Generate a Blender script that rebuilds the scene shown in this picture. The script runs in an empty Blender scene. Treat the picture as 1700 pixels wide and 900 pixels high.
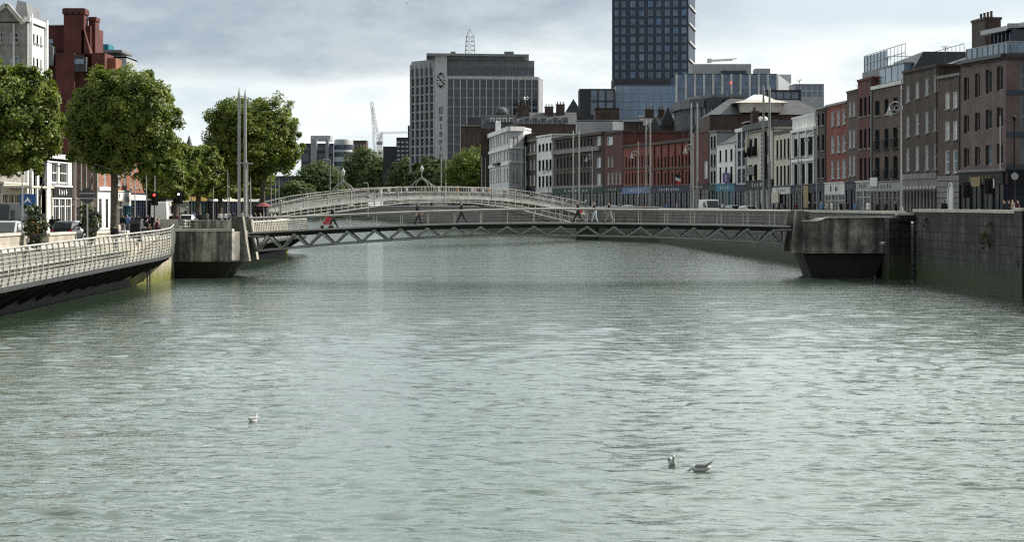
import bpy, bmesh, math, random
import numpy as np
from mathutils import Vector, Matrix
R = math.radians
random.seed(7); rng = np.random.default_rng(7)
scene = bpy.context.scene
COL = scene.collection

# ------------------------------------------------------------------ camera measures
FPX, EYE, HOR = 4400.0, 5.75, 340.0          # focal length in photo pixels, eye height over the water, horizon row
def X(px, d): return (px - 850.0) * d / FPX
def Z(py, d): return EYE - (py - HOR) * d / FPX
def P(px, py, d): return (X(px, d), d, Z(py, d))

# ------------------------------------------------------------------ objects
LOC = {}
def tag(o, label=None, cat=None, group=None, kind=None):
    if label: o['label'] = label
    if cat: o['category'] = cat
    if group: o['group'] = group
    if kind: o['kind'] = kind
    return o
def thing(name, label, cat, loc=(0, 0, 0), rz=0.0, group=None):
    o = bpy.data.objects.new(name, None); COL.objects.link(o)
    o.empty_display_size = 0.3
    o.location = loc; o.rotation_euler = (0, 0, rz)
    LOC[o.name] = Vector(loc)
    return tag(o, label, cat, group)
def copy_tree(o, parent=None):
    c = o.copy(); COL.objects.link(c)
    if parent is not None: c.parent = parent
    for ch in list(o.children): copy_tree(ch, c)
    return c
def clone(o, loc, rz=0.0, label=None, group=None):
    c = copy_tree(o); c.location = loc; c.rotation_euler = (0, 0, rz)
    if label: c['label'] = label
    if group: c['group'] = group
    return c

class MB:
    """collects faces, links them as one mesh object"""
    def __init__(s): s.v = []; s.f = []; s.m = []; s.smooth = []
    def add(s, vs, fs, mi=0, sm=False):
        b = len(s.v); s.v.extend([tuple(v) for v in vs])
        for f in fs: s.f.append([b + i for i in f]); s.m.append(mi); s.smooth.append(sm)
        return s
    def quad(s, a, b, c, d, mi=0): return s.add([a, b, c, d], [(0, 1, 2, 3)], mi)
    def box(s, x0, x1, y0, y1, z0, z1, mi=0):
        return s.hexa([(x0, y0, z0), (x1, y0, z0), (x1, y1, z0), (x0, y1, z0), (x0, y0, z1), (x1, y0, z1), (x1, y1, z1), (x0, y1, z1)], mi)
    def hexa(s, v, mi=0):
        return s.add(v, [(3, 2, 1, 0), (4, 5, 6, 7), (0, 1, 5, 4), (1, 2, 6, 5), (2, 3, 7, 6), (3, 0, 4, 7)], mi)
    def prism(s, poly, z0, z1, mi=0, top=None):
        n = len(poly); z1s = z1 if isinstance(z1, (list, tuple)) else [z1] * n
        z0s = z0 if isinstance(z0, (list, tuple)) else [z0] * n
        vs = [(p[0], p[1], z0s[i]) for i, p in enumerate(poly)] + [(p[0], p[1], z1s[i]) for i, p in enumerate(poly)]
        s.add(vs, [tuple(range(n - 1, -1, -1))] + [(i, (i + 1) % n, n + (i + 1) % n, n + i) for i in range(n)], mi)
        s.add([vs[n + i] for i in range(n)], [tuple(range(n))], mi if top is None else top)
        return s
    def tube(s, p0, p1, r0, r1=None, n=8, mi=0, cap=True):
        r1 = r0 if r1 is None else r1
        p0 = Vector(p0); p1 = Vector(p1); d = (p1 - p0)
        if d.length < 1e-6: return s
        d.normalize(); a = d.orthogonal().normalized(); b = d.cross(a)
        vs = []
        for p, r in ((p0, r0), (p1, r1)):
            for i in range(n):
                t = 2 * math.pi * i / n; vs.append(p + a * (r * math.cos(t)) + b * (r * math.sin(t)))
        s.add(vs, [(i, (i + 1) % n, n + (i + 1) % n, n + i) for i in range(n)], mi, True)
        if cap: s.add(vs[:n], [tuple(range(n - 1, -1, -1))], mi); s.add(vs[n:], [tuple(range(n))], mi)
        return s
    def path(s, pts, r, n=8, mi=0):
        rs = r if isinstance(r, (list, tuple)) else [r] * len(pts)
        for i in range(len(pts) - 1): s.tube(pts[i], pts[i + 1], rs[i], rs[i + 1], n, mi)
        return s
    def bar(s, p0, p1, w, h, mi=0, up=(0, 0, 1)):
        p0 = Vector(p0); p1 = Vector(p1); d = (p1 - p0).normalized(); u = Vector(up)
        a = d.cross(u)
        if a.length < 1e-5: a = d.orthogonal()
        a.normalize(); u = a.cross(d); a = a * (w / 2); u = u * (h / 2)
        return s.hexa([p0 - a - u, p0 + a - u, p1 + a - u, p1 - a - u, p0 - a + u, p0 + a + u, p1 + a + u, p1 - a + u], mi)
    def lathe(s, prof, c=(0, 0, 0), n=14, mi=0):
        vs = []; k = len(prof)
        for r, z in prof:
            for i in range(n):
                t = 2 * math.pi * i / n; vs.append((c[0] + r * math.cos(t), c[1] + r * math.sin(t), c[2] + z))
        fs = [(j * n + i, j * n + (i + 1) % n, (j + 1) * n + (i + 1) % n, (j + 1) * n + i) for j in range(k - 1) for i in range(n)]
        s.add(vs, fs, mi, True)
        s.add(vs[:n], [tuple(range(n - 1, -1, -1))], mi); s.add(vs[-n:], [tuple(range(n))], mi)
        return s
    def ball(s, c, r, n=10, k=7, mi=0):
        rx, ry, rz = r if isinstance(r, (tuple, list)) else (r, r, r)
        vs = []
        for j in range(k + 1):
            ph = math.pi * (0.02 + 0.96 * j / k)
            for i in range(n):
                t = 2 * math.pi * i / n
                vs.append((c[0] + rx * math.sin(ph) * math.cos(t), c[1] + ry * math.sin(ph) * math.sin(t), c[2] - rz * math.cos(ph)))
        fs = [(j * n + i, j * n + (i + 1) % n, (j + 1) * n + (i + 1) % n, (j + 1) * n + i) for j in range(k) for i in range(n)]
        return s.add(vs, fs, mi, True)
    def build(s, name, mats, parent=None, smooth=None):
        me = bpy.data.meshes.new(name)
        off = LOC.get(parent.name, Vector((0, 0, 0))) if parent is not None else Vector((0, 0, 0))
        me.from_pydata([(v[0] - off.x, v[1] - off.y, v[2] - off.z) for v in s.v], [], s.f)
        for m in (mats if isinstance(mats, (list, tuple)) else [mats]): me.materials.append(m)
        me.polygons.foreach_set('material_index', s.m)
        me.polygons.foreach_set('use_smooth', [bool(x) for x in s.smooth])
        me.validate(); me.update()
        o = bpy.data.objects.new(name, me); COL.objects.link(o)
        if parent is not None:
            o.parent = parent; LOC[o.name] = off
        return o
def mesh_np(name, verts, quads, mats, parent=None):
    me = bpy.data.meshes.new(name)
    off = LOC.get(parent.name, Vector((0, 0, 0))) if parent is not None else Vector((0, 0, 0))
    verts = np.asarray(verts, dtype=np.float32) - np.array(off, dtype=np.float32)
    n = len(quads); k = quads.shape[1]
    me.vertices.add(len(verts)); me.vertices.foreach_set('co', verts.ravel())
    me.loops.add(n * k); me.loops.foreach_set('vertex_index', quads.astype(np.int32).ravel())
    me.polygons.add(n); me.polygons.foreach_set('loop_start', np.arange(0, n * k, k, dtype=np.int32))
    me.update(calc_edges=True)
    for m in (mats if isinstance(mats, (list, tuple)) else [mats]): me.materials.append(m)
    me.validate()
    o = bpy.data.objects.new(name, me); COL.objects.link(o)
    if parent is not None: o.parent = parent; LOC[o.name] = off
    return o

# ------------------------------------------------------------------ materials
def nd(nt, typ, **kw):
    n = nt.nodes.new(typ)
    for k, v in kw.items():
        if k.startswith('i_'): n.inputs[k[2:].replace('_', ' ')].default_value = v
        else: setattr(n, k, v)
    return n
MATS = {}
def mat(name, c, rough=0.7, var=0.12, scale=0.6, metal=0.0, spec=0.4, streak=0.0, dirt=None, brick=None, bump=0.0, emit=None, trans=0.0):
    """procedural principled material: base colour broken up by world-space noise, optional vertical streaks, courses, dirt"""
    if name in MATS: return MATS[name]
    m = bpy.data.materials.new(name); m.use_nodes = True; nt = m.node_tree; L = nt.links
    b = nt.nodes['Principled BSDF']
    b.inputs['Roughness'].default_value = rough; b.inputs['Metallic'].default_value = metal
    b.inputs['Specular IOR Level'].default_value = spec
    geo = nd(nt, 'ShaderNodeNewGeometry'); pos = geo.outputs['Position']
    def noise(sc, det=4, vec=pos, ro=0.6):
        n = nd(nt, 'ShaderNodeTexNoise'); n.inputs['Scale'].default_value = sc; n.inputs['Detail'].default_value = det
        n.inputs['Roughness'].default_value = ro; L.new(vec, n.inputs['Vector']); return n.outputs['Fac']
    def mixc(f, a, bb, blend='MIX'):
        n = nd(nt, 'ShaderNodeMix', data_type='RGBA', blend_type=blend)
        if isinstance(f, (int, float)): n.inputs[0].default_value = f
        else: L.new(f, n.inputs[0])
        for i, v in ((6, a), (7, bb)):
            if isinstance(v, tuple): n.inputs[i].default_value = (*v[:3], 1)
            else: L.new(v, n.inputs[i])
        return n.outputs[2]
    def ramp(f, lo, hi):
        n = nd(nt, 'ShaderNodeMapRange'); n.interpolation_type = 'SMOOTHSTEP'
        n.inputs['From Min'].default_value = lo; n.inputs['From Max'].default_value = hi
        L.new(f, n.inputs['Value']); return n.outputs[0]
    lo = tuple(x * (1 - var) for x in c); hi = tuple(min(x * (1 + var), 0.95) for x in c)
    col = mixc(ramp(noise(scale), 0.3, 0.7), lo, hi)
    if var > 0: col = mixc(ramp(noise(scale * 7, 2), 0.35, 0.65), mixc(1.0, col, (1 - var * .6,) * 3, 'MULTIPLY'), col)
    if brick:
        sx, sz, k = brick[:3]
        sp = nd(nt, 'ShaderNodeSeparateXYZ'); L.new(pos, sp.inputs[0])
        ad = nd(nt, 'ShaderNodeMath', operation='ADD'); L.new(sp.outputs[0], ad.inputs[0]); L.new(sp.outputs[1], ad.inputs[1])
        cb = nd(nt, 'ShaderNodeCombineXYZ'); L.new(ad.outputs[0], cb.inputs[0]); L.new(sp.outputs[2], cb.inputs[1])
        br = nd(nt, 'ShaderNodeTexBrick'); L.new(cb.outputs[0], br.inputs['Vector'])
        br.inputs['Color1'].default_value = (1, 1, 1, 1); br.inputs['Color2'].default_value = (1 - k * .6,) * 3 + (1,)
        br.inputs['Mortar'].default_value = (1 - k,) * 3 + (1,)
        br.inputs['Scale'].default_value = 1.0; br.inputs['Brick Width'].default_value = sx; br.inputs['Row Height'].default_value = sz
        br.inputs['Mortar Size'].default_value = brick[3] if len(brick) > 3 else 0.03
        col = mixc(1.0, col, br.outputs['Color'], 'MULTIPLY')
    if streak:
        mp = nd(nt, 'ShaderNodeMapping'); mp.inputs['Scale'].default_value = (1.6, 1.6, 0.12); L.new(pos, mp.inputs[0])
        col = mixc(ramp(noise(1.0, 5, mp.outputs[0]), 0.38, 0.62), mixc(1.0, col, (1 - streak,) * 3, 'MULTIPLY'), col)
    if dirt:
        dc, z0, z1 = dirt                          # growth below a ragged height
        sp = nd(nt, 'ShaderNodeSeparateXYZ'); L.new(pos, sp.inputs[0])
        nz = noise(0.5, 5)
        ma = nd(nt, 'ShaderNodeMath', operation='MULTIPLY_ADD'); L.new(nz, ma.inputs[0]); ma.inputs[1].default_value = -2.2
        L.new(sp.outputs[2], ma.inputs[2])
        ad = nd(nt, 'ShaderNodeMath', operation='ADD'); L.new(ma.outputs[0], ad.inputs[0]); ad.inputs[1].default_value = 1.1
        col = mixc(ramp(ad.outputs[0], z0, z1), dc, col)
    if bump:
        bm = nd(nt, 'ShaderNodeBump'); bm.inputs['Strength'].default_value = bump; bm.inputs['Distance'].default_value = 0.05
        L.new(noise(6, 5), bm.inputs['Height']); L.new(bm.outputs[0], b.inputs['Normal'])
    L.new(col, b.inputs['Base Color'])
    if emit:
        b.inputs['Emission Color'].default_value = (*emit[:3], 1); b.inputs['Emission Strength'].default_value = emit[3]
    MATS[name] = m
    return m
def glass(name, c, rough=0.06, spec=0.5, wav=0.0):
    """window pane: dark body that mirrors the sky and the street, with pane-to-pane changes of tint (curtains, blinds)"""
    if name in MATS: return MATS[name]
    m = mat(name, c, rough, 0.35, 0.45, 0.0, spec)
    return m
def leafmat(name, c1, c2):
    m = bpy.data.materials.new(name); m.use_nodes = True; nt = m.node_tree; L = nt.links
    b = nt.nodes['Principled BSDF']; out = nt.nodes['Material Output']
    geo = nd(nt, 'ShaderNodeNewGeometry')
    n = nd(nt, 'ShaderNodeTexNoise'); n.inputs['Scale'].default_value = 0.55; n.inputs['Detail'].default_value = 6; L.new(geo.outputs['Position'], n.inputs['Vector'])
    mr = nd(nt, 'ShaderNodeMapRange'); mr.inputs['From Min'].default_value = .35; mr.inputs['From Max'].default_value = .65; L.new(n.outputs['Fac'], mr.inputs['Value'])
    mx = nd(nt, 'ShaderNodeMix', data_type='RGBA'); L.new(mr.outputs[0], mx.inputs[0])
    mx.inputs[6].default_value = (*c1, 1); mx.inputs[7].default_value = (*c2, 1)
    rnd = nd(nt, 'ShaderNodeMapRange'); L.new(geo.outputs['Random Per Island'], rnd.inputs['Value']); rnd.inputs['To Min'].default_value = .6; rnd.inputs['To Max'].default_value = 1.5
    m2 = nd(nt, 'ShaderNodeMix', data_type='RGBA', blend_type='MULTIPLY'); m2.inputs[0].default_value = 1
    L.new(mx.outputs[2], m2.inputs[6]); L.new(rnd.outputs[0], m2.inputs[7])
    L.new(m2.outputs[2], b.inputs['Base Color']); b.inputs['Roughness'].default_value = .55; b.inputs['Specular IOR Level'].default_value = .35
    tr = nd(nt, 'ShaderNodeBsdfTranslucent'); 
    m3 = nd(nt, 'ShaderNodeMix', data_type='RGBA', blend_type='MULTIPLY'); m3.inputs[0].default_value = 1
    L.new(m2.outputs[2], m3.inputs[6]); m3.inputs[7].default_value = (1.3, 1.35, .5, 1)
    L.new(m3.outputs[2], tr.inputs['Color'])
    ms = nd(nt, 'ShaderNodeMixShader'); ms.inputs[0].default_value = .32; L.new(b.outputs[0], ms.inputs[1]); L.new(tr.outputs[0], ms.inputs[2])
    L.new(ms.outputs[0], out.inputs['Surface'])
    return m
M = dict(
    asphalt=mat('asphalt', (.06, .06, .062), .9, .2, .3),
    paving=mat('paving', (.33, .31, .28), .85, .15, .5, brick=(.9, .9, .12)),
    kerb=mat('kerbstone', (.35, .34, .32), .8, .1, 1),
    concrete=mat('stained concrete', (.40, .385, .34), .85, .45, .4, streak=.8, bump=.3, dirt=((.07, .07, .065), .0, 1.2)),
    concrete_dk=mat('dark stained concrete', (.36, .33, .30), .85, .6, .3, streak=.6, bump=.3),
    concrete_shadow=mat('shade dark concrete', (.035, .034, .03), .75, .3, .6),  # darker copy of the concrete: deep shade under the overhangs put into the colour
    coping=mat('pale coping stone', (.5, .48, .43), .8, .15, .8),
    quay=mat('quay granite', (.085, .08, .08), .85, .6, .35, brick=(1.4, .62, .75, .05), streak=.6, bump=.4, dirt=((.035, .045, .018), .3, 2.6)),
    quay_far=mat('grey brown quay stone', (.17, .155, .148), .85, .3, .4, brick=(1.5, .62, .5, .06), streak=.35, bump=.3, dirt=((.04, .05, .02), .3, 2.2)),
    quay_deck=mat('boardwalk back wall stone', (.27, .25, .21), .85, .35, .5, brick=(1.6, .5, .3), streak=.4, bump=.3),
    quay_pale=mat('pale quay stone', (.46, .41, .32), .85, .2, .5, brick=(1.6, .5, .22), streak=.25, bump=.3, dirt=((.13, .135, .03), .1, 1.5)),
    parapet=mat('sunlit granite parapet', (.45, .41, .34), .85, .18, .8, brick=(1.5, .45, .2), streak=.15, bump=.3),
    steel=mat('galvanised steel', (.34, .345, .345), .5, .12, .8, .15),
    steel_pale=mat('pale truss steel', (.6, .6, .59), .5, .12, .8, .0),
    steel_dk=mat('dark steel', (.08, .082, .085), .5, .15, .8, .5),
    whiterail=mat('pale painted steel', (.47, .47, .44), .5, .2, .7, streak=.2),
    bone=mat('pale handrail metal', (.46, .44, .41), .35, .08, .8, .2),
    iron=mat('white painted iron', (.30, .305, .295), .6, .25, .8),
    iron_grey=mat('grey painted iron panels', (.24, .25, .25), .6, .15, .8),
    white=mat('white painted render', (.8, .8, .79), .75, .08, .3, streak=.08),
    offwhite=mat('off white render', (.66, .66, .65), .75, .12, .3, streak=.15),
    stucco=mat('grey painted stucco', (.6, .605, .62), .75, .08, .3, streak=.1),
    cream=mat('cream render', (.56, .53, .45), .8, .1, .3, streak=.1),
    greyrender=mat('pale grey render', (.33, .335, .35), .8, .1, .3, streak=.12),
    trim=mat('white window paint', (.66, .66, .66), .6, .06, 1),
    black=mat('black paint', (.015, .015, .017), .6, .2, 1, 0, .15),
    darkframe=mat('dark window frame', (.03, .03, .032), .5, .1, 1),
    slate=mat('slate roof', (.075, .078, .088), .7, .25, .5, brick=(.5, .35, .2)),
    lead=mat('grey lead roof', (.17, .175, .185), .6, .15, .4),
    glass=glass('window glass', (.022, .026, .032)),
    glass_blue=glass('blue tinted glass', (.028, .042, .075), .08, .5),
    tower_glass=glass('pale curtained tower glass', (.14, .18, .245), .15, .5),
    office_glass=glass('blue office glass', (.12, .2, .33), .12, .5),
    shopglass=mat('dim shop window glass', (.02, .023, .03), .35, .5, .7, 0, .2),
    podium=mat('pale blue screen panel', (.27, .35, .46), .3, .12, .3, 0, .4),
    glass_pale=glass('pale glass with blinds', (.18, .25, .33), .15, .5),
    curtain=mat('net curtain behind glass', (.36, .36, .36), .25, .25, .9, 0, .5),
    blind=mat('white roller blind', (.62, .62, .62), .5, .08, .8),
    brick_red=mat('red brick', (.235, .058, .042), .85, .22, .5, brick=(.45, .15, .15), streak=.15),
    brick_dkred=mat('dark red brick', (.125, .04, .036), .85, .22, .5, brick=(.45, .15, .15), streak=.15),
    brick_brown=mat('brown brick', (.115, .077, .064), .85, .22, .5, brick=(.45, .15, .15), streak=.15),
    brick_dk=mat('sooty brown brick', (.082, .058, .05), .85, .25, .5, brick=(.45, .15, .15), streak=.2),
    brick_purple=mat('purple brown brick', (.165, .118, .115), .85, .2, .5, brick=(.45, .15, .12), streak=.1),
    brick_orange=mat('orange brick', (.27, .11, .06), .85, .18, .5, brick=(.45, .15, .12)),
    limestone=mat('weathered limestone', (.3, .29, .27), .8, .18, .5, brick=(1.2, .5, .18), streak=.25),
    granite=mat('grey granite', (.24, .235, .225), .8, .18, .6, streak=.25),
    panel_dk=mat('charcoal cladding', (.04, .043, .052), .5, .15, .3),
    panel_blue=mat('dark blue cladding', (.035, .05, .085), .45, .15, .3),
    panel_grey=mat('pale grey cladding', (.36, .38, .40), .5, .08, .3),
    mosaic=mat('grey concrete panel', (.30, .305, .32), .75, .12, .4, streak=.15),
    bark=mat('plane bark', (.11, .095, .075), .9, .35, 2.5),
    tyre=mat('tyre rubber', (.018, .018, .018), .85, .1, 2),
    rim=mat('alloy', (.4, .4, .41), .35, .05, 2, .8),
    skin=mat('skin', (.5, .32, .24), .6, .06, 8),
    orange=mat('orange plastic', (.75, .25, .03), .5, .1, 2),
    darkred=mat('faded dark red cloth', (.2, .04, .04), .7, .2, 2),
    red=mat('red cloth', (.5, .03, .04), .7, .15, 2),
    blue=mat('blue sign paint', (.03, .1, .3), .5, .1, 1),
    teal=mat('teal shopfront paint', (.03, .17, .25), .6, .12, .6, 0, .2),
    navy=mat('navy paint', (.016, .022, .055), .6, .15, .6, 0, .15),
    green_dk=mat('dark green paint', (.01, .045, .034), .6, .15, .6, 0, .15),
    gold=mat('gold lettering', (.24, .16, .045), .5, .15, 2),
    purple=mat('purple banner cloth', (.055, .018, .17), .7, .1, 1),
    gullwhite=mat('white feathers', (.66, .66, .65), .7, .05, 9),
    gullgrey=mat('grey feathers', (.27, .28, .29), .7, .15, 9),
    redlamp=mat('red signal lens', (.5, .02, .01), .3, 0, 1, emit=(1, .08, .06, 1.6)),
    whitelamp=mat('white lamp lens', (.8, .8, .75), .3, 0, 1, emit=(1, .95, .9, 2.5)),
)
LEAF_A = leafmat('plane tree leaves', (.074, .115, .017), (.165, .2, .037))
LEAF_B = leafmat('distant tree leaves', (.055, .09, .032), (.10, .14, .048))
LEAF_D = leafmat('dry wall weeds', (.05, .05, .022), (.085, .08, .035))
LEAF_C = leafmat('planter leaves', (.035, .055, .025), (.07, .09, .035))

# ------------------------------------------------------------------ camera
cam = bpy.data.cameras.new('camera'); camo = bpy.data.objects.new('camera', cam); COL.objects.link(camo)
cam.sensor_width = 36; cam.lens = FPX / 1700 * 36
camo.location = (0, 0, EYE); camo.rotation_euler = (R(90), 0, 0)
cam.shift_y = -(450 - HOR) / 1700.0
cam.clip_end = 9000; cam.clip_start = .5
scene.camera = camo

# ------------------------------------------------------------------ light
SUN_AZ, SUN_EL = 72.0, 40.0        # degrees right of the view, above the horizon
sun = bpy.data.lights.new('sun', 'SUN'); suno = bpy.data.objects.new('sun', sun); COL.objects.link(suno)
sun.energy = 5.0; sun.angle = R(.5); sun.color = (1, .93, .82)
sd = Vector((math.sin(R(SUN_AZ)) * math.cos(R(SUN_EL)), math.cos(R(SUN_AZ)) * math.cos(R(SUN_EL)), math.sin(R(SUN_EL))))
suno.rotation_euler = sd.to_track_quat('Z', 'Y').to_euler()
suno.location = (200, 100, 200)

w = bpy.data.worlds.new('World'); scene.world = w; w.use_nodes = True
nt = w.node_tree; L = nt.links; bg = nt.nodes['Background']; bg.inputs['Strength'].default_value = .1
sky = nd(nt, 'ShaderNodeTexSky', sky_type='NISHITA', sun_disc=False)
sky.sun_elevation = R(SUN_EL); sky.sun_rotation = R(SUN_AZ); sky.air_density = 1.0; sky.dust_density = 1.5; sky.ozone_density = 1.0
tc = nd(nt, 'ShaderNodeTexCoord'); sep = nd(nt, 'ShaderNodeSeparateXYZ'); L.new(tc.outputs['Generated'], sep.inputs[0])
def wm(op, a, b=None, c=None, clamp=False):
    n = nd(nt, 'ShaderNodeMath', operation=op); n.use_clamp = clamp
    for i, v in enumerate((a, b, c)):
        if v is None: continue
        if isinstance(v, (int, float)): n.inputs[i].default_value = v
        else: L.new(v, n.inputs[i])
    return n.outputs[0]
def wss(v, lo, hi):
    n = nd(nt, 'ShaderNodeMapRange', interpolation_type='SMOOTHSTEP'); n.inputs['From Min'].default_value = lo; n.inputs['From Max'].default_value = hi
    L.new(v, n.inputs['Value']); return n.outputs[0]
def wnoise(scale, det, vec, rough=.55):
    n = nd(nt, 'ShaderNodeTexNoise'); n.inputs['Scale'].default_value = scale; n.inputs['Detail'].default_value = det; n.inputs['Roughness'].default_value = rough
    L.new(vec, n.inputs['Vector']); return n.outputs['Fac']
def wmix(f, a, b):
    n = nd(nt, 'ShaderNodeMix', data_type='RGBA')
    if isinstance(f, (int, float)): n.inputs[0].default_value = f
    else: L.new(f, n.inputs[0])
    for i, v in ((6, a), (7, b)):
        if isinstance(v, tuple): n.inputs[i].default_value = (*v, 1)
        else: L.new(v, n.inputs[i])
    return n.outputs[2]
def wvec(sx, sy, sz, off=(0, 0, 0)):
    mp = nd(nt, 'ShaderNodeMapping'); mp.inputs['Scale'].default_value = (sx, sy, sz); mp.inputs['Location'].default_value = off
    L.new(tc.outputs['Generated'], mp.inputs[0]); return mp.outputs[0]
dx, dy, dz = sep.outputs
big = wnoise(11, 6, wvec(1, 1, 3.2, (.3, .1, .0)), .55)
fine = wnoise(27, 6, wvec(1, 1, 2.6, (1.3, .7, .4)), .6)
mid = wnoise(3.2, 5, wvec(1, 1, 1.6, (.9, 0, .2)), .55)
# height of the cloud base edge, ragged and lower towards the left
edge = wm('MULTIPLY_ADD', big, .045, wm('MULTIPLY_ADD', dx, -.075, wm('MULTIPLY_ADD', fine, .012, wm('MULTIPLY', dz, 1.0))))
low = wss(edge, .079, .094)                       # 0 = bright low band, 1 = grey cloud
hi = wss(dz, .082, .15)                             # overhead: broken cloud
bright = (7.9, 8.1, 7.9); grey = (3.1, 3.75, 4.4)
soft = wmix(wss(fine, .3, .75), (5.5, 6.3, 6.7), bright)
soft = wmix(wm('MULTIPLY', wss(big, .42, .62), .6), soft, (8.3, 8.5, 8.4))
gcl = wmix(wss(fine, .3, .72), grey, (4.6, 5.1, 5.5))
gcl = wmix(wm('MULTIPLY', wss(dx, .02, .12), .75), gcl, (6.3, 7.1, 7.6))
c0 = wmix(low, soft, gcl)
over = wmix(wss(mid, .36, .60), (3.9, 4.6, 4.7), (7.5, 8.0, 7.8))
over = wmix(wss(mid, .62, .72), over, sky.outputs[0])
vs = nd(nt, 'ShaderNodeVectorMath', operation='SCALE'); L.new(over, vs.inputs[0]); L.new(wm('MULTIPLY_ADD', dy, .62, 1.02), vs.inputs['Scale'])
tot = wmix(hi, c0, vs.outputs[0])
L.new(tot, bg.inputs['Color'])

scene.cycles.use_denoising = False; scene.cycles.filter_width = 1.25; scene.cycles.max_bounces = 6; scene.cycles.sample_clamp_indirect = 4
scene.view_settings.view_transform = 'Standard'; scene.view_settings.look = 'None'
scene.view_settings.exposure = 0.4; scene.view_settings.gamma = 1.0; scene.view_settings.use_curve_mapping = False
# ================================================================== water
def river():
    ys = [30.0]
    while ys[-1] < 43: ys.append(ys[-1] + .3)
    while ys[-1] < 420: ys.append(ys[-1] + max(.09, ys[-1] ** 2 / (2650 * EYE) * .45))
    while ys[-1] < 1400: ys.append(ys[-1] * 1.06)
    xs = np.array([-400, -250, -150, -100, -75, -60, -50] + list(np.arange(-42, -16, .3)) + list(np.arange(-16, 16, .13)) + list(np.arange(16, 42.01, .3)) + [46, 52, 60, 80, 120])
    ys = np.array(ys)
    gx, gy = np.meshgrid(xs, ys); dyr = np.gradient(ys)[:, None]; dxr = np.gradient(xs)[None, :]
    h = np.zeros_like(gx); K = 110
    # gusts: patches where the wind roughens the water more or less
    pat = .85 + .35 * np.sin(gx * .09 + gy * .031 + 1.0) * np.sin(gy * .047 - gx * .04 + .6) + .2 * np.sin(gx * .23 + gy * .11) * np.sin(gy * .19 - gx * .3)
    for i in range(K):
        lam = .25 * (2.6 / .25) ** (i / (K - 1)) * rng.uniform(.9, 1.1)
        th = rng.normal(0, .72) + .1
        s = .2 * math.sqrt(2 / K) * (1.1 if lam < 1.2 else .8)
        k = 2 * math.pi / lam; ph = rng.uniform(0, 6.28)
        att = np.clip((lam / np.maximum(dyr, .1) - 2.2) / 2.2, 0, 1) * np.clip((lam / max(abs(math.sin(th)), .15) / np.maximum(dxr, .1) - 2.2) / 2, 0, 1)
        u = k * (gx * math.sin(th) + gy * math.cos(th)) + ph
        mod = np.clip(.55 + .75 * np.sin(gx * rng.uniform(.5, 1.9) + gy * rng.uniform(.2, .7) + rng.uniform(0, 6)) * np.sin(gx * rng.uniform(-1.5, -.3) + gy * rng.uniform(.1, .5)), 0, 2)
        h += (np.sin(u) + .25 * np.sin(2 * u + .5)) * (s / k) * att * mod
    # sheltered, smoother water in mid-river; rougher along both banks
    e = np.abs(gx - 1.5 + 2.5 * np.sin(gy * .05)) + 1.5 * np.sin(gy * .21 + gx * .3); e = np.clip((e - 5.5) / 8, 0, 1); e = e * e * (3 - 2 * e)
    h *= pat * (.82 + .28 * e); h[ys > 420] = 0
    v = np.stack([gx, gy, h], -1).reshape(-1, 3)
    nx, ny = len(xs), len(ys)
    idx = np.arange(nx * ny).reshape(ny, nx)
    q = np.stack([idx[:-1, :-1], idx[:-1, 1:], idx[1:, 1:], idx[1:, :-1]], -1).reshape(-1, 4)
    m = bpy.data.materials.new('river water'); m.use_nodes = True; nt = m.node_tree; L = nt.links
    b = nt.nodes['Principled BSDF']
    b.inputs['IOR'].default_value = 1.333; b.inputs['Roughness'].default_value = .07; b.inputs['Specular IOR Level'].default_value = .5
    geo = nd(nt, 'ShaderNodeNewGeometry')
    def noise(sx, sy, sc, det, ro=.55):
        mp = nd(nt, 'ShaderNodeMapping'); mp.inputs['Scale'].default_value = (sx, sy, 1); L.new(geo.outputs['Position'], mp.inputs[0])
        n = nd(nt, 'ShaderNodeTexNoise'); n.inputs['Scale'].default_value = sc; n.inputs['Detail'].default_value = det; n.inputs['Roughness'].default_value = ro
        L.new(mp.outputs[0], n.inputs['Vector']); return n.outputs['Fac']
    mr = nd(nt, 'ShaderNodeMapRange'); mr.inputs['From Min'].default_value = .35; mr.inputs['From Max'].default_value = .7
    L.new(noise(1, .5, .06, 4), mr.inputs['Value'])
    mx = nd(nt, 'ShaderNodeMix', data_type='RGBA'); L.new(mr.outputs[0], mx.inputs[0])
    mx.inputs[6].default_value = (.03, .051, .034, 1); mx.inputs[7].default_value = (.052, .079, .054, 1)
    L.new(mx.outputs[2], b.inputs['Base Color'])
    # the same calm mid-river lane for the fine ripples
    sp = nd(nt, 'ShaderNodeSeparateXYZ'); L.new(geo.outputs['Position'], sp.inputs[0])
    def mth(op, a_, b_=None, c_=None):
        n = nd(nt, 'ShaderNodeMath', operation=op)
        for i, v_ in enumerate((a_, b_, c_)):
            if v_ is None: continue
            if isinstance(v_, (int, float)): n.inputs[i].default_value = v_
            else: L.new(v_, n.inputs[i])
        return n.outputs[0]
    ax = mth('ABSOLUTE', mth('ADD', mth('MULTIPLY_ADD', noise(1, .5, .09, 3), 9.0, sp.outputs[0]), -6.0))
    ed = nd(nt, 'ShaderNodeMapRange', interpolation_type='SMOOTHSTEP'); ed.inputs['From Min'].default_value = 5; ed.inputs['From Max'].default_value = 14; ed.inputs['To Min'].default_value = .9; ed.inputs['To Max'].default_value = 1.1
    L.new(ax, ed.inputs['Value'])
    dm_ = nd(nt, 'ShaderNodeMapRange'); dm_.inputs['From Min'].default_value = 90; dm_.inputs['From Max'].default_value = 190; dm_.inputs['To Min'].default_value = .85; dm_.inputs['To Max'].default_value = 1.15; L.new(sp.outputs[1], dm_.inputs['Value'])
    ev = mth('MULTIPLY', ed.outputs[0], dm_.outputs[0]); prev = None
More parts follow.
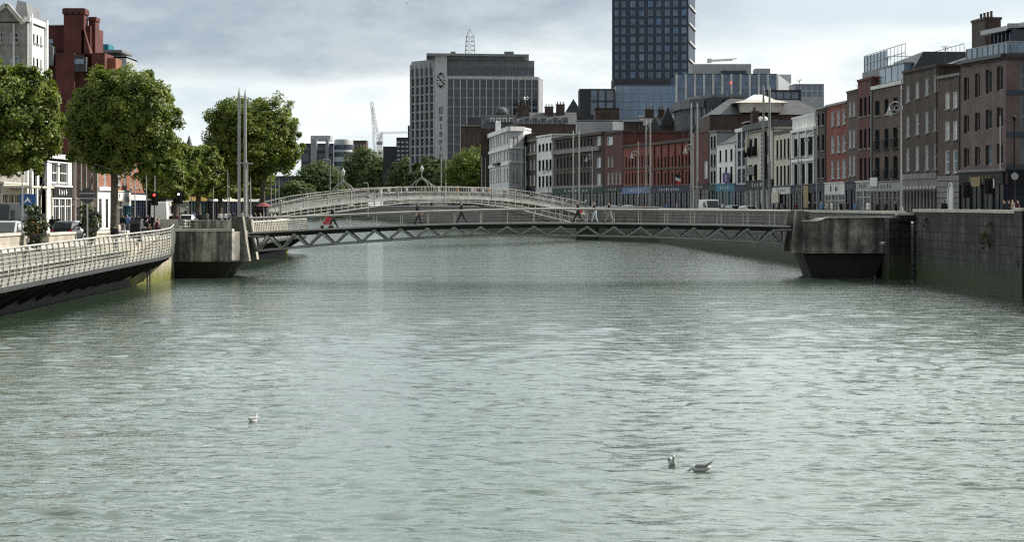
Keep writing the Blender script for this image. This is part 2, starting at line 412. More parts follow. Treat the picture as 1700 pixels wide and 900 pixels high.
    for dist, hh in ((.12, noise(.7, 1, .3, 3)), (.055, noise(.8, 1, 1.0, 3)), (.032, noise(.8, 1, 3.6, 4))):
        bn = nd(nt, 'ShaderNodeBump'); bn.inputs['Strength'].default_value = 1; L.new(mth('MULTIPLY', ev, dist), bn.inputs['Distance']); L.new(hh, bn.inputs['Height'])
        if prev is not None: L.new(prev, bn.inputs['Normal'])
        prev = bn.outputs[0]
    L.new(prev, b.inputs['Normal'])
    o = mesh_np('river', v, q, m); o.data.polygons.foreach_set('use_smooth', [True] * len(o.data.polygons))
    tag(o, kind='structure')
river()

# ================================================================== land and quay walls
LEFT = [(-27.5, -60), (-27.5, 178), (-26.6, 196), (-26.4, 216), (-27, 240), (-27, 320), (-31, 350), (-33.5, 380), (-42, 470), (-60, 640), (-85, 900), (-120, 1240)]
RIGHT = [(33.5, -60), (32.2, 168.7), (31.05, 205), (30.3, 209), (28.1, 275), (25.8, 333), (22.9, 415), (13, 448), (9, 490), (-6, 580), (-22, 744), (-38, 903), (-78, 1215), (-100, 1235), (-120, 1240)]
def offset(path, d):
    out = []
    for i, p in enumerate(path):
        a = Vector(path[max(i - 1, 0)]); c = Vector(path[min(i + 1, len(path) - 1)])
        t = (c - a).normalized(); out.append((p[0] + t.y * d, p[1] - t.x * d))     # +d = towards the right of travel
    return out
def strip(path, d0, d1, z0, z1, mi=0, mb=None):
    mb = mb or MB(); a = offset(path, d0); b = offset(path, d1)
    for i in range(len(path) - 1):
        mb.prism([a[i], b[i], b[i + 1], a[i + 1]], z0, z1, mi)
    return mb
ZL, ZR = 3.1, 4.2
def land(name, poly, z, m):
    mb = MB(); mb.add([(x, y, z) for x, y in poly], [tuple(range(len(poly)))])
    bm = bmesh.new(); o = mb.build(name, m); bm.from_mesh(o.data); bmesh.ops.triangulate(bm, faces=bm.faces); bmesh.ops.recalc_face_normals(bm, faces=bm.faces)
    for f in bm.faces:
        if f.normal.z < 0: f.normal_flip()
    bm.to_mesh(o.data); bm.free(); return tag(o, kind='structure')
lo = offset(LEFT, -.3); ro = offset(RIGHT, .3)
land('ground', lo + [(-120, 5200), (-4000, 5200), (-4000, -60)], ZL, M['asphalt'])
land('ground', ro + [(-120, 1245), (-120, 5200), (4000, 5200), (4000, -60)], ZR, M['asphalt'])
def sheet(name, path, d0, d1, z, m, kerb=None):
    mb = MB(); a = offset(path, d0); b = offset(path, d1)
    for i in range(len(path) - 1):
        if kerb: mb.prism([a[i], b[i], b[i + 1], a[i + 1]], z - .13, z, 0)
        else: mb.quad((*a[i], z), (*b[i], z), (*b[i + 1], z), (*a[i + 1], z))
    return tag(mb.build(name, m), kind='structure')
sheet('pavement', LEFT, -.5, -3.4, ZL + .13, M['paving'], True)
sheet('pavement', LEFT, -11.5, -15.2, ZL + .13, M['paving'], True)
sheet('pavement', RIGHT[:9], .5, 3.2, ZR + .13, M['paving'], True)
sheet('pavement', RIGHT[:9], 10.5, 13.2, ZR + .13, M['paving'], True)
mbl = MB(); pl = offset(LEFT, -7.5)
for i in range(1, 8):
    a, b = Vector(pl[i]), Vector(pl[i + 1]); n = int((b - a).length / 6)
    for k in range(n):
        p = a.lerp(b, k / n); q = a.lerp(b, (k + .4) / n); mbl.quad((p.x - .06, p.y, ZL + .004), (p.x + .06, p.y, ZL + .004), (q.x + .06, q.y, ZL + .004), (q.x - .06, q.y, ZL + .004))
tag(mbl.build('road_marking', M['white']), kind='structure')

def quay_wall(path, side, thick, z0, ztop, m, label, cap=.22, group=None):
    t = thing('quay_wall', label, 'wall', (*path[0], 0), 0, group)
    strip(path, 0, side * thick, z0, ztop - cap).build('wall_face', m, t)
    strip(path, -side * .06, side * (thick + .06), ztop - cap + .002, ztop).build('coping', M['coping'], t)
    return t
quay_wall(RIGHT[:3], 1, .8, -1.5, 5.42, M['quay'], 'tall dark granite river wall with pale coping at the right edge', group='granite quay walls')
quay_wall(RIGHT[3:7], 1, .7, -1.5, 5.25, M['quay_far'], 'dark mossy quay wall running behind the steel footbridge on the right bank', group='granite quay walls')
quay_wall(RIGHT[6:], 1, .7, -1.5, 5.5, M['quay_far'], 'far quay wall curving away beneath the white arched footbridge', group='granite quay walls')
quay_wall(LEFT[:2], -1, .7, -1.5, 3.35, M['quay_deck'], 'grey stone quay wall behind the slatted boardwalk railing', group='granite quay walls')
quay_wall(LEFT[1:4], -1, .7, -1.5, 3.35, M['quay_pale'], 'pale stone quay wall with yellow moss below the curled end of the railing', group='granite quay walls')
quay_wall(LEFT[3:], -1, .7, -1.5, 4.0, M['quay_pale'], 'pale streaked quay wall on the left bank beyond the steel footbridge', group='granite quay walls')
# stepped blocks where the right wall drops to the bridge landing
t = thing('wall_pier', 'low stepped stone block between the tall quay wall and the right bridge landing', 'wall', (30.6, 207, 0))
mb = MB(); mb.box(29.2, 30.9, 205.2, 213, -1.2, 4.75); mb.box(29.9, 31.0, 204.6, 206.2, 4.5, 4.95); mb.build('block', M['quay'], t)
mb = MB(); mb.box(29.8, 31.05, 204.55, 206.3, 4.955, 5.13); mb.build('coping', M['coping'], t)
t = thing('mooring_pier', 'dark wall pier with an iron mooring ring at the right picture edge', 'pier', (32.0, 166, 0))
mb = MB(); mb.box(31.75, 32.9, 165, 167.6, -1.2, 5.36); mb.build('pier_shaft', M['quay'], t)
mb = MB(); mb.box(31.7, 32.95, 164.9, 167.7, 5.365, 5.56); mb.build('coping', M['coping'], t)
mb = MB(); ring = [(31.7, 166.3 + .2 * math.cos(a), 2.1 + .2 * math.sin(a)) for a in np.linspace(0, 2 * math.pi, 13)]; mb.path(ring, .03, 6); mb.tube((31.7, 166.3, 2.3), (31.9, 166.3, 2.3), .05, n=6); mb.build('mooring_ring', M['steel_dk'], t)
t = thing('wall_groove', 'dark vertical drain groove with a pipe in the tall right river wall', 'drain pipe', (31.0, 204.8, 0))
mb = MB(); mb.tube((31.0, 203.9, -.5), (30.98, 203.9, 5.0), .05, n=8); [mb.box(30.9, 31.2, 203.75, 204.05, z, z + .12) for z in (.6, 2.1, 3.6, 4.7)]; mb.build('pipe', M['black'], t)

# sunlit parapets on the left quay
for (y0, y1, zt, lab) in ((120, 151, 4.17, 'sunlit stone parapet in front of the grey car at the left edge'), (158.5, 168, 4.05, 'sunlit stone parapet in front of the parked black and white car'), (176.5, 184.5, 3.95, 'short pale parapet block in front of the white ground floor'), (189, 196, 3.85, 'pale stone block behind the curled end of the boardwalk railing')):
    t = thing('parapet', lab, 'parapet', (-28, y0, 3.3), 0, 'stone parapets on the left quay')
    mb = MB(); mb.box(-28.3, -27.7, y0, y1, 3.36, zt - .14); mb.build('stonework', M['parapet'], t)
    mb = MB(); mb.box(-28.36, -27.62, y0 - .05, y1 + .05, zt - .138, zt); mb.build('coping', M['coping'], t)

# ================================================================== boardwalk with curved steel railing (left)
def boardwalk(label, xe, path, group, h=1.86, ywall=-27.45, dark=True):
    """path: list of (x, y, ztop); deck edge follows it"""
    t = thing('boardwalk', label, 'boardwalk', (path[0][0], path[0][1], 0), 0, group)
    pts = [Vector(p) for p in path]
    def at(s):
        i = min(int(s), len(pts) - 2); return pts[i].lerp(pts[i + 1], s - i)
    # even stations along the path
    L_ = [0]
    for a, b in zip(pts, pts[1:]): L_.append(L_[-1] + (b - a).length)
    def al(d):
        for i in range(len(pts) - 1):
            if d <= L_[i + 1] + 1e-6: return pts[i].lerp(pts[i + 1], (d - L_[i]) / (L_[i + 1] - L_[i]))
        return pts[-1]
    tot = L_[-1]; n = int(tot / 1.75); st = [al(tot * k / n) for k in range(n + 1)]
    rail = MB(); NR = 9
    prof = [(0, 0)] + [(-.12 * math.sin(math.pi * j / (NR)), -h * j / NR) for j in range(1, NR + 1)]    # bulges towards the water
    for k in range(n):
        a, b = st[k], st[k + 1]
        d = (b - a); nrm = Vector((d.y, -d.x, 0)).normalized()
        for j, (o_, dz) in enumerate(prof):
            r = .055 if j == 0 else .024
            rail.tube(a - nrm * o_ + Vector((0, 0, dz)), b - nrm * o_ + Vector((0, 0, dz)), r, n=6, cap=False)
    rail.build('railing', M['whiterail'], t)
    for k in range(n + 1):
        a = st[k]; b = st[min(k + 1, n)]; c = st[max(k - 1, 0)]; d = (b - c); nrm = Vector((d.y, -d.x, 0)).normalized()
        mb = MB(); pp = [a - nrm * (o_ - .0) + Vector((0, 0, dz)) for (o_, dz) in prof]
        for p, q in zip(pp, pp[1:]): mb.bar(p, q, .04, .09, up=nrm)
        mb.build('railing_post', M['whiterail'], t)
    deck = MB(); fas = MB(); und = MB()
    for k in range(n):
        a, b = st[k], st[k + 1]
        za, zb = a.z - h - .02, b.z - h - .02
        deck.hexa([(ywall, a.y, za - .12), (a.x, a.y, za - .12), (b.x, b.y, zb - .12), (ywall, b.y, zb - .12), (ywall, a.y, za), (a.x, a.y, za), (b.x, b.y, zb), (ywall, b.y, zb)])
        fas.bar((a.x + .04, a.y, za - .1), (b.x + .04, b.y, zb - .1), .06, .26)
    deck.build('deck', M['paving'], t); fas.build('fascia', M['steel_dk'], t)
    for k in range(0, n, 3):
        a = st[k]; mb = MB(); z0 = a.z - h - .3
        mb.hexa([(ywall + .02, a.y, z0 - 1.55), (a.x - .1, a.y, z0 - .1), (a.x - .1, a.y + .22, z0 - .1), (ywall + .02, a.y + .22, z0 - 1.55), (ywall + .02, a.y, z0), (a.x - .1, a.y, z0 + .05), (a.x - .1, a.y + .22, z0 + .05), (ywall + .02, a.y + .22, z0)])
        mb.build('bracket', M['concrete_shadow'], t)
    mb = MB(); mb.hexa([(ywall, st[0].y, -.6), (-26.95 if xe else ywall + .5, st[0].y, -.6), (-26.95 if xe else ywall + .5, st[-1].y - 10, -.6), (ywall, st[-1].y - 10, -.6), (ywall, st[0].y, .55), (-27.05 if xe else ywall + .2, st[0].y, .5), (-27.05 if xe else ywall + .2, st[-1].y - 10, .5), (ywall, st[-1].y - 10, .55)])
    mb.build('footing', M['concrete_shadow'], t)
    # inner bench and wall panels catching the sun
    mb = MB()
    for k in range(n):
        a, b = st[k], st[k + 1]
        if a.y > st[-1].y - 6: break
        zb_ = a.z - h
        mb.box(ywall + .02, ywall + .5, a.y, b.y - .12, zb_ + .42, zb_ + .5)
        mb.box(ywall + .1, ywall + .45, a.y + .4, a.y + .55, zb_, zb_ + .42)
    mb.build('bench', M['whiterail'], t)
    return t
near = [(-24.6, 92, 3.34), (-24.6, 127.4, 3.61), (-24.6, 161.8, 3.84), (-24.62, 185, 3.97), (-24.9, 193, 4.05), (-25.6, 200, 4.15), (-26.25, 205.5, 4.22)]
boardwalk('cream steel boardwalk with curved slatted railing overhanging the water on the left', True, near, 'riverside boardwalks')
boardwalk('far section of riverside boardwalk seen under the left end of the steel footbridge', False, [(-26.0, 232, 4.1), (-24.0, 245, 4.1), (-24.0, 310, 4.1), (-25.4, 322, 4.1)], 'riverside boardwalks', ywall=-26.9)
# ladder below the end of the railing
t = thing('quay_ladder', 'dark iron ladder on the mossy quay wall under the railing end', 'ladder', (-26.6, 188, 0))
mb = MB()
for s in (0, .45): mb.tube((-26.35, 191.5 + s * 3, -.5), (-26.35, 191.5 + s * 3, 2.0), .06, n=6)
for k in range(8): mb.tube((-26.35, 191.5, -.3 + k * .3), (-26.35, 192.85, -.3 + k * .3), .03, n=6)
mb.build('rungs', M['steel_dk'], t)

# ================================================================== bridge landings
t = thing('bridge_landing', 'stained concrete landing box on the left, cantilevered on a black wedge', 'bridge abutment', (-24, 211, 0), 0, 'concrete landings of the steel footbridge')
mb = MB()
mb.prism([(-26.45, 207.4), (-21.9, 207.2), (-21.35, 208.2), (-21.35, 217.5), (-26.45, 217.5)], 1.42, 3.66); mb.build('box', M['concrete'], t)
mb = MB(); mb.prism([(-26.5, 207.3), (-21.86, 207.1), (-21.8, 208.2), (-21.8, 208.0), (-26.5, 208.0)], 3.664, 3.87); mb.build('coping', M['coping'], t)
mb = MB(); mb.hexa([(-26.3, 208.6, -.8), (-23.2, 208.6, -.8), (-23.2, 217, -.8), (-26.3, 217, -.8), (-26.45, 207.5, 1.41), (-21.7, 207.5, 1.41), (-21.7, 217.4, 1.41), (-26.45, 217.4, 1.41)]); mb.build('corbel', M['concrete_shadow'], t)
mb = MB(); mb.box(-26.4, -21.4, 207.3, 207.45, 1.30, 1.415); mb.build('drip_edge', M['concrete'], t)
mb = MB(); mb.hexa([(-22.0, 208.3, 1.3), (-20.65, 208.3, 1.3), (-20.65, 209.9, 1.3), (-22.0, 209.9, 1.3), (-22.05, 208.3, 4.82), (-21.2, 208.3, 4.82), (-21.2, 209.9, 4.82), (-22.05, 209.9, 4.82)]); mb.build('end_pillar', M['concrete'], t); mb = MB()
mb.hexa([(-21.9, 214.6, 1.3), (-20.65, 214.6, 1.3), (-20.65, 216.4, 1.3), (-21.9, 216.4, 1.3), (-22.0, 214.6, 4.82), (-21.2, 214.6, 4.82), (-21.2, 216.4, 4.82), (-22.0, 216.4, 4.82)]); mb.build('end_pillar', M['concrete'], t)
mb = MB(); mb.box(-26.3, -22.06, 216.6, 217.3, 3.6, 4.5); mb.build('rear_wall', M['concrete'], t)
t = thing('bridge_landing', 'dark grey concrete landing box on the right with a curved dip in its top', 'bridge abutment', (26, 211, 0), 0, 'concrete landings of the steel footbridge')
mb = MB()
top = [(22.75, 4.42), (23.9, 4.42), (24.3, 4.5), (24.6, 4.64), (24.9, 4.71), (29.9, 4.74)]
for (xa, za), (xb, zb) in zip(top, top[1:]):
    mb.hexa([(xa, 208.4, 2.13), (xb, 208.4, 2.13 - (xb - 22.75) * .03), (xb, 216, 2.1), (xa, 216, 2.13), (xa, 208.4, za), (xb, 208.4, zb), (xb, 216, zb), (xa, 216, za)])
mb.build('box', M['concrete_dk'], t)
mb = MB()
for (xa, za), (xb, zb) in zip(top, top[1:]): mb.bar((xa, 208.5, za + .06), (xb, 208.5, zb + .06), .5, .11)
mb.build('coping', M['coping'], t)
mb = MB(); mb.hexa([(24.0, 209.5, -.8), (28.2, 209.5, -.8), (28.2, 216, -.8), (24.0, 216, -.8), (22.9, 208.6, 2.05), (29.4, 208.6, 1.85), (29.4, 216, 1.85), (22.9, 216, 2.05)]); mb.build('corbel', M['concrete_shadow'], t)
mb = MB(); mb.box(22.7, 29.5, 208.25, 208.39, 1.93, 2.06); mb.build('drip_edge', M['concrete_dk'], t)
for y in (208.3, 214.7): mb = MB(); mb.hexa([(22.0, y, 2.0), (23.0, y, 2.0), (23.0, y + 1.5, 2.0), (22.0, y + 1.5, 2.0), (22.4, y, 5.3), (23.0, y, 5.3), (23.0, y + 1.5, 5.3), (22.4, y + 1.5, 5.3)]); mb.build('end_pillar', M['concrete_dk'], t)
mb = MB(); mb.box(23.05, 24.2, 215.5, 216.3, 4.4, 5.2); mb.build('rear_wall', M['concrete_dk'], t)

# ================================================================== steel truss footbridge
DN, DF = 211.0, 215.2
deckP = ([413, 480, 560, 640, 720, 780, 870, 960, 1050, 1130, 1220, 1312], [386.5, 382.8, 378.8, 375, 372.2, 370.8, 369.8, 370, 370.8, 371.9, 373.4, 375.4])
botP = ([420, 473.5, 560, 647, 720, 830, 900, 970, 1080, 1214, 1306], [417.5, 412.5, 405, 398.8, 394.5, 390.6, 390.2, 391.2, 393.2, 399, 405.6])
railP = ([411, 480, 560, 640, 720, 820, 920, 980, 1105, 1210, 1318], [362.8, 360.6, 357.8, 354, 351.2, 348.7, 347.2, 347.6, 349.2, 350, 351])
zd = lambda x: Z(np.interp(850 + x * FPX / DN, *deckP), DN)
zb = lambda x: Z(np.interp(850 + x * FPX / DN, *botP), DN)
zr = lambda x: Z(np.interp(850 + x * FPX / DN, *railP), DN)
t = thing('footbridge', 'slim steel truss footbridge with zigzag bracing crossing the river in front', 'bridge', (0, 213, 0))
xs = np.linspace(X(413, DN), X(1312, DN), 60)
mb = MB(); eds = (MB(), MB()); wd = MB()
for a, b in zip(xs, xs[1:]):
    mb.hexa([(a, DN + .5, zd(a) - .42), (b, DN + .5, zd(b) - .42), (b, DF - .5, zd(b) - .42), (a, DF - .5, zd(a) - .42), (a, DN + .02, zd(a) - .10), (b, DN + .02, zd(b) - .10), (b, DF - .02, zd(b) - .10), (a, DF - .02, zd(a) - .10)])
    for ed, y in zip(eds, (DN - .03, DF + .03)): ed.bar((a, y, zd(a) - .02), (b, y, zd(b) - .02), .12, .11)
    wd.hexa([(a, DN + .1, zd(a) - .098), (b, DN + .1, zd(b) - .098), (b, DF - .1, zd(b) - .098), (a, DF - .1, zd(a) - .098), (a, DN + .1, zd(a) - .03), (b, DN + .1, zd(b) - .03), (b, DF - .1, zd(b) - .03), (a, DF - .1, zd(a) - .03)])
mb.build('deck', M['steel_dk'], t); [ed.build('deck_edge', M['bone'], t) for ed in eds]; wd.build('deck_boards', M['paving'], t)
for y in (DN - .02, DF + .02):
    mb = MB(); mb.path([(a, y, zr(a) + .02) for a in xs], .085, 8); mb.build('handrail', M['bone'], t)
    mb = MB()
    for dz in (.28, .5, .72, .94):
        mb.path([(a, y, zd(a) + dz * (zr(a) - zd(a))) for a in xs], .007, 4)
    mb.build('rail_wires', M['steel'], t)
for y in (DN + 1.2, DF - 1.2):
    mb = MB(); mb.path([(a, y, zb(a)) for a in xs[1:-1]], .10, 8); mb.build('bottom_chord', M['steel_pale'], t)
apex = [443 + 44.35 * i for i in range(20)]
nodes = [425] + [443 + 22.2 + 44.35 * i for i in range(19)] + [1301]
for side, (yt, yb) in enumerate(((DN + .15, DN + 1.2), (DF - .15, DF - 1.2))):
    mb = MB()
    for i, pa in enumerate(apex):
        xa = X(pa, DN)
        for pn in (nodes[i], nodes[i + 1]):
            xn = X(pn, DN); mb.tube((xa, yt, zd(xa) - .3), (xn, yb, zb(xn)), .085, n=8)
    for pe in (418, 1306): mb.tube((X(pe, DN), yt, zd(X(pe, DN)) - .2), (X(pe, DN) + (.3 if pe < 800 else -.1), yb, zb(X(pe, DN))), .09, n=8)
    mb.build('truss_bracing', M['steel_pale'], t)
    for pa in apex:
        xa = X(pa, DN); mb = MB(); y = DN - .01 if side == 0 else DF + .01
        mb.bar((xa, y, zd(xa)), (xa, y, zr(xa)), .026, .035); mb.build('rail_post', M['steel'], t)
for pn in nodes[::1]:
    xn = X(pn, DN); mb = MB(); mb.tube((xn, DN + 1.2, zb(xn)), (xn, DF - 1.2, zb(xn)), .06, n=6); mb.build('cross_tie', M['steel'], t)
for pe in (424, 1300):       # streamlined cast bearings under the deck ends
    for y in (DN + .2, DF - .2):
        mb = MB(); mb.ball((X(pe, DN), y, zd(X(pe, DN)) - .32), (.75, .2, .13), 10, 6); mb.build('bearing', M['steel'], t)

# ================================================================== white cast iron arched footbridge
HL, HR = Vector((-33.0, 374.0)), Vector((11.8, 440.0))
hd = (HR - HL).normalized(); hn = Vector((-hd.y, hd.x))           # hn points away from the camera
if hn.y < 0: hn = -hn
def hap(px):
    """where the ray through column px meets the near face of the arched bridge"""
    k = (px - 850) / FPX                        # x = k*y ; HL + s*hd
    s = (k * HL.y - HL.x) / (hd.x - k * hd.y); p = HL + hd * s
    return p
topP = ([466, 518, 560, 600, 648, 700, 750, 800, 840, 880, 920, 952, 985], [336.5, 325, 319.5, 315.2, 311.6, 310, 309.8, 310.9, 313, 318, 326, 332, 339])
dkP = ([466, 507, 560, 607, 648, 684, 740, 790, 840, 880, 920, 945, 985], [352, 345.2, 338.3, 333.6, 331, 329.2, 328.2, 329.2, 332, 337, 344, 349, 358])
arP = ([466, 490, 530, 560, 607, 645, 682, 730, 780, 820, 860, 900, 940, 985], [365, 360, 355, 351.6, 344.6, 339.2, 336, 335, 336.6, 340.6, 347, 357, 367, 380])
def H3(px, curve, off=0.0, dz=0.0):
    p = hap(px); z = Z(np.interp(px, *curve), p.y); q = p + hn * off
    return Vector((q.x, q.y, z + dz))
t = thing('arched_footbridge', 'white cast iron arched footbridge with lattice ribs and lamp arches', 'bridge', (*((HL + HR) / 2), 0))
N = 92; ps = np.linspace(466, 972, N); W = 3.8
mb = MB()
for a, b in zip(ps, ps[1:]):
    v = []
    for dz in (-.14, -.02):
        for (p, o_) in ((a, 0), (b, 0), (b, W), (a, W)): v.append(H3(p, dkP, o_, dz))
    mb.hexa(v)
mb.build('deck', M['iron_grey'], t)
for off in (0, W):
    rib = MB(); pan = MB(); rl = MB()
    for i, (a, b) in enumerate(zip(ps, ps[1:])):
        A, B = H3(a, arP, off), H3(b, arP, off); C, D_ = H3(a, dkP, off, -.1), H3(b, dkP, off, -.1)
        rib.bar(A, B, .16, .17); rib.bar(C, D_, .2, .2)
        rib.bar(A.lerp(C, .5), B.lerp(D_, .5), .12, .10)
        if i % 2 == 0: rib.bar(A, C, .12, .15, up=(hd.x, hd.y, 0))
        E, F_ = H3(a, topP, off), H3(b, topP, off)
        G, K_ = C.lerp(E, .58), D_.lerp(F_, .58)
        G1, K1 = C.lerp(E, .26), D_.lerp(F_, .26); o2 = Vector((hn.x * .04, hn.y * .04, 0)); u2 = Vector((0, 0, .16))
        pan.hexa([C + u2, D_ + u2, D_ + o2 + u2, C + o2 + u2, G1, K1, K1 + o2, G1 + o2])
        for s in (.1, .3, .5, .7, .9): pan.bar(G1.lerp(K1, s), G.lerp(K_, s), .034, .034, up=(hd.x, hd.y, 0))
        rl.bar(E, F_, .1, .1); rl.bar(G, K_, .09, .09); rl.bar(C + Vector((0, 0, .1)), D_ + Vector((0, 0, .1)), .12, .12)
        for s in (0, .5): rl.bar(G.lerp(K_, s), E.lerp(F_, s) + Vector((0, 0, .16 if s == 0 and i % 2 else .05)), .036, .036, up=(hd.x, hd.y, 0))
        if i % 7 == 0: rl.bar(C, E + Vector((0, 0, .1)), .14, .14, up=(hd.x, hd.y, 0))
    rib.build('arch_rib', M['iron'], t); pan.build('parapet_panel', M['iron_grey'], t); rl.build('railing', M['iron'], t)
for px in (466, 972):
    for off in (0, W):
        a = H3(px, topP, off); mb = MB(); mb.bar(a - Vector((0, 0, 1.9)), a + Vector((0, 0, .1)), .3, .3, up=(0, 1, 0)); mb.ball(a + Vector((0, 0, .22)), .2, 8, 6); mb.build('end_post', M['iron'], t)
for px in (587, 717):
    a = H3(px, topP, 0); b = H3(px, topP, W); c = a.lerp(b, .5)
    la = MB(); zt = a.z + 1.55
    for e in (a, b):
        for side in (-1, 1):
            pts = [e + Vector((hd.x, hd.y, 0)) * side * .95, e.lerp(c, .35) + Vector((hd.x * side * .3, hd.y * side * .3, .55)), Vector((c.x, c.y, zt - .2))]
            la.path(pts, .055, 6)
        la.path([e, e.lerp(c, .3) + Vector((0, 0, .75)), Vector((c.x, c.y, zt - .1))], .07, 6)
    la.lathe([(.14, 0), (.08, .3), (.07, 1.0), (.16, 1.06)], (c.x, c.y, zt - .35), 8)
    lo_ = la.build('lamp_arch', M['iron'], t)
    ln = MB(); ln.lathe([(.12, 0), (.27, .55), (.27, .6), (.1, .85), (.03, 1.1)], (c.x, c.y, zt + .72), 8); ln.build('lantern', M['offwhite'], lo_)
# stone abutments of the arched bridge
for (px, lab, w_) in ((462, 'rough stone abutment under the left end of the white arched bridge', -5), (990, 'dark stone abutment under the right end of the white arched bridge', 5)):
    p = hap(px); z = 2.2 if w_ < 0 else 3.0
    q = [p, p + hn * (W + .3), p + hn * (W + .3) + hd * w_, p + hd * w_]
    if w_ < 0: q = q[::-1]
    tag(MB().prism([(v.x, v.y) for v in q], -1, z).build('bridge_abutment', M['quay']), lab, 'bridge abutment', 'abutments of the white arched bridge')
# ================================================================== building kit
class Fac:
    def __init__(s, p0, p1):
        s.p0 = Vector(p0[:2]); s.p1 = Vector(p1[:2]); s.len = (s.p1 - s.p0).length; s.d = (s.p1 - s.p0) / s.len; s.n = Vector((s.d.y, -s.d.x))
    def u(s, px):
        k = (px - 850) / FPX; den = s.d.x - k * s.d.y
        return (k * s.p0.y - s.p0.x) / den
    def D(s, px): return s.p0.y + s.d.y * s.u(px)
    def z(s, py, px): return Z(py, s.D(px))
    def pt(s, u, z, out=0.0):
        q = s.p0 + s.d * u + s.n * out; return (q.x, q.y, z)
    def slab(s, mb, u0, u1, z0, z1, o0, o1, mi=0):
        return mb.hexa([s.pt(u0, z0, o1), s.pt(u1, z0, o1), s.pt(u1, z0, o0), s.pt(u0, z0, o0), s.pt(u0, z1, o1), s.pt(u1, z1, o1), s.pt(u1, z1, o0), s.pt(u0, z1, o0)], mi)
def panel(mb, f, z0, z1, ops, mi=0):
    us = sorted({0, f.len} | {o[0] for o in ops} | {o[1] for o in ops}); vs = sorted({z0, z1} | {o[2] for o in ops} | {o[3] for o in ops})
    for i in range(len(us) - 1):
        for j in range(len(vs) - 1):
            cu, cv = (us[i] + us[i + 1]) / 2, (vs[j] + vs[j + 1]) / 2
            if us[i + 1] - us[i] < 1e-5 or vs[j + 1] - vs[j] < 1e-5: continue
            if any(o[0] < cu < o[1] and o[2] < cv < o[3] for o in ops): continue
            mb.quad(f.pt(us[i], vs[j]), f.pt(us[i + 1], vs[j]), f.pt(us[i + 1], vs[j + 1]), f.pt(us[i], vs[j + 1]), mi)
STY = dict(   # reveal, frame, pane choices, depth, horizontal bars, vertical bars, sill
    white=('trim', 'trim', ('glass', 'glass', 'curtain', 'glass_pale'), .28, 1, 0, True),
    sash=('trim', 'trim', ('glass', 'glass', 'glass_pale'), .22, 1, 1, True),
    dark=('darkframe', 'darkframe', ('glass', 'glass', 'glass_blue'), .3, 0, 1, True),
    darksill=('brick_dk', 'steel', ('glass', 'glass', 'glass_pale'), .35, 0, 1, False),
    blind=('trim', 'trim', ('blind',), .2, 1, 0, True),
    half=('trim', 'trim', ('curtain', 'glass_pale', 'blind'), .2, 1, 0, True),
    shop=('black', 'darkframe', ('glass', 'glass_blue', 'glass_pale'), .35, 0, 2, False),
    tower=('panel_dk', 'panel_dk', ('tower_glass', 'tower_glass', 'glass_pale', 'tower_glass', 'office_glass'), .3, 0, 1, False),
    curtainwall=('panel_dk', 'mosaic', ('glass_blue', 'glass_blue', 'glass'), .25, 1, 1, False),
    bigglass=('panel_grey', 'panel_grey', ('office_glass', 'tower_glass', 'office_glass'), .25, 1, 0, False),
    plain=('darkframe', 'darkframe', ('glass',), .2, 0, 0, False),
)
def window_into(mb, f, op, sty, k=0):
    rv, fr, panes, dep, hb, vb, sill = STY[sty]
    u0, u1, v0, v1 = op
    a, b, c, d = (u0, v0), (u1, v0), (u1, v1), (u0, v1)
    for (p, q) in ((a, b), (b, c), (c, d), (d, a)):
        mb.quad(f.pt(q[0], q[1]), f.pt(p[0], p[1]), f.pt(p[0], p[1], -dep), f.pt(q[0], q[1], -dep), 2)
    t = min(.11, (u1 - u0) * .12)
    o0, o1 = -dep + .002, -dep + .07
    f.slab(mb, u0, u1, v0, v0 + t, o0, o1, 0); f.slab(mb, u0, u1, v1 - t, v1, o0, o1, 0)
    f.slab(mb, u0, u0 + t, v0 + t, v1 - t, o0, o1, 0); f.slab(mb, u1 - t, u1, v0 + t, v1 - t, o0, o1, 0)
    for i in range(hb):
        z = v0 + (v1 - v0) * (i + 1) / (hb + 1); f.slab(mb, u0 + t, u1 - t, z - t * .4, z + t * .4, o0 + .01, o1 - .01, 0)
    for i in range(vb):
        u = u0 + (u1 - u0) * (i + 1) / (vb + 1); f.slab(mb, u - t * .3, u + t * .3, v0 + t, v1 - t, o0 + .012, o1 - .02, 0)
    mb.quad(f.pt(u0, v0, -dep), f.pt(u1, v0, -dep), f.pt(u1, v1, -dep), f.pt(u0, v1, -dep), 1)
    if sill: f.slab(mb, u0 - .1, u1 + .1, v0 - .16, v0 - .002, 0.003, .12, 3)
    return rv, fr, panes[k % len(panes)]
SILL = 'granite'
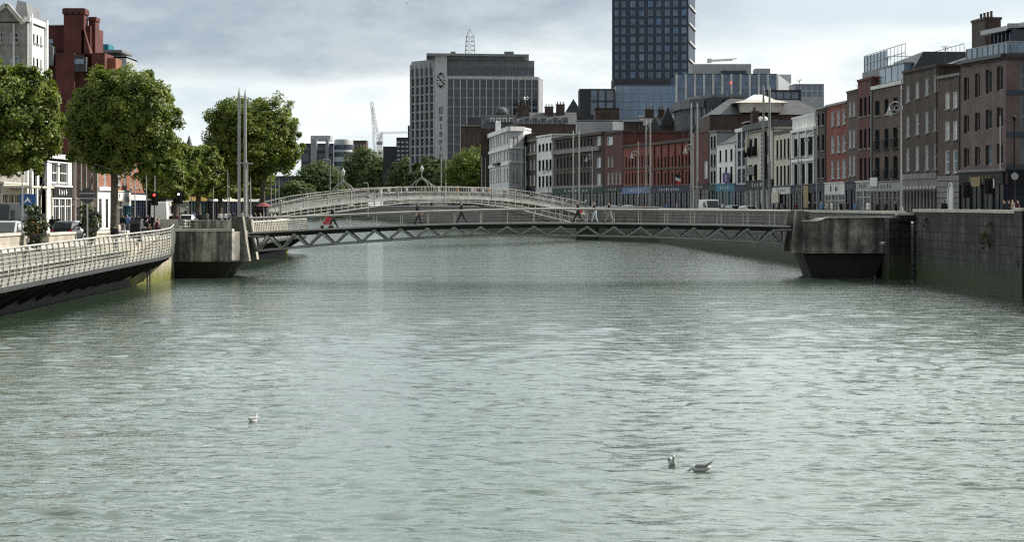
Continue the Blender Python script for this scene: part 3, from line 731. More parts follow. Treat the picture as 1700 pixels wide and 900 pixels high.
class Building:
    def __init__(s, label, poly, z0, z1, wall, name='building', group=None, cat='building'):
        s.poly = [Vector(p[:2]) for p in poly]; s.z0, s.z1 = z0, z1; s.wall = wall
        s.edges = [Fac(s.poly[i], s.poly[(i + 1) % len(s.poly)]) for i in range(len(s.poly))]
        s.ops = {i: [] for i in range(len(poly))}; s.emat = {}
        s.t = thing(name, label, cat, (*s.poly[0], z0), 0, group)
    def front(s): return s.edges[0]
    def rows(s, e, cols, rows, ref, sty, skip=(), arch=False):
        """openings from picture columns [(px0, px1)...] and picture rows [(ytop, ybottom)...] measured at column ref"""
        f = s.edges[e]
        for j, (yt, yb) in enumerate(rows):
            zt, zb_ = f.z(yt, ref), f.z(yb, ref)
            for i, (a, b) in enumerate(cols):
                if (i, j) in skip: continue
                ua, ub = f.u(a), f.u(b)
                if ua > ub: ua, ub = ub, ua
                ua = max(ua, .05); ub = min(ub, f.len - .05)
                if ub - ua < .1: continue
                s.ops[e].append(((ua, ub, zb_, zt), sty))
    def grid(s, e, n, m, z0, z1, sty, wf=.6, hf=.7, u0=0, u1=None):
        f = s.edges[e]; u1 = f.len if u1 is None else u1
        for j in range(m):
            for i in range(n):
                cu = u0 + (i + .5) * (u1 - u0) / n; w_ = (u1 - u0) / n * wf / 2; cz = z0 + (j + .5) * (z1 - z0) / m; h_ = (z1 - z0) / m * hf / 2
                s.ops[e].append(((cu - w_, cu + w_, cz - h_, cz + h_), sty))
    def finish(s, flat=True, parapet=.5, cap=None, capm='granite'):
        mb = MB(); allops = []
        for i, f in enumerate(s.edges):
            panel(mb, f, s.z0, s.z1, [o for o, _ in s.ops[i]], 1 if i in s.emat else 0)
            allops += [(f, o, st) for o, st in s.ops[i]]
        mb.build('wall', [M[s.wall]] + [M[x] for x in list(s.emat.values())[:1]], s.t)
        rest = MB(); rm = []
        for k, (f, o, st) in enumerate(allops):
            if k < 100:
                mb = MB(); kk = int(abs(math.sin(k * 12.9 + s.z1 * 3.1)) * 97)
                rv, fr, pn = window_into(mb, f, o, st, kk); mb.build('window', [M[fr], M[pn], M[rv], M[SILL]], s.t)
            else:
                rv, fr, pn = window_into(rest, f, o, st, 0); rm = [M[fr], M[pn], M[rv], M[SILL]]
        if rest.v: tag(rest.build('window', rm, s.t), kind='stuff')
        if flat:
            mb = MB(); mb.prism([(p.x, p.y) for p in s.poly], s.z1 - parapet - .2, s.z1 - parapet); mb.build('roof', M['lead'], s.t)
        if cap:
            h, o_ = cap
            for i in (0, 1):
                if i < len(s.edges):
                    mb = MB(); s.edges[i].slab(mb, -.02, s.edges[i].len + .02, s.z1 - h + .003, s.z1 + .05, -.35, o_); mb.build('cornice', M[capm], s.t)
        return s
    def band(s, e, z, h, out, m, name='string_course', u0=None, u1=None):
        f = s.edges[e]; mb = MB(); f.slab(mb, -.01 if u0 is None else u0, f.len + .01 if u1 is None else u1, z, z + h, .004, out); return mb.build(name, M[m], s.t)
    def shop(s, e, ztop, body, sign, u0=0.0, u1=None, bays=3, signh=.8, marks=None, win='shopglass', pil=None, door=True):
        """ground-floor shopfront standing proud of the wall: stall riser, glazing, pilasters, fascia sign"""
        f = s.edges[e]; u1 = f.len if u1 is None else u1; z0 = s.z0 + .02
        mb = MB(); pilm = pil or body
        f.slab(mb, u0 + .02, u1 - .02, z0, z0 + .5, .01, .16); w_ = (u1 - u0) / bays
        f.slab(mb, u0 + .02, u1 - .02, ztop - signh - .12, ztop - signh, .01, .24)
        f.slab(mb, u0 + .02, u1 - .02, ztop - .02, ztop + .12, .01, .34)
        sf = mb.build('shopfront', M[body], s.t)
        for i in range(bays + 1):
            mb = MB(); u = u0 + w_ * i; f.slab(mb, max(u - .17, u0 + .02), min(u + .17, u1 - .02), z0 + .5, ztop - signh - .12, .012, .2); mb.build('pilaster', M[pilm], sf)
        for i in range(bays):
            mb = MB(); f.slab(mb, u0 + w_ * i + .17, u0 + w_ * (i + 1) - .17, z0 + .5, ztop - signh - .12, .005, .06); mb.build('door' if (door and i == bays // 2) else 'shop_window', M[win], sf)
            mb = MB(); uc = u0 + w_ * (i + .5)
            f.slab(mb, uc - .04, uc + .04, z0 + .5, ztop - signh - .12, .062, .12); f.slab(mb, u0 + w_ * i + .17, u0 + w_ * (i + 1) - .17, ztop - signh - .85, ztop - signh - .78, .062, .11); mb.build('glazing_bar', M[body], sf)
        mb = MB(); f.slab(mb, u0 + .15, u1 - .15, ztop - signh, ztop - .02, .012, .26)
        if marks:
            m0, cnt = marks; span = (u1 - u0) * .5; uc = (u0 + u1) / 2
            for i in range(cnt):                       # worn, unreadable letters
                u = uc - span / 2 + span * (i + .5) / cnt; hh = signh * (.42 if i % 3 else .52)
                f.slab(mb, u - span / cnt * .3, u - span / cnt * .1, ztop - signh * .75, ztop - signh * .75 + hh, .262, .29, 1)
                if i % 2: f.slab(mb, u - span / cnt * .1, u + span / cnt * .25, ztop - signh * .75 + hh * .4, ztop - signh * .75 + hh * .6, .262, .288, 1)
        mb.build('sign_board', [M[sign], M[marks[0] if marks else sign]], sf)
        return sf
Q = [(46.6, 225), (45.7, 245), (43.7, 259), (42, 275), (40.3, 300), (38.8, 333), (37.8, 360), (36.5, 390), (35, 415), (32.5, 440), (27, 480), (21, 520), (14, 560), (7, 600), (-1, 660), (-12, 740)]
def qp(px):
    for a, b in zip(Q, Q[1:]):
        pa, pb = 850 + a[0] * FPX / a[1], 850 + b[0] * FPX / b[1]
        if pb <= px <= pa + 1e-6:
            f = Fac(b, a); return f.p0 + f.d * f.u(px)
    raise ValueError(px)
def row_house(label, px0, px1, ytop, ref, wall, dep=13, group=None, z0=ZR, name='building'):
    p0, p1 = qp(px0), qp(px1); f = Fac(p0, p1); e = f.d * .01
    poly = [p0 + e, p1 - e, p1 - e - f.n * dep, p0 + e - f.n * dep]
    return Building(label, poly, z0, f.z(ytop, ref), wall, name, group)
def cols(a, b, n, wf): 
    w_ = (b - a) / n; return [(a + w_ * (i + .5 - wf / 2), a + w_ * (i + .5 + wf / 2)) for i in range(n)]
def chimney(b, u, out, z0, h, w_=1.2, l=2.2, pots=3, m='brick_dk', e=0):
    f = b.edges[e]; mb = MB(); f.slab(mb, u - l / 2, u + l / 2, z0, z0 + h, -out - w_ / 2, -out + w_ / 2); f.slab(mb, u - l / 2 - .1, u + l / 2 + .1, z0 + h + .003, z0 + h + .25, -out - w_ / 2 - .1, -out + w_ / 2 + .1)
    c = mb.build('chimney', M[m], b.t)
    for i in range(pots):
        p = f.pt(u - l / 2 + l * (i + .5) / pots, z0 + h + .25, -out); mb = MB(); mb.lathe([(.17, 0), (.13, .25), (.13, .6), (.17, .65)], p, 8); mb.build('chimney_pot', M['brick_brown'], c)
def gable_roof(b, h, over=.3, m='slate', e=0, dep=13, ridge='along', u0=0, u1=None, zb=None):
    """pitched roof on a facade: ridge parallel to it, or running back from it (gable to the front)"""
    f = b.edges[e]; u1 = f.len if u1 is None else u1; z = b.z1 if zb is None else zb; mb = MB()
    if ridge == 'along':
        A = [f.pt(u0, z, over), f.pt(u1, z, over), f.pt(u1, z, -dep), f.pt(u0, z, -dep), f.pt(u0, z + h, -dep / 2), f.pt(u1, z + h, -dep / 2)]
        mb.add(A, [(0, 1, 5, 4), (2, 3, 4, 5), (1, 2, 5), (3, 0, 4), (3, 2, 1, 0)])
    else:
        c = (u0 + u1) / 2; A = [f.pt(u0, z, .02), f.pt(u1, z, .02), f.pt(u1, z, -dep), f.pt(u0, z, -dep), f.pt(c, z + h, .02), f.pt(c, z + h, -dep)]
        mb.add(A, [(0, 1, 4), (2, 3, 5), (1, 2, 5, 4), (3, 0, 4, 5), (3, 2, 1, 0)])
    return mb.build('roof', M[m], b.t)

# ================================================================== right bank terrace, from the picture edge inwards
G = 'terraced buildings on the right bank'
# corner block, purple-brown brick
p0, p1 = qp(1595), qp(1670); f = Fac(p0, p1); back = p1 + Vector((26, -4))
b = Building('purple brown brick corner block with glass penthouse at the right edge', [p0, p1, back, back - f.d * 14 + Vector((0, 0))], ZR, f.z(90, 1665), 'brick_purple', group=G)
c = [(1600.5, 1609), (1618.5, 1627), (1636.5, 1646.5), (1655, 1665)]
for i, sh in enumerate((3.5, 0, -3.5, -6.5)):
    b.rows(0, [c[i]], [(121 + sh, 160 + sh), (186 + sh * .7, 217 + sh * .5), (243 + sh * .35, 275 + sh * .2)], 1627, 'darksill')
f1 = b.edges[1]
for z0_, z1_ in ((17.0, 19.0), (12.6, 15.9), (9.3, 12.0)):
    for k in range(4): b.ops[1].append(((1.3 + k * 2.1, 3.2 + k * 2.1, z0_ - .6, z1_), 'bigglass' if k % 2 else 'curtainwall'))
b.finish(True, .4, (.28, .5), 'panel_dk')
b.band(0, b.edges[0].z(286, 1627), .28, .25, 'granite'); b.band(1, 9.0, .5, .12, 'panel_dk'); b.band(1, 12.05, .5, .1, 'panel_blue'); b.band(1, 15.95, .4, .1, 'panel_blue')
sf = b.shop(0, b.edges[0].z(287, 1627), 'black', 'black', bays=4, signh=1.0, marks=('gold', 7))
mb = MB(); b.edges[0].slab(mb, b.edges[0].u(1616), b.edges[0].u(1632), 7.5, 8.4, .27, .31); mb.build('gold_panel', M['gold'], sf)
b.shop(1, 8.9, 'navy', 'black', bays=4, signh=1.3, marks=('offwhite', 6))
t = b.t; f = b.edges[0]
mb = MB(); f.slab(mb, 2.2, f.len - .4, b.z1, b.z1 + 2.5, -9, -2.4); ph = mb.build('penthouse', M['glass_blue'], t)
mb = MB()
for k in range(11): f.slab(mb, 2.2 + k * 1.15, 2.36 + k * 1.15, b.z1, b.z1 + 2.5, -2.4, -2.25)
mb.build('window_frame', M['panel_dk'], ph)
mb = MB(); f.slab(mb, 1.2, f.len + .3, b.z1 + 2.52, b.z1 + 2.95, -10, -1.6); mb.build('penthouse_roof', M['panel_grey'], ph)
f1 = b.edges[1]; mb = MB(); f1.slab(mb, .6, 14, b.z1, b.z1 + 2.5, -7, -2.4); mb.build('penthouse', M['glass_blue'], t)
mb = MB(); f1.slab(mb, .2, 14, b.z1 + 2.52, b.z1 + 2.95, -8, -1.6); mb.build('penthouse_roof', M['panel_grey'], t)
for ff in (f, f1):
    mb = MB(); ff.slab(mb, .1, min(ff.len, 14), b.z1 + .08, b.z1 + 1.15, -.55, -.52); mb.build('glass_balustrade', M['glass_pale'], t)
    mb = MB(); ff.slab(mb, .1, min(ff.len, 14), b.z1 + 1.15, b.z1 + 1.22, -.6, -.48)
    for k in range(9): ff.slab(mb, .2 + k * 1.6, .28 + k * 1.6, b.z1 + .05, b.z1 + 1.15, -.5, -.44)
    mb.build('balustrade_rail', M['steel'], t)
mb = MB(); mb.tube(f.pt(f.len - 1.2, 9.1, .12), f.pt(f.len - 1.2, 14, .12), .07, n=6); mb.build('downpipe', M['offwhite'], t)

b = row_house('narrow brown brick house with white blinds and a rusticated arched doorway', 1557, 1595, 124, 1576, 'brick_brown', group=G)
b.rows(0, [(1569.5, 1576), (1582.5, 1589)], [(153, 180), (201, 232)], 1576, 'blind'); b.rows(0, [(1569.5, 1576), (1582.5, 1589)], [(249, 287)], 1576, 'half')
b.finish(True, .3, (.22, .16), 'granite')
f = b.front(); zt = f.z(291, 1576)
mb = MB()
for k in range(8): f.slab(mb, .05, f.len - .05, ZR + .02 + k * (zt - ZR) / 8, ZR + (k + .93) * (zt - ZR) / 8, .01, .14)
gf = mb.build('rusticated_base', M['granite'], b.t)
ud = f.u(1581)
mb = MB(); ua, ub = f.u(1577), f.u(1586); n = 8
pts = [(ua, ZR + .05)] + [((ua + ub) / 2 - math.cos(math.pi * i / n) * (ub - ua) / 2, ZR + 2.7 + math.sin(math.pi * i / n) * (ub - ua) / 2) for i in range(n + 1)] + [(ub, ZR + .05)]
mb.add([f.pt(u, z, .16) for u, z in pts], [tuple(range(len(pts)))]); dr = mb.build('door', M['white'], gf)
mb = MB(); mb.path([f.pt(u, z, .18) for u, z in pts], .12, 5); mb.build('door_surround', M['offwhite'], dr)
mb = MB(); mb.add([f.pt(0, b.z1 + .1, -2), f.pt(f.len, b.z1 + .1, -2), f.pt(f.len, b.z1 + .1, -11), f.pt(0, b.z1 + .1, -11), f.pt(0, b.z1 + 2.1, -6), f.pt(f.len, b.z1 + 2.9, -6)], [(0, 1, 5, 4), (2, 3, 4, 5), (1, 2, 5), (3, 0, 4)]); mb.build('roof', M['lead'], b.t)

b = row_house('sooty brown brick house with tall sash windows over a granite arcade', 1499, 1557, 112, 1530, 'brick_dk', group=G)
for (a, dy) in ((1505, 6), (1520.5, 2.5), (1536.5, -.5), (1553, -4)):
    b.rows(0, [(a, a + 5.2)] if a < 1550 else [(a - 2, a + 3.2)], [(132 + dy, 159 + dy), (186 + dy * .6, 221 + dy * .5), (241 + dy * .3, 282)], 1530, 'white')
b.finish(True, .3, (.2, .15), 'brick_dk')
f = b.front(); zt = f.z(288, 1530); mb = MB(); f.slab(mb, .05, f.len - .05, zt - .55, zt, .01, .22); f.slab(mb, .05, f.len - .05, zt - 1.6, zt - .55, .01, .12); ar = mb.build('arcade', M['granite'], b.t)
for k in range(11):
    u = .35 + k * (f.len - .7) / 10; mb = MB(); p = f.pt(u, ZR, .25); mb.lathe([(.24, 0), (.24, .3), (.17, .4), (.15, 2.9), (.24, 3.05), (.24, zt - 1.6 - ZR)], p, 8); mb.build('column', M['granite'], ar)
for k in range(10):
    u0_ = .35 + (k + .2) * (f.len - .7) / 10; u1_ = .35 + (k + .8) * (f.len - .7) / 10; mb = MB(); f.slab(mb, u0_, u1_, ZR + .4, zt - 1.7, .008, .05); uc = (u0_ + u1_) / 2
    pts = [(uc + math.cos(a) * (u1_ - u0_) / 2, zt - 1.68 + math.sin(a) * .45) for a in np.linspace(0, math.pi, 8)]
    mb.add([f.pt(u, z, .128) for u, z in pts][::-1], [tuple(range(8))]); mb.build('arched_window', M['glass'], ar)
chimney(b, f.u(1549), 5.5, b.z1 - .5, 5.0, 1.6, 5.2, 4)
gable_roof(b, 1.8, 0, 'lead', dep=11, u0=f.u(1536), zb=b.z1 - .4)

b = row_house('brick house with dark mansard and large dark windows above a painted shopfront', 1448, 1499, 139, 1473, 'brick_brown', group=G)
b.rows(0, [(1453, 1460.5), (1468.5, 1475), (1483, 1490.5)], [(164, 189), (213, 247), (260, 297)], 1473, 'dark')
b.finish(True, .2, (.35, .2), 'offwhite')
f = b.front(); mb = MB(); zt = b.z1
A = [f.pt(0, zt, -.4), f.pt(f.len, zt, -.4), f.pt(f.len, zt, -11), f.pt(0, zt, -11), f.pt(1.2, zt + 2.7, -2.2), f.pt(f.len, zt + 3.1, -2.2), f.pt(f.len, zt + 3.1, -9.5), f.pt(1.2, zt + 2.7, -9.5)]
mb.hexa(A); mr_ = mb.build('mansard_roof', M['panel_dk'], b.t)
for k in range(4):
    mb = MB(); u = 1.6 + k * (f.len - 3) / 4; f.slab(mb, u, u + (f.len - 3) / 4 - .35, zt + .25, zt + 1.9, -1.3, -.5); f.slab(mb, u - .1, u + (f.len - 3) / 4 - .25, zt + 1.9, zt + 2.05, -1.9, -.42, 1); mb.build('dormer', [M['glass_pale'], M['lead']], mr_)
b.shop(0, f.z(302, 1473), 'granite', 'greyrender', bays=4, signh=.95, marks=('black', 5))
mb = MB(); f.slab(mb, .4, 4.4, ZR + 3.6, ZR + 4.6, .3, .36); mb.build('pale_banner', M['offwhite'], b.t)
for z_ in (f.z(247, 1473), f.z(297, 1473)):
    for (a, c_) in ((1452, 1461.5), (1467.5, 1476), (1482, 1491.5)):
        mb = MB(); u0_, u1_ = f.u(a), f.u(c_); 
        for q in np.linspace(u0_, u1_, 7): f.slab(mb, q - .02, q + .02, z_ - .05, z_ + 1.0, .2, .24)
        f.slab(mb, u0_, u1_, z_ + 1.0, z_ + 1.07, .18, .26); f.slab(mb, u0_, u1_, z_ - .12, z_ - .05, .004, .26); mb.build('balconette', M['black'], b.t)
mb = MB(); mb.tube(f.pt(.1, ZR + .5, .12), f.pt(.1, b.z1 - .5, .12), .09, n=6); mb.build('downpipe', M['greyrender'], b.t)

b = row_house('very dark red brick house with slim dark windows beside the downpipe', 1424, 1448, 130, 1436, 'brick_dkred', group=G)
b.rows(0, [(1427, 1431.5), (1434.5, 1438.5), (1442, 1446.5)], [(161, 192), (214, 246), (262, 299)], 1436, 'dark'); b.finish(True, .4, (.2, .12), 'brick_dkred')
b.shop(0, b.front().z(302, 1436), 'offwhite', 'greyrender', bays=2, signh=.9, marks=('black', 4))
b = row_house('brown brick house with paired narrow windows and a set back penthouse', 1406, 1424, 150, 1415, 'brick_brown', group=G)
b.rows(0, [(1409.5, 1413), (1416, 1419.5)], [(168, 193), (214, 245), (258, 292)], 1415, 'white'); b.finish(True, .4, (.18, .12), 'brick_brown')
b.shop(0, b.front().z(303, 1415), 'navy', 'navy', bays=2, signh=.8, marks=('gold', 3))
f = b.front(); zt = b.z1; ph0 = f.u(1393)
mb = MB(); f.slab(mb, -6.5, f.len + 4, zt + 1.2, zt + 2.6, -10, -3.0); ph = mb.build('penthouse_roof', M['lead'], b.t)
mb = MB(); f.slab(mb, -6.2, f.len + 3.8, zt - .4, zt + 1.2, -9.5, -3.4); mb.build('penthouse', M['glass_pale'], b.t)
mb = MB()
for (o_) in (-3.2, -9.8):
    for u in np.linspace(-6.4, f.len + 12, 13): mb.tube(f.pt(u, zt + 2.6, o_), f.pt(u, zt + 4.6, o_), .035, n=5)
    for z_ in (3.6, 4.6): mb.tube(f.pt(-6.4, zt + z_, o_), f.pt(f.len + 12, zt + z_, o_), .045, n=5)
mb.tube(f.pt(-6.4, zt + 4.6, -3.2), f.pt(-6.4, zt + 4.6, -9.8), .045, n=5); mb.build('roof_railing', M['steel'], b.t)
mb = MB(); f.slab(mb, -6.4, f.len + 1, zt + 2.6, zt + 4.5, -3.25, -3.23); mb.build('glass_screen', M['glass_pale'], b.t)
b = row_house('bright red brick house three windows wide over a white shop sign', 1372, 1406, 171, 1389, 'brick_red', group=G)
b.rows(0, [(1380, 1385), (1389.5, 1394.5), (1398.5, 1404)], [(183, 208), (225, 253), (265, 296)], 1389, 'white'); b.finish(True, .4, (.2, .14), 'greyrender')
b.shop(0, b.front().z(304, 1389), 'offwhite', 'offwhite', bays=3, signh=1.3, marks=('black', 2)); chimney(b, 2, 6, b.z1 - .5, 1.6, 1, 1.6, 2)
b = row_house('dark brown brick house two bays wide beside the white fronted building', 1354, 1372, 178, 1363, 'brick_dk', group=G)
b.rows(0, [(1356.5, 1360.5), (1364.5, 1368.5)], [(189, 208), (224, 250), (263, 295)], 1363, 'dark'); b.finish(True, .4, (.18, .12), 'greyrender')
b.shop(0, b.front().z(305, 1363), 'navy', 'navy', bays=2, signh=.9)
b = row_house('white and grey fronted building with huge windows and a blocky balustrade', 1315, 1354, 213, 1335, 'offwhite', group=G)
b.rows(0, [(1318.5, 1324.5), (1329, 1337.5), (1341.5, 1351)], [(228, 258), (271, 306)], 1335, 'dark'); b.finish(True, .4, (.35, .25), 'white')
f = b.front()
for k in range(8):
    mb = MB(); u = f.len * (k + .25) / 8; f.slab(mb, u, u + f.len / 16, b.z1 + .06, b.z1 + 1.5, -.3, .05); mb.build('parapet_block', M['white'], b.t)
mb = MB(); f.slab(mb, 0, f.len, b.z1 + 1.5, b.z1 + 1.75, -.35, .12); mb.build('parapet_rail', M['white'], b.t)
for px in (1316.5, 1327, 1339.5, 1352.5):
    mb = MB(); u = f.u(px); f.slab(mb, u - .32, u + .32, f.z(308, 1335), b.z1 - .35, .006, .2); mb.build('giant_pilaster', M['white'], b.t)
b.band(0, f.z(268, 1335), .5, .28, 'white'); b.shop(0, f.z(308, 1335), 'black', 'navy', bays=4, signh=.9, marks=('gold', 4))
mb = MB(); f.slab(mb, f.u(1338), f.u(1346), ZR + 1.2, ZR + 4.2, .3, .34); mb.build('painted_mural', M['gold'], b.t)
b = row_house('cream rendered house with four narrow windows in each row', 1285, 1315, 217, 1300, 'cream', group=G)
b.rows(0, cols(1287.5, 1312, 4, .5), [(231, 262), (275, 307)], 1300, 'dark'); b.finish(True, .3, (.2, .2), 'brick_brown')
b.shop(0, b.front().z(310, 1300), 'black', 'offwhite', bays=3, signh=1.0, marks=('black', 5)); 
f = b.front(); mb = MB(); f.slab(mb, 1.2, f.len * .45, ZR + 1.8, ZR + 3.3, .3, .55); mb.build('window_box', M['cream'], b.t)
b = row_house('cream pub with dark cornice roof, hanging baskets and upright ladder sign', 1240, 1285, 214, 1262, 'cream', group=G)
b.rows(0, [(1243, 1249), (1252, 1257), (1274, 1279)], [(228, 258), (272, 300)], 1262, 'dark'); b.finish(True, .3)
f = b.front(); mb = MB(); f.slab(mb, -.2, f.len + .2, b.z1 + .01, b.z1 + .9, -6, .7); mb.build('roof', M['slate'], b.t)
b.shop(0, f.z(300, 1262), 'black', 'black', bays=5, signh=1.2, marks=('offwhite', 5), pil='white')
mb = MB(); f.slab(mb, f.u(1268), f.u(1273.5), f.z(310, 1270), f.z(218, 1270), .1, .4, 0)
for k in range(13): zz = f.z(218 + k * 7, 1270); f.slab(mb, f.u(1268.6), f.u(1273), zz - .38, zz - .12, .402, .43, 1)
mb.build('upright_sign', [M['black'], M['greyrender']], b.t)
mb = MB(); f.slab(mb, f.u(1242), f.u(1255), f.z(290, 1250), f.z(276, 1250), .1, .3); mb.build('dark_name_board', M['panel_dk'], b.t)
for px in (1244, 1250, 1258):
    mb = MB(); p = f.pt(f.u(px), f.z(252, 1250), .6); mb.ball(p, (.4, .4, .8), 8, 6); mb.build('hanging_basket', M['black'], b.t)
mb = MB(); p = f.pt(f.u(1247), f.z(240, 1250), .5); mb.lathe([(.3, -1.2), (.5, -.6), (.35, 0), (.5, .5), (.2, 1.2), (.08, 2.4)], p, 8); mb.build('gilded_finial', M['cream'], b.t)
b = row_house('slim blue glass bay with white frame between the white gable and cream pub', 1222, 1240, 213, 1231, 'panel_grey', group=G)
b.rows(0, [(1225, 1230), (1232.5, 1237)], [(219, 246), (250, 276), (280, 304)], 1231, 'curtainwall'); b.finish(True, .3, (.5, .2), 'white'); b.shop(0, b.front().z(308, 1231), 'navy', 'navy', bays=2)
b = row_house('white rendered house with slate roof and a purple banner on its front', 1190, 1222, 238, 1206, 'white', group=G)
b.rows(0, [(1194.5, 1197.5), (1204, 1207), (1212.5, 1216)], [(248, 267), (277, 303)], 1206, 'dark'); b.finish(False)
gable_roof(b, 3.6, .3, 'slate', ridge='along'); f = b.front()
b.shop(0, f.z(306, 1206), 'teal', 'teal', bays=3, signh=1.0, marks=('offwhite', 4)); chimney(b, 1.2, 6, b.z1 + 2, 3.2, 1, 1.8, 3)
mb = MB(); f.slab(mb, f.u(1205), f.u(1216), f.z(303, 1210), f.z(287, 1210), .45, .52)
for u in (-.22, .22): f.slab(mb, f.u(1210.5) + u - .08, f.u(1210.5) + u + .08, f.z(299, 1210), f.z(292, 1210), .522, .54, 1)
f.slab(mb, f.u(1210.5) - .5, f.u(1210.5) + .5, f.z(291.6, 1210), f.z(290.8, 1210), .522, .54, 1); f.slab(mb, f.u(1210.5) - .4, f.u(1210.5) + .4, f.z(301, 1210), f.z(300, 1210), .522, .54, 1)
mb.build('banner', [M['purple'], M['white']], b.t)
b = row_house('narrow grey stone house with two window columns next to the white gable', 1178, 1190, 217, 1184, 'greyrender', group=G)
b.rows(0, [(1180, 1183), (1185, 1188)], [(226, 246), (256, 276), (284, 304)], 1184, 'dark'); b.finish(True, .3, (.2, .15), 'granite'); b.shop(0, b.front().z(308, 1184), 'green_dk', 'green_dk', bays=2)
b = row_house('plain dark red brick corner wall with one round window', 1150, 1178, 219, 1164, 'brick_dkred', group=G)
f = b.front(); b.rows(0, [(1169.5, 1174.5)], [(268, 296)], 1164, 'half'); b.finish(True, .3, (.2, .1), 'brick_dkred'); b.shop(0, f.z(306, 1164), 'brick_dkred', 'black', bays=2, marks=('offwhite', 3))
# long Victorian red brick range: two buildings
b = row_house('long red brick Victorian range with pilasters over dark pub fronts', 1080, 1150, 233, 1115, 'brick_red', group=G)
b.rows(0, cols(1084, 1148, 11, .42), [(259, 277), (286, 306)], 1115, 'dark'); b.finish(True, .5, (.5, .35), 'brick_dk'); f = b.front()
for c_ in cols(1081, 1150, 6, .12): mb = MB(); f.slab(mb, f.u(c_[0]), f.u(c_[1]), f.z(308, 1115), b.z1 - .5, .006, .22); mb.build('brick_pilaster', M['brick_dkred'], b.t)
b.band(0, f.z(281, 1115), .35, .2, 'brick_dk'); b.shop(0, f.z(309, 1115), 'navy', 'navy', bays=8, signh=1.1, marks=('offwhite', 9))
b = row_house('dark red brick building with closely spaced narrow windows and blue shopfront', 1035, 1080, 239, 1057, 'brick_red', group=G)
b.rows(0, cols(1037, 1079, 8, .42), [(259, 277), (286, 306)], 1057, 'dark'); b.finish(True, .4, (.4, .3), 'brick_dk'); f = b.front(); b.band(0, f.z(281, 1057), .35, .18, 'brick_dk')
b.shop(0, f.z(310, 1057), 'black', 'blue', bays=5, signh=1.3, marks=('offwhite', 6))
b = row_house('taller sooty corner building with white sash windows near the roof terrace', 1003, 1035, 219, 1018, 'brick_dkred', group=G)
b.rows(0, [(1008, 1017)], [(226, 240)], 1018, 'sash'); b.rows(0, cols(1007, 1033, 4, .4), [(259, 277), (286, 306)], 1018, 'white', skip=((2, 0), (3, 0))); b.finish(True, .4, (.3, .2), 'brick_dk'); b.shop(0, b.front().z(311, 1018), 'black', 'green_dk', bays=3, marks=('offwhite', 4))
b = row_house('wide dark brown brick warehouse with a heavy stone cornice band', 919, 1003, 224, 960, 'brick_dk', group=G, dep=16)
b.rows(0, cols(923, 985, 11, .42), [(232, 244), (259, 278), (287, 307)], 960, 'dark'); b.rows(0, [(991, 997)], [(226, 241), (261, 278), (288, 307)], 995, 'half'); b.finish(True, .4, (.5, .5), 'brick_dk'); f = b.front()
b.band(0, f.z(253, 960), .9, .5, 'granite', 'cornice', 0, f.u(998)); b.band(0, f.z(312, 960), .5, .35, 'granite'); b.shop(0, f.z(312, 960), 'black', 'green_dk', bays=8, signh=1.1, marks=('offwhite', 7))
b = row_house('narrow white fronted house with three tall window bays between dark bricks', 891, 918, 224, 905, 'white', group=G)
b.rows(0, cols(893, 917, 4, .6), [(238, 250), (265, 282), (292, 310)], 905, 'dark'); b.finish(True, .3, (.3, .2), 'white'); b.shop(0, b.front().z(313, 905), 'offwhite', 'offwhite', bays=3)
b = row_house('dark brick house with a stone string course left of the white front', 870, 891, 222, 880, 'brick_dk', group=G)
b.rows(0, cols(872, 890, 3, .4), [(240, 252), (266, 282), (291, 308)], 880, 'half'); b.finish(True, .3, (.3, .2), 'brick_dk'); b.band(0, b.front().z(258, 880), .6, .2, 'granite'); b.band(0, b.front().z(235, 880), .4, .2, 'granite'); b.shop(0, b.front().z(313, 880), 'black', 'navy', bays=3)
# ornate white stucco building with grey side
p0, p1, p2 = qp(806), Vector((X(846, 622), 622.0)), Vector((X(869, 624), 624.0))
b = Building('ornate white stucco building with grey side wall and curved pediment', [p0, p1, p2, p2 + Vector((2, 16)), p0 + Vector((12, 16))], ZR, Z(210, 622), 'stucco', group=G)
b.rows(0, cols(809, 822, 3, .5) + cols(823, 833, 3, .5) + cols(835, 845, 2, .5), [(226, 241), (254, 268), (282, 302)], 825, 'white')
b.rows(1, cols(850, 862, 2, .45), [(227, 241), (254, 268), (284, 302)], 856, 'half'); b.finish(True, .5, (1.0, .5), 'white')
b.band(0, Z(247, 622), .7, .3, 'white'); b.band(1, Z(247, 626), .5, .3, 'white'); b.band(1, Z(271, 626), .5, .3, 'white'); b.band(0, Z(273, 622), .7, .3, 'white'); b.band(1, Z(316, 626), .8, .2, 'offwhite')
f = b.front(); mb = MB(); uc = f.len * .5
f.slab(mb, uc - 2.6, uc + 2.6, b.z1 + .06, b.z1 + 1.1, -.8, .1)
pts = [(uc + 2.4 * math.cos(a), b.z1 + 1.1 + 1.6 * math.sin(a)) for a in np.linspace(0, math.pi, 10)]
n_ = len(pts); mb.add([f.pt(u, z, .1) for u, z in pts] + [f.pt(u, z, -.8) for u, z in pts], [tuple(range(n_))[::-1], tuple(range(n_, 2 * n_))] + [(i, i + 1, n_ + i + 1, n_ + i) for i in range(n_ - 1)])
for s_ in (-2.9, 2.9): f.slab(mb, uc + s_ - .4, uc + s_ + .4, b.z1 + .06, b.z1 + 2.6, -.8, .1)
mb.build('pediment', M['white'], b.t)
mb = MB(); f.slab(mb, f.u(824), f.u(833), Z(271, 622), Z(267, 622), .3, 1.0); mb.build('balcony', M['black'], b.t)
b.shop(0, Z(316, 622), 'offwhite', 'offwhite', bays=3)
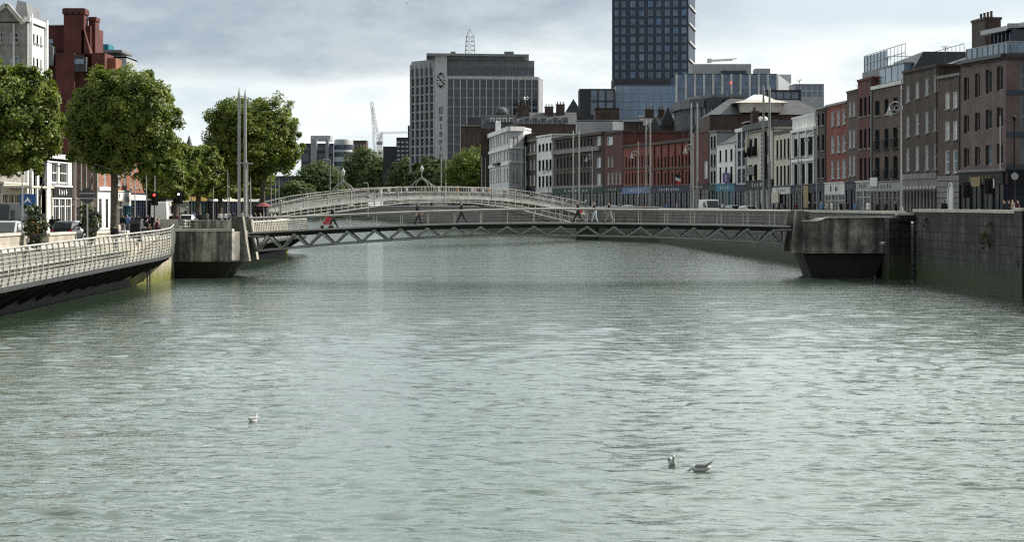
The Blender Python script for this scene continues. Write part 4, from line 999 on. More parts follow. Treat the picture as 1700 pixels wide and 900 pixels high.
# ================================================================== buildings behind the right bank
GB = 'buildings behind the right bank'
def block(label, px0, px1, ytop, d, wall, dep=15, skew=0.0, name='building', group=GB, z0=ZR, cat='building'):
    p0 = Vector((X(px0, d), d)); p1 = Vector((X(px1, d + skew), d + skew)); f = Fac(p0, p1)
    return Building(label, [p0, p1, p1 - f.n * dep, p0 - f.n * dep], z0, Z(ytop, d), wall, name, group, cat)
def roof_box(b, px0, px1, y0, y1, d0, d1, m, name, d=None):
    mb = MB(); dd = d or d0; mb.box(X(px0, dd), X(px1, dd), d0, d1, Z(y1, dd), Z(y0, dd)); return mb.build(name, M[m], b.t)
# --- ten storey office slab with clock column
D0 = 900.0
pA = Vector((X(683, 915), 915)); pB = Vector((X(722, D0), D0)); pC = Vector((X(742, D0), D0)); pE = Vector((X(893, 906), 906))
b = Building('tall grey office slab with white fins, a clock column and a lattice roof mast', [pA, pB, pC, pE, pE + Vector((2, 22)), pA + Vector((10, 22))], 3, Z(126, D0), 'mosaic', 'office_tower', GB)
fl, fr = b.edges[0], b.edges[2]
zt, zb0 = Z(131, D0), Z(300, D0); nf = 11; h = (zt - zb0) / nf
b.grid(2, 14, nf, zb0, zt, 'curtainwall', .86, .82); 
zt2 = Z(112, D0); b.grid(0, 5, 13, zb0, zt2 - .0, 'curtainwall', .86, .84)
mz1 = b.z1
b.z1 = Z(126, D0)
b.edges[0], = [fl]
# left wing rises higher than the long front: give it its own upper wall
ops_left = [o for o in b.ops[0]]; b.ops[0] = [(o, s) for o, s in ops_left if o[3] < mz1 - .3]
up = [(o, s) for o, s in ops_left if o[3] >= mz1 - .3]
b.finish(True, .2)
t = b.t
mb = MB(); q = [pA, pB, pC, pC + Vector((0, 3)), Vector((X(887, 909), 909)), Vector((X(887, 925), 925)), pA + Vector((10, 20))]
mb.prism([(p.x, p.y) for p in q], mz1 - .18, Z(98, D0)); us = mb.build('upper_storey', M['mosaic'], t)
fu = Fac(q[3], q[4])
for k in range(14):
    mb = MB(); u = fu.len * (k + .08) / 14; fu.slab(mb, u, u + fu.len / 14 * .84, Z(122.5, D0), Z(109, D0), -.2, .06); fu.slab(mb, u + fu.len / 14 * .4, u + fu.len / 14 * .44, Z(122.5, D0), Z(109, D0), .06, .16, 1); mb.build('window', [M['glass_blue'], M['panel_grey']], us)
for k in range(5):
    mb = MB(); u = fl.len * (k + .08) / 5; fl.slab(mb, u, u + fl.len / 5 * .84, Z(124, D0), Z(111, D0), -.2, .06); mb.build('window', M['glass_blue'], us)
mb = MB(); mb.prism([(X(708, 897), 897), (X(878, 904), 904), (X(878, 930), 930), (X(708, 930), 930)], Z(92.5, D0), Z(88.5, D0)); mb.build('roof_canopy', M['mosaic'], t)
mb = MB(); mb.prism([(X(716, 899), 900), (X(870, 907), 907), (X(870, 928), 928), (X(716, 928), 928)], Z(98, D0), Z(92.5, D0)); mb.build('plant_storey', M['mosaic'], t)
for k in range(15):
    mb = MB(); u = fr.len * k / 14; fr.slab(mb, u - .13, u + .13, 4, Z(127, D0), .004, .75); mb.build('facade_fin', M['stucco'], t)
for k in range(6):
    mb = MB(); u = fl.len * k / 5; fl.slab(mb, u - .1, u + .1, 4, Z(103, D0), .004, .6); mb.build('facade_fin', M['stucco'], t)
mb = MB(); fr.slab(mb, 0, fr.len, Z(130.5, D0), Z(126, D0) + .02, .005, .35); mb.build('cornice', M['offwhite'], t)
fc = b.edges[1]; mb = MB(); fc.slab(mb, .0, fc.len, 4, Z(89, D0), .005, .9); mb.build('clock_column', M['stucco'], t)
cz, cu = Z(133, D0), fc.len * .5
ck = MB()
for k in range(12):
    a = 2 * math.pi * k / 12; r0, r1 = 1.35, 1.95
    ck.bar(fc.pt(cu + math.sin(a) * r0 * .75, cz + math.cos(a) * r0 * 1.35, .95), fc.pt(cu + math.sin(a) * r1 * .75, cz + math.cos(a) * r1 * 1.35, .95), .62, .3)
ck.bar(fc.pt(cu - .9, cz + 1.2, .98), fc.pt(cu + 1.3, cz - 1.6, .98), .3, .2); ck.bar(fc.pt(cu - .5, cz - .2, .98), fc.pt(cu + .4, cz + .3, .98), .35, .2); ck.build('clock', M['black'], t)
for (ya, yb, wd_, kind) in ((177.5, 188.5, .62, 0), (193, 200.5, .5, 1), (205, 214.5, .2, 2), (218, 226.5, .5, 1), (232, 240, .5, 3), (242.5, 250, .2, 2), (256, 264, .5, 0)):
    sg = MB(); z1_, z0_ = Z(ya, D0), Z(yb, D0); W_ = wd_ * .95
    if kind == 2: fc.slab(sg, cu - .2, cu + .2, z0_, z1_, .91, 1.0)
    else:
        fc.slab(sg, cu - W_, cu - W_ + .3, z0_, z1_, .91, 1.0); 
        for zz in ((z0_, z1_ - .38, (z0_ + z1_) / 2 - .2) if kind != 3 else (z1_ - .38, (z0_ + z1_) / 2 - .2)): fc.slab(sg, cu - W_, cu + W_, zz, zz + .38, .905, .99)
        fc.slab(sg, cu + W_ - .3, cu + W_, (z0_ + z1_) / 2 if kind == 3 else z0_, z1_, .91, 1.0)
    sg.build('lettering', M['lead'], t)
ms = MB(); bx, by = X(780.5, 912), 912
for sx in (-1, 1):
    for sy in (-1, 1):
        ms.tube((bx + sx * 1.7, by + sy * 1.7, Z(88, D0)), (bx + sx * 1.25, by + sy * 1.25, Z(56, D0)), .13, n=5); ms.tube((bx + sx * 1.25, by + sy * 1.25, Z(56, D0)), (bx, by, Z(43, D0)), .12, n=5)
for k in range(5):
    z = Z(87 - k * 7.5, D0); w_ = 1.7 - .45 * k * 7.5 / 32
    for a_, c_ in (((-1, -1), (1, -1)), ((1, -1), (1, 1)), ((1, 1), (-1, 1)), ((-1, 1), (-1, -1))):
        ms.tube((bx + a_[0] * w_, by + a_[1] * w_, z), (bx + c_[0] * w_, by + c_[1] * w_, z), .08, n=4)
        if k < 4: ms.tube((bx + a_[0] * w_, by + a_[1] * w_, z), (bx + c_[0] * w_, by + c_[1] * w_, Z(87 - (k + 1) * 7.5, D0)), .08, n=4)
ms.build('roof_mast', M['steel'], t)
for px, w_ in ((752, 8), (845, 16)): roof_box(b, px - w_ / 2, px + w_ / 2, 85, 88.5, 905, 912, 'lead', 'roof_plant', 905)
# --- dark glass high-rise
D1 = 880.0
pA = Vector((X(1016, D1 + 4), D1 + 4)); pB = Vector((X(1143, D1), D1)); pC = Vector((X(1154, D1 + 14), D1 + 14))
b = Building('dark glass high rise running out of the top of the picture', [pA, pB, pC, pC + Vector((-4, 22)), pA + Vector((2, 24))], Z(143, D1), Z(-75, D1), 'panel_blue', 'office_tower', GB)
b.rows(0, [(c - 4.8, c + 4.8) for c in (1050.5, 1065, 1079.5, 1093.5, 1107.5, 1121.5, 1135.5)] + [(1020, 1027), (1031, 1039)], [(129 - 14.8 * k - 11, 129 - 14.8 * k + 1) for k in range(13)], 1080, 'tower')
b.finish(True, .3)
f = b.edges[1]
for k, y in enumerate((100, 70, 40, 10, -20)):
    mb = MB(); mb.bar(f.pt(.1, Z(y - 2, D1), .3), f.pt(f.len - .1, Z(y + 6, D1), .3), .5, .5); mb.build('diagonal_fin', M['offwhite'], b.t)
roof_box(b, 1018, 1124, 130, 142.5, D1 - .6, D1 + 20, 'panel_dk', 'base_band', D1)
b = block('blue grey screened podium under the dark glass high rise', 1022, 1123, 141, 862, 'panel_grey', 30)
b.grid(0, 9, 4, Z(196, 862), Z(143, 862), 'plain', .01, .01)
b.ops[0] = []
b.finish(True, .1); f = b.front()
for j in range(4):
    for i in range(8):
        mb = MB(); f.slab(mb, f.len * (i + .03) / 8, f.len * (i + .97) / 8, Z(196 - j * 13.6, 862), Z(183.4 - j * 13.6, 862), .006, .15); mb.build('screen_panel', M['podium'], b.t)
b = block('small black and glass cube building left of the high rise', 962, 1021, 147, 850, 'panel_dk', 18); b.rows(0, [(981, 991), (994, 1004), (1007, 1018)], [(149, 166), (169, 190)], 1000, 'bigglass'); b.finish(True, .2)
b = block('long blue glass office with pale vertical fins right of the high rise', 1123, 1290, 122, 800, 'office_glass', 30)
b.rows(0, cols(1125, 1289, 11, .82), [(125, 144), (147, 167), (170, 190)], 1200, 'bigglass'); b.finish(True, .1)
f = b.front()
for i in range(12): mb = MB(); u = f.len * i / 11; f.slab(mb, u - .28, u + .28, Z(192, 800), Z(123, 800), .006, .7); mb.build('facade_fin', M['offwhite'], b.t)
mb = MB(); q = [(X(1290, 800), 800), (X(1318, 812), 812), (X(1318, 828), 828), (X(1290, 828), 828)]; mb.prism(q, 10, [Z(122, 800), Z(140, 800), Z(140, 800), Z(122, 800)]); mb.build('sloped_wing', M['panel_grey'], b.t)
roof_box(b, 1152, 1250, 104, 122, 806, 820, 'greyrender', 'plant_room', 800); roof_box(b, 1200, 1242, 115.5, 121, 805.6, 806, 'panel_dk', 'louvre', 800); roof_box(b, 1258, 1283, 111, 121.8, 808, 816, 'greyrender', 'plant_room', 800); roof_box(b, 1283, 1318, 121, 138, 818, 826, 'panel_grey', 'plant_room', 810)
cr = MB(); cr.box(X(1174, 812), X(1181, 812), 811, 813, Z(104, 812), Z(97, 812)); cr.bar((X(1180, 812), 812, Z(100.5, 812)), (X(1216, 812), 812, Z(98.5, 812)), .5, .7); cr.bar((X(1214, 812), 812, Z(98.5, 812)), (X(1223, 812), 812, Z(96.5, 812)), .35, .3); cr.build('roof_boom', M['offwhite'], b.t)
rl = MB(); rl.tube((X(1213, 799), 799, Z(137, 799)), (X(1213, 799.2), 799.6, Z(137, 799)), .26, n=10); rl.build('warning_lamp', M['redlamp'], b.t)
b = block('lower blue glass wing with white panels at the end of the long office', 1318, 1368, 139, 780, 'panel_grey', 14); b.rows(0, cols(1320, 1366, 5, .8), [(141, 150), (152, 161)], 1340, 'bigglass'); b.finish(True, .1)
t = thing('palm', 'single spiky roof palm standing on the office roof edge', 'plant', P(1327, 138, 790)); lf = MB()
lf.tube(P(1327, 138, 790), P(1327, 134, 790), .12, .1, 6); c_ = Vector(P(1327, 134, 790))
for k in range(14): a = k * .45; e = c_ + Vector((math.cos(a) * .9, math.sin(a) * .9, .5 * math.sin(k * 1.7) + .2)); lf.hexa([c_ - Vector((.05, 0, .02)), c_ + Vector((.05, 0, -.02)), e, e, c_ - Vector((.05, 0, -.03)), c_ + Vector((.05, 0, .03)), e + Vector((0, 0, .05)), e + Vector((0, 0, .05))])
lf.build('fronds', M['green_dk'], t)
# --- curved charcoal building
t = thing('building', 'curved charcoal topped modern building below the blue glass office', 'building', (X(1200, 560), 560, ZR), 0, GB)
arc = [(1121, 602), (1126, 588), (1136, 578), (1152, 570), (1175, 565), (1202, 563), (1235, 563)]
pts = [(X(a, d), d) for a, d in arc]
def arcband(z0, z1, out, m, name):
    mb = MB()
    for a, c_ in zip(pts, pts[1:]):
        f = Fac(a, c_); f.slab(mb, 0, f.len, z0, z1, -8, out)
    return mb.build(name, M[m], t)
arcband(Z(178, 565), Z(163, 565), .9, 'panel_dk', 'roof_band'); gl = arcband(ZR, Z(178, 565) - .003, 0, 'glass_blue', 'glazed_wall'); arcband(Z(214, 565), Z(206, 565), .5, 'panel_dk', 'floor_band'); arcband(Z(161.5, 565), Z(156, 565), -1.5, 'lead', 'roof_plant')
for a, c_ in zip(pts, pts[1:]):
    f = Fac(a, c_); k = max(1, int(f.len / 1.6))
    for i in range(k):
        mb = MB(); u = f.len * (i + .5) / k; f.slab(mb, u - .12, u + .12, Z(226, 565), Z(178, 565) - .05, .004, .25); mb.build('mullion', M['greyrender'], t)
# --- big slate roofs with a stone lantern block
b = block('dark slate roofed hall with a pale stone lantern and bright pyramid skylight', 1178, 1372, 190, 480, 'brick_dk', 26)
b.finish(False); f = b.front(); mb = MB(); zt = b.z1; L_ = f.len
mb.hexa([f.pt(0, zt, .3), f.pt(L_, zt, .3), f.pt(L_, zt, -26), f.pt(0, zt, -26), f.pt(4.5, Z(160, 480), -9), f.pt(L_ - 4, Z(163, 480), -9), f.pt(L_ - 4, Z(163, 480), -18), f.pt(4.5, Z(160, 480), -18)]); mb.build('roof', M['slate'], b.t)
ln = roof_box(b, 1231, 1298, 170, 186, 478, 488, 'coping', 'lantern_block', 478)
mb = MB(); z0_, z1_ = Z(170, 478), Z(164.5, 478); mb.hexa([(X(1219, 478), 477.4, z0_), (X(1309, 478), 477.4, z0_), (X(1309, 478), 489, z0_), (X(1219, 478), 489, z0_), (X(1242, 478), 479.5, z1_), (X(1286, 478), 479.5, z1_), (X(1286, 478), 487, z1_), (X(1242, 478), 487, z1_)]); mb.build('hip_roof', M['coping'], ln)
mb = MB(); z0_, z1_ = Z(164.4, 478), Z(155, 478); mb.hexa([(X(1240, 478), 479.4, z0_), (X(1287, 478), 479.4, z0_), (X(1287, 478), 487, z0_), (X(1240, 478), 487, z0_), (X(1256, 478), 483, z1_), (X(1270, 478), 483, z1_), (X(1270, 478), 484, z1_), (X(1256, 478), 484, z1_)]); mb.build('pyramid_skylight', M['white'], ln)
b = block('low flat roofed block with white roof vents behind the cream pub', 1238, 1300, 203, 440, 'brick_dk', 10); b.finish(True, .1); roof_box(b, 1240, 1292, 200.5, 202.8, 439.5, 450, 'greyrender', 'roof_slab', 440)
for px in (1255, 1262.5, 1270): mb = MB(); mb.ball(P(px, 197.5, 442), (.45, .45, .45), 8, 6); mb.build('roof_vent', M['white'], b.t)
b = block('blue glazed box with flat dark roof behind the slate roofed hall', 1272, 1330, 149, 620, 'panel_dk', 12); b.rows(0, cols(1276, 1326, 4, .85), [(152, 163)], 1300, 'bigglass'); b.finish(True, .1)
# --- roofscape behind the red brick range
b = block('flat grey rendered roof storey with a white stair box', 958, 1068, 199, 585, 'greyrender', 12); b.finish(True, .1); roof_box(b, 1017, 1035, 202, 216, 583.5, 584.8, 'white', 'stair_box', 584); roof_box(b, 1036, 1066, 203, 222, 583.6, 584.8, 'brick_brown', 'brick_storey', 584); roof_box(b, 1034, 1070, 199.4, 202, 583, 586, 'panel_grey', 'roof_edge', 584)
b = block('squat dark brick tank house above the red brick roofs', 988, 1028, 179, 640, 'brick_dk', 8); b.finish(True, .1)
b = block('slate roofed house with dormer gables and two chimneys behind the red range', 1062, 1122, 208, 600, 'brick_brown', 14); b.finish(False); gable_roof(b, 2.5, .3, 'slate', dep=14); gable_roof(b, 4.4, .3, 'slate', ridge='back', u0=b.front().u(1096), u1=b.front().u(1122)); chimney(b, 2.5, 6, b.z1 + 1, 2.6, 1, 2, 3); chimney(b, 5.2, 6, b.z1 + 1, 2.6, 1, 1.4, 2)
b = block('gable ended slate house with cream bargeboard over the red range', 1068, 1105, 226, 575, 'cream', 8); b.finish(False); gable_roof(b, 4.2, .3, 'slate', ridge='back', dep=8)
b = block('steep dark slate gable behind the brick warehouse', 932, 972, 196, 680, 'brick_dk', 14); b.finish(False); gable_roof(b, 5.0, .3, 'slate', ridge='back', dep=14)
b = block('dark mansard building with white dormers behind the stucco building', 798, 862, 213, 690, 'brick_dk', 16)
b.finish(False); f = b.front(); zt = b.z1; mb = MB(); mb.hexa([f.pt(0, zt, 0), f.pt(f.len, zt, 0), f.pt(f.len, zt, -16), f.pt(0, zt, -16), f.pt(1.0, Z(190, 690), -2), f.pt(f.len - 1.0, Z(190, 690), -2), f.pt(f.len - 1, Z(190, 690), -14), f.pt(1, Z(190, 690), -14)]); mb.build('mansard_roof', M['slate'], b.t)
for px in (817, 828, 838, 849):
    mb = MB(); u = f.u(px); f.slab(mb, u - .55, u + .55, Z(202, 690), Z(195.5, 690), -2.4, -.3); f.slab(mb, u - .35, u + .35, Z(201.5, 690), Z(197, 690), -.29, -.25, 1); mb.build('dormer', [M['white'], M['glass']], b.t)
mb = MB(); mb.box(X(830, 690), X(846, 690), 697, 702, Z(190, 690), Z(178, 690)); mb.box(X(836, 690), X(842, 690), 696.8, 697, Z(187, 690), Z(182, 690)); mb.build('roof_turret', M['mosaic'], b.t)
mb = MB(); mb.ball(P(833, 187, 694), (1.7, 1.7, 1.6), 10, 6); mb.build('dome', M['slate'], b.t)
b = block('brown stone corner building below the mansard with a weathered pale patch', 765, 800, 207, 800, 'brick_brown', 18); b.rows(0, cols(768, 797, 4, .4), [(222, 236), (246, 260)], 780, 'dark'); b.finish(True, .4, (.5, .5), 'granite'); roof_box(b, 776, 800, 195, 206, 803, 814, 'slate', 'roof_storey', 803)
b = block('low slate roofed row with small dormers between mansard and gable', 858, 958, 206, 665, 'brick_dk', 14); b.finish(False); gable_roof(b, 3.2, .2, 'slate', dep=14); f = b.front()
for px in (874, 888, 902, 922, 938): mb = MB(); u = f.u(px); f.slab(mb, u - .9, u + .9, b.z1 + .1, b.z1 + 1.9, -3, -.2); f.slab(mb, u - .6, u + .6, b.z1 + .4, b.z1 + 1.6, -.19, -.12, 1); mb.build('dormer', [M['greyrender'], M['glass']], b.t)
chimney(b, f.u(869), 5, b.z1, 4.6, 1.6, 3, 4, 'brick_dk'); chimney(b, f.u(912), 6, b.z1 + 2, 2.4, 1.2, 2.2, 3); chimney(b, f.u(931), 6, b.z1 + 2, 3.0, 1.2, 2.2, 3)
# --- far end of the river
b = block('far blue grey office cluster with round corner tower beyond the left trees', 500, 553, 238, 1290, 'panel_blue', 30, z0=ZL); b.rows(0, [(502, 513), (527, 541)], [(232 + 10, 250), (254, 268), (272, 286), (290, 304)], 520, 'curtainwall'); b.rows(0, [(543, 552)], [(243, 255), (259, 275)], 545, 'bigglass'); b.finish(True, .2)
roof_box(b, 513, 546, 224, 232, 1300, 1320, 'panel_grey', 'roof_plant', 1290); roof_box(b, 516, 526, 231, 320, 1286, 1289.5, 'greyrender', 'stair_tower', 1287); roof_box(b, 541, 546, 231, 320, 1285, 1289.5, 'mosaic', 'stair_tower', 1287)
mb = MB(); mb.lathe([(4.6, 0), (4.6, Z(233, 1285) - 3), (4.2, Z(231, 1285) - 3)], (X(570, 1285), 1288, 3), 20); rt = mb.build('corner_tower', M['panel_grey'], b.t)
for z_ in (Z(240, 1285), Z(252, 1285), Z(268, 1285), Z(284, 1285)): mb = MB(); mb.lathe([(4.65, 0), (4.65, 2.4)], (X(570, 1285), 1288, z_ - 2.4), 20); mb.build('ribbon_window', M['glass_blue'], rt)
b = block('plain brown brick block far off between the office cluster and the crane', 574, 608, 233, 1400, 'brick_brown', 20, z0=ZL); b.grid(0, 6, 5, Z(290, 1400), Z(236, 1400), 'half', .4, .45); b.finish(True, .3)
b = block('stepped dark brick building beside the grey office slab', 636, 662, 243, 1020, 'panel_dk', 14); b.finish(True, .3)
b = block('dark flat roofed building hard against the left side of the office slab', 658, 686, 228, 1000, 'panel_dk', 14); b.grid(0, 4, 5, Z(268, 1000), Z(232, 1000), 'half', .6, .35); b.finish(True, .3); roof_box(b, 677, 686, 208, 229, 1001, 1008, 'panel_dk', 'stair_tower', 1001)
b = block('dark blue office block between the tall oval tree and the river trees', 440, 512, 292, 1150, 'panel_blue', 20, z0=ZL); b.grid(0, 9, 2, Z(326, 1150), Z(296, 1150), 'curtainwall', .7, .6); b.finish(True, .3)
# --- tower crane (luffing) far away and a flat jib behind it
def crane(label, base, hx, parts):
    t = thing('tower_crane', label, 'crane', (base[0], base[1], 3), 0, 'far tower cranes')
    for nm, p0, p1, w_ in parts:
        mb = MB(); p0 = Vector(p0); p1 = Vector(p1); d = (p1 - p0); L_ = d.length; d.normalize(); a = d.orthogonal().normalized() * w_; c_ = d.cross(a).normalized() * w_
        cs = [(a + c_), (a - c_), (-a - c_), (-a + c_)]
        for q in cs: mb.tube(p0 + q, p1 + q, w_ * .16, n=4)
        n = max(2, int(L_ / (w_ * 3)))
        for k in range(n):
            for i in range(4): mb.tube(p0 + d * (L_ * k / n) + cs[i], p0 + d * (L_ * (k + 1) / n) + cs[(i + 1) % 4], w_ * .1, n=4)
        mb.build(nm, M['greyrender'], t)
    return t
dc = 1300
t = crane('pale luffing tower crane with steep twin jib beyond the river trees', (X(629, dc), dc), 0, [('mast', P(629, 300, dc), P(629, 238, dc), .7), ('jib', P(629, 238, dc), P(616.5, 168, dc), .55), ('counter_jib', P(629, 238, dc), P(632.5, 222, dc), .5), ('back_strut', P(622, 258, dc), P(617.5, 178, dc), .4)])
mb = MB(); mb.box(X(625, dc), X(635, dc), dc - 1, dc + 1, Z(240, dc), Z(235, dc)); mb.build('cab', M['greyrender'], t)
crane('faint distant crane with a level jib next to the office slab', (X(640, 1500), 1500), 0, [('mast', P(633, 300, 1500), P(633, 219, 1500), .6), ('jib', P(632, 220.5, 1500), P(676, 219.5, 1500), .4)])
# --- church spire far down the left quay
t = thing('church_spire', 'thin dark church spire peeping over the left trees', 'spire', (X(314, 1100), 1100, ZL))
mb = MB(); mb.box(X(314, 1100) - 1.6, X(314, 1100) + 1.6, 1098.4, 1101.6, ZL, Z(246, 1100)); mb.build('spire_base', M['brick_dk'], t)
mb = MB(); mb.lathe([(1.7, 0), (.08, Z(224, 1100) - Z(246, 1100))], (X(314, 1100), 1100, Z(246, 1100)), 8); mb.build('spire', M['slate'], t)

# ================================================================== left bank buildings
GLB = 'terraced buildings on the left bank'
def lpt(px, xx=-42.0):
    d = xx * FPX / (px - 850); return Vector((xx, d))
def left_house(label, pxa, pxb, ytop, ref, wall, xx=-42.0, dep=14, near=True):
    """river front faces right; pxa is the nearer (left) end in the picture"""
    pa, pb = lpt(pxa, xx), lpt(pxb, xx)
    # seen from the river the nearer end is on the left: outward must be +x  -> direction +y
    f = Fac(pa, pb); e = f.d * .01
    poly = [pa + e, pb - e, pb - e + Vector((-dep, 0)), pa + e + Vector((-dep, 0))]
    return Building(label, poly, ZL, f.z(ytop, ref), wall, group=GLB)
b = left_house('tall weathered white building with gabled end wall at the upper left', 46, 76, 33, 60, 'white')
# its end wall faces the viewer and takes a greyer wall material
b.rows(0, [(54, 57.5), (60.5, 63.5), (67, 69)], [(56, 71), (95, 110), (135, 152), (180, 200)], 58, 'dark')
f3 = b.edges[3]
b.rows(3, [(17, 31), (-5, 5)], [(53, 71), (92, 110), (135, 155)], 24, 'sash'); b.emat.update({3: 'limestone'}); b.finish(True, .3, (.4, .2), 'white')
zt = b.z1
zz = [f3.pt(f3.u(-30), zt - .4, .1), f3.pt(f3.u(36), zt - .4, .1), f3.pt(f3.u(12), Z(11, 231), .1)]; zz = [Vector(z) for z in zz]
mb = MB(); o_ = Vector((0, 3, 0)); mb.add(zz + [z + o_ for z in zz], [(0, 1, 2), (5, 4, 3), (0, 3, 4, 1), (1, 4, 5, 2), (2, 5, 3, 0)]); gb = mb.build('gable', M['limestone'], b.t)
mb = MB(); mb.bar(zz[1] + Vector((.2, -.1, -.2)), zz[2] + Vector((0, -.1, .15)), .5, .35); mb.bar(zz[0] + Vector((0, -.1, -.1)), zz[2] + Vector((0, -.1, .15)), .5, .35); mb.build('gable_coping', M['coping'], gb)
mb = MB(); mb.hexa([f3.pt(f3.u(16), zt, -2), f3.pt(f3.u(40), zt, -2), f3.pt(f3.u(40), zt, -9), f3.pt(f3.u(16), zt, -9), f3.pt(f3.u(18), zt + 1.7, -3), f3.pt(f3.u(33), zt + 1.5, -3), f3.pt(f3.u(38), zt + 1.2, -8), f3.pt(f3.u(18), zt + 1.5, -8)]); mb.build('roof', M['lead'], b.t)
mb = MB(); mb.tube(f3.pt(f3.len - 1.2, ZL + 3, .15), f3.pt(f3.len - 1.2, zt - .6, .15), .1, n=6); mb.build('downpipe', M['offwhite'], b.t)
for o_ in (.35, b.front().len - .9): mb = MB(); b.front().slab(mb, o_, o_ + .55, ZL + 4, zt + .3, .005, .3); mb.build('giant_pilaster', M['white'], b.t)
b = left_house('small grey stone shop with cream canopy at the left picture edge', 0, 40, 240, 20, 'limestone'); b.rows(0, [(5, 11), (17, 22), (29, 34)], [(245, 262), (270, 288)], 20, 'sash'); b.finish(True, .4, (.3, .2), 'cream')
f = b.front(); b.shop(0, f.z(305, 20), 'cream', 'cream', bays=4, signh=.8, marks=('brick_dk', 6), win='glass', pil='cream')
mb = MB(); f.slab(mb, 0, f.len, f.z(312, 20), f.z(309, 20), .3, 2.6); [mb.tube(f.pt(u, ZL + .1, 2.4), f.pt(u, f.z(312, 20), 2.4), .07, n=6) for u in np.linspace(.3, f.len - .3, 5)]; mb.build('canopy', M['cream'], b.t)
b = left_house('grey stuccoed house with pale pilasters left of the white corner shop', 40, 66, 262, 50, 'greyrender'); b.rows(0, [(62.5, 65)], [(288, 312)], 60, 'sash'); b.finish(True, .3)
f = b.front(); [b.band(0, ZL + .1, f.z(264, 50) - ZL, .2, 'white', 'pilaster', f.u(p), f.u(p) + .5) for p in (42, 50, 58)]
b = left_house('bright white shop with dark sign band and a big grid window above', 66, 119, 257, 95, 'white'); b.rows(0, [(86, 97), (99, 113)], [(270, 304)], 98, 'sash'); b.finish(True, .4, (.35, .3), 'white')
f = b.front(); b.shop(0, f.z(310, 98), 'white', 'black', u0=f.u(85), u1=f.u(115), bays=3, signh=1.0, marks=('white', 4), pil='white')
b = left_house('tall orange brick warehouse front with deep upright piers', 119, 158, 262, 140, 'brick_orange'); b.rows(0, cols(121, 157, 4, .5), [(272, 328)], 140, 'dark'); b.finish(True, .4, (.4, .3), 'brick_dk'); f = b.front(); b.shop(0, f.z(332, 140), 'brick_brown', 'brick_dk', bays=3, signh=.6)
for p in (120, 129, 138, 147, 156): mb = MB(); f.slab(mb, f.u(p) - .2, f.u(p) + .2, ZL, b.z1 - .5, .006, .35); mb.build('pier', M['limestone'], b.t)
b = left_house('tan brick house over a tall white rendered ground floor', 158, 180, 266, 168, 'brick_orange'); b.rows(0, [(160, 164), (172, 176)], [(276, 310)], 168, 'sash'); b.finish(True, .3)
f = b.front(); mb = MB(); f.slab(mb, .02, f.len - .02, ZL, f.z(317, 168), .006, .2); g_ = mb.build('ground_floor', M['white'], b.t); b.band(0, f.z(316, 168), .35, .45, 'white')
for p in (161, 172): mb = MB(); f.slab(mb, f.u(p), f.u(p + 4), ZL + .3, f.z(330, 168), .205, .24); mb.build('slot_window', M['glass'], g_)
b = left_house('brick house with cream shopfront and a turquoise hoarding beside it', 180, 214, 262, 200, 'brick_orange'); b.rows(0, cols(184, 212, 3, .45), [(276, 308)], 200, 'sash'); b.finish(True, .3); f = b.front(); b.shop(0, f.z(318, 200), 'cream', 'offwhite', 0, f.u(201), bays=2, signh=.9, marks=('brick_dk', 4)); b.shop(0, f.z(318, 200), 'teal', 'offwhite', f.u(201), bays=2, signh=1.5, marks=('navy', 5))
for i, (a, c_, y, m_, lab) in enumerate(((214, 262, 262, 'brick_orange', 'brick terrace house behind the trunk of the second plane tree'), (262, 310, 268, 'cream', 'cream terrace house behind the traffic lights on the left quay'), (310, 345, 272, 'brick_brown', 'brown terrace house deep in the shade of the left quay trees'), (345, 375, 278, 'greyrender', 'grey terrace house half hidden behind the dark street trees'), (375, 400, 284, 'brick_red', 'red brick terrace house behind the twin steel masts'), (400, 436, 282, 'brick_dk', 'dark terrace at the far end of the left quay'))):
    b = left_house(lab, a, c_, y, (a + c_) / 2, m_, xx=-44); n = max(2, int(b.front().len / 3.4)); n = min(n, 10); b.grid(0, n, 2, ZL + 4.3, b.z1 - .8, 'sash', .4, .6); b.finish(True, .3); b.shop(0, ZL + 3.9, ('navy', 'cream', 'green_dk', 'black', 'navy', 'black')[i], ('offwhite', 'navy', 'gold', 'offwhite', 'cream', 'greyrender')[i], bays=n, signh=.7)
# red brick tower house with chimney stacks, roofs stepping down to the right
D2 = 318.0
t = thing('building', 'dark red brick tower house with flared chimney stack above the trees', 'building', (X(110, D2), D2, ZL), 0, GLB)
mb = MB(); mb.box(X(78, D2), X(150, D2), D2, D2 + 10, ZL, Z(42, D2)); mb.build('wall', M['brick_dkred'], t)
mb = MB(); mb.box(X(77, D2), X(110, D2), D2 - .15, D2 + 10, Z(42, D2) + .003, Z(40.5, D2)); mb.build('coping', M['coping'], t)
mb = MB(); x0, x1 = X(108.5, D2), X(142, D2); y0 = D2 - 1.2
mb.box(x0, x1, y0, y0 + 3, ZL, Z(24, D2)); mb.hexa([(x1 - .3, y0, Z(90, D2)), (X(153, D2), y0, Z(90, D2)), (X(153, D2), y0 + 3, Z(90, D2)), (x1 - .3, y0 + 3, Z(90, D2)), (x1 - .3, y0, Z(50, D2)), (x1 + .02, y0, Z(50, D2)), (x1 + .02, y0 + 3, Z(50, D2)), (x1 - .3, y0 + 3, Z(50, D2))]); ch = mb.build('chimney_stack', M['brick_dkred'], t)
mb = MB(); mb.box(x0 - .15, x1 + .15, y0 - .15, y0 + 3.15, Z(24, D2) + .003, Z(15.5, D2)); mb.box(x0 - .05, x1 + .05, y0 - .05, y0 + 3.05, Z(15.4, D2), Z(14, D2)); mb.build('chimney_cap', M['brick_dkred'], ch)
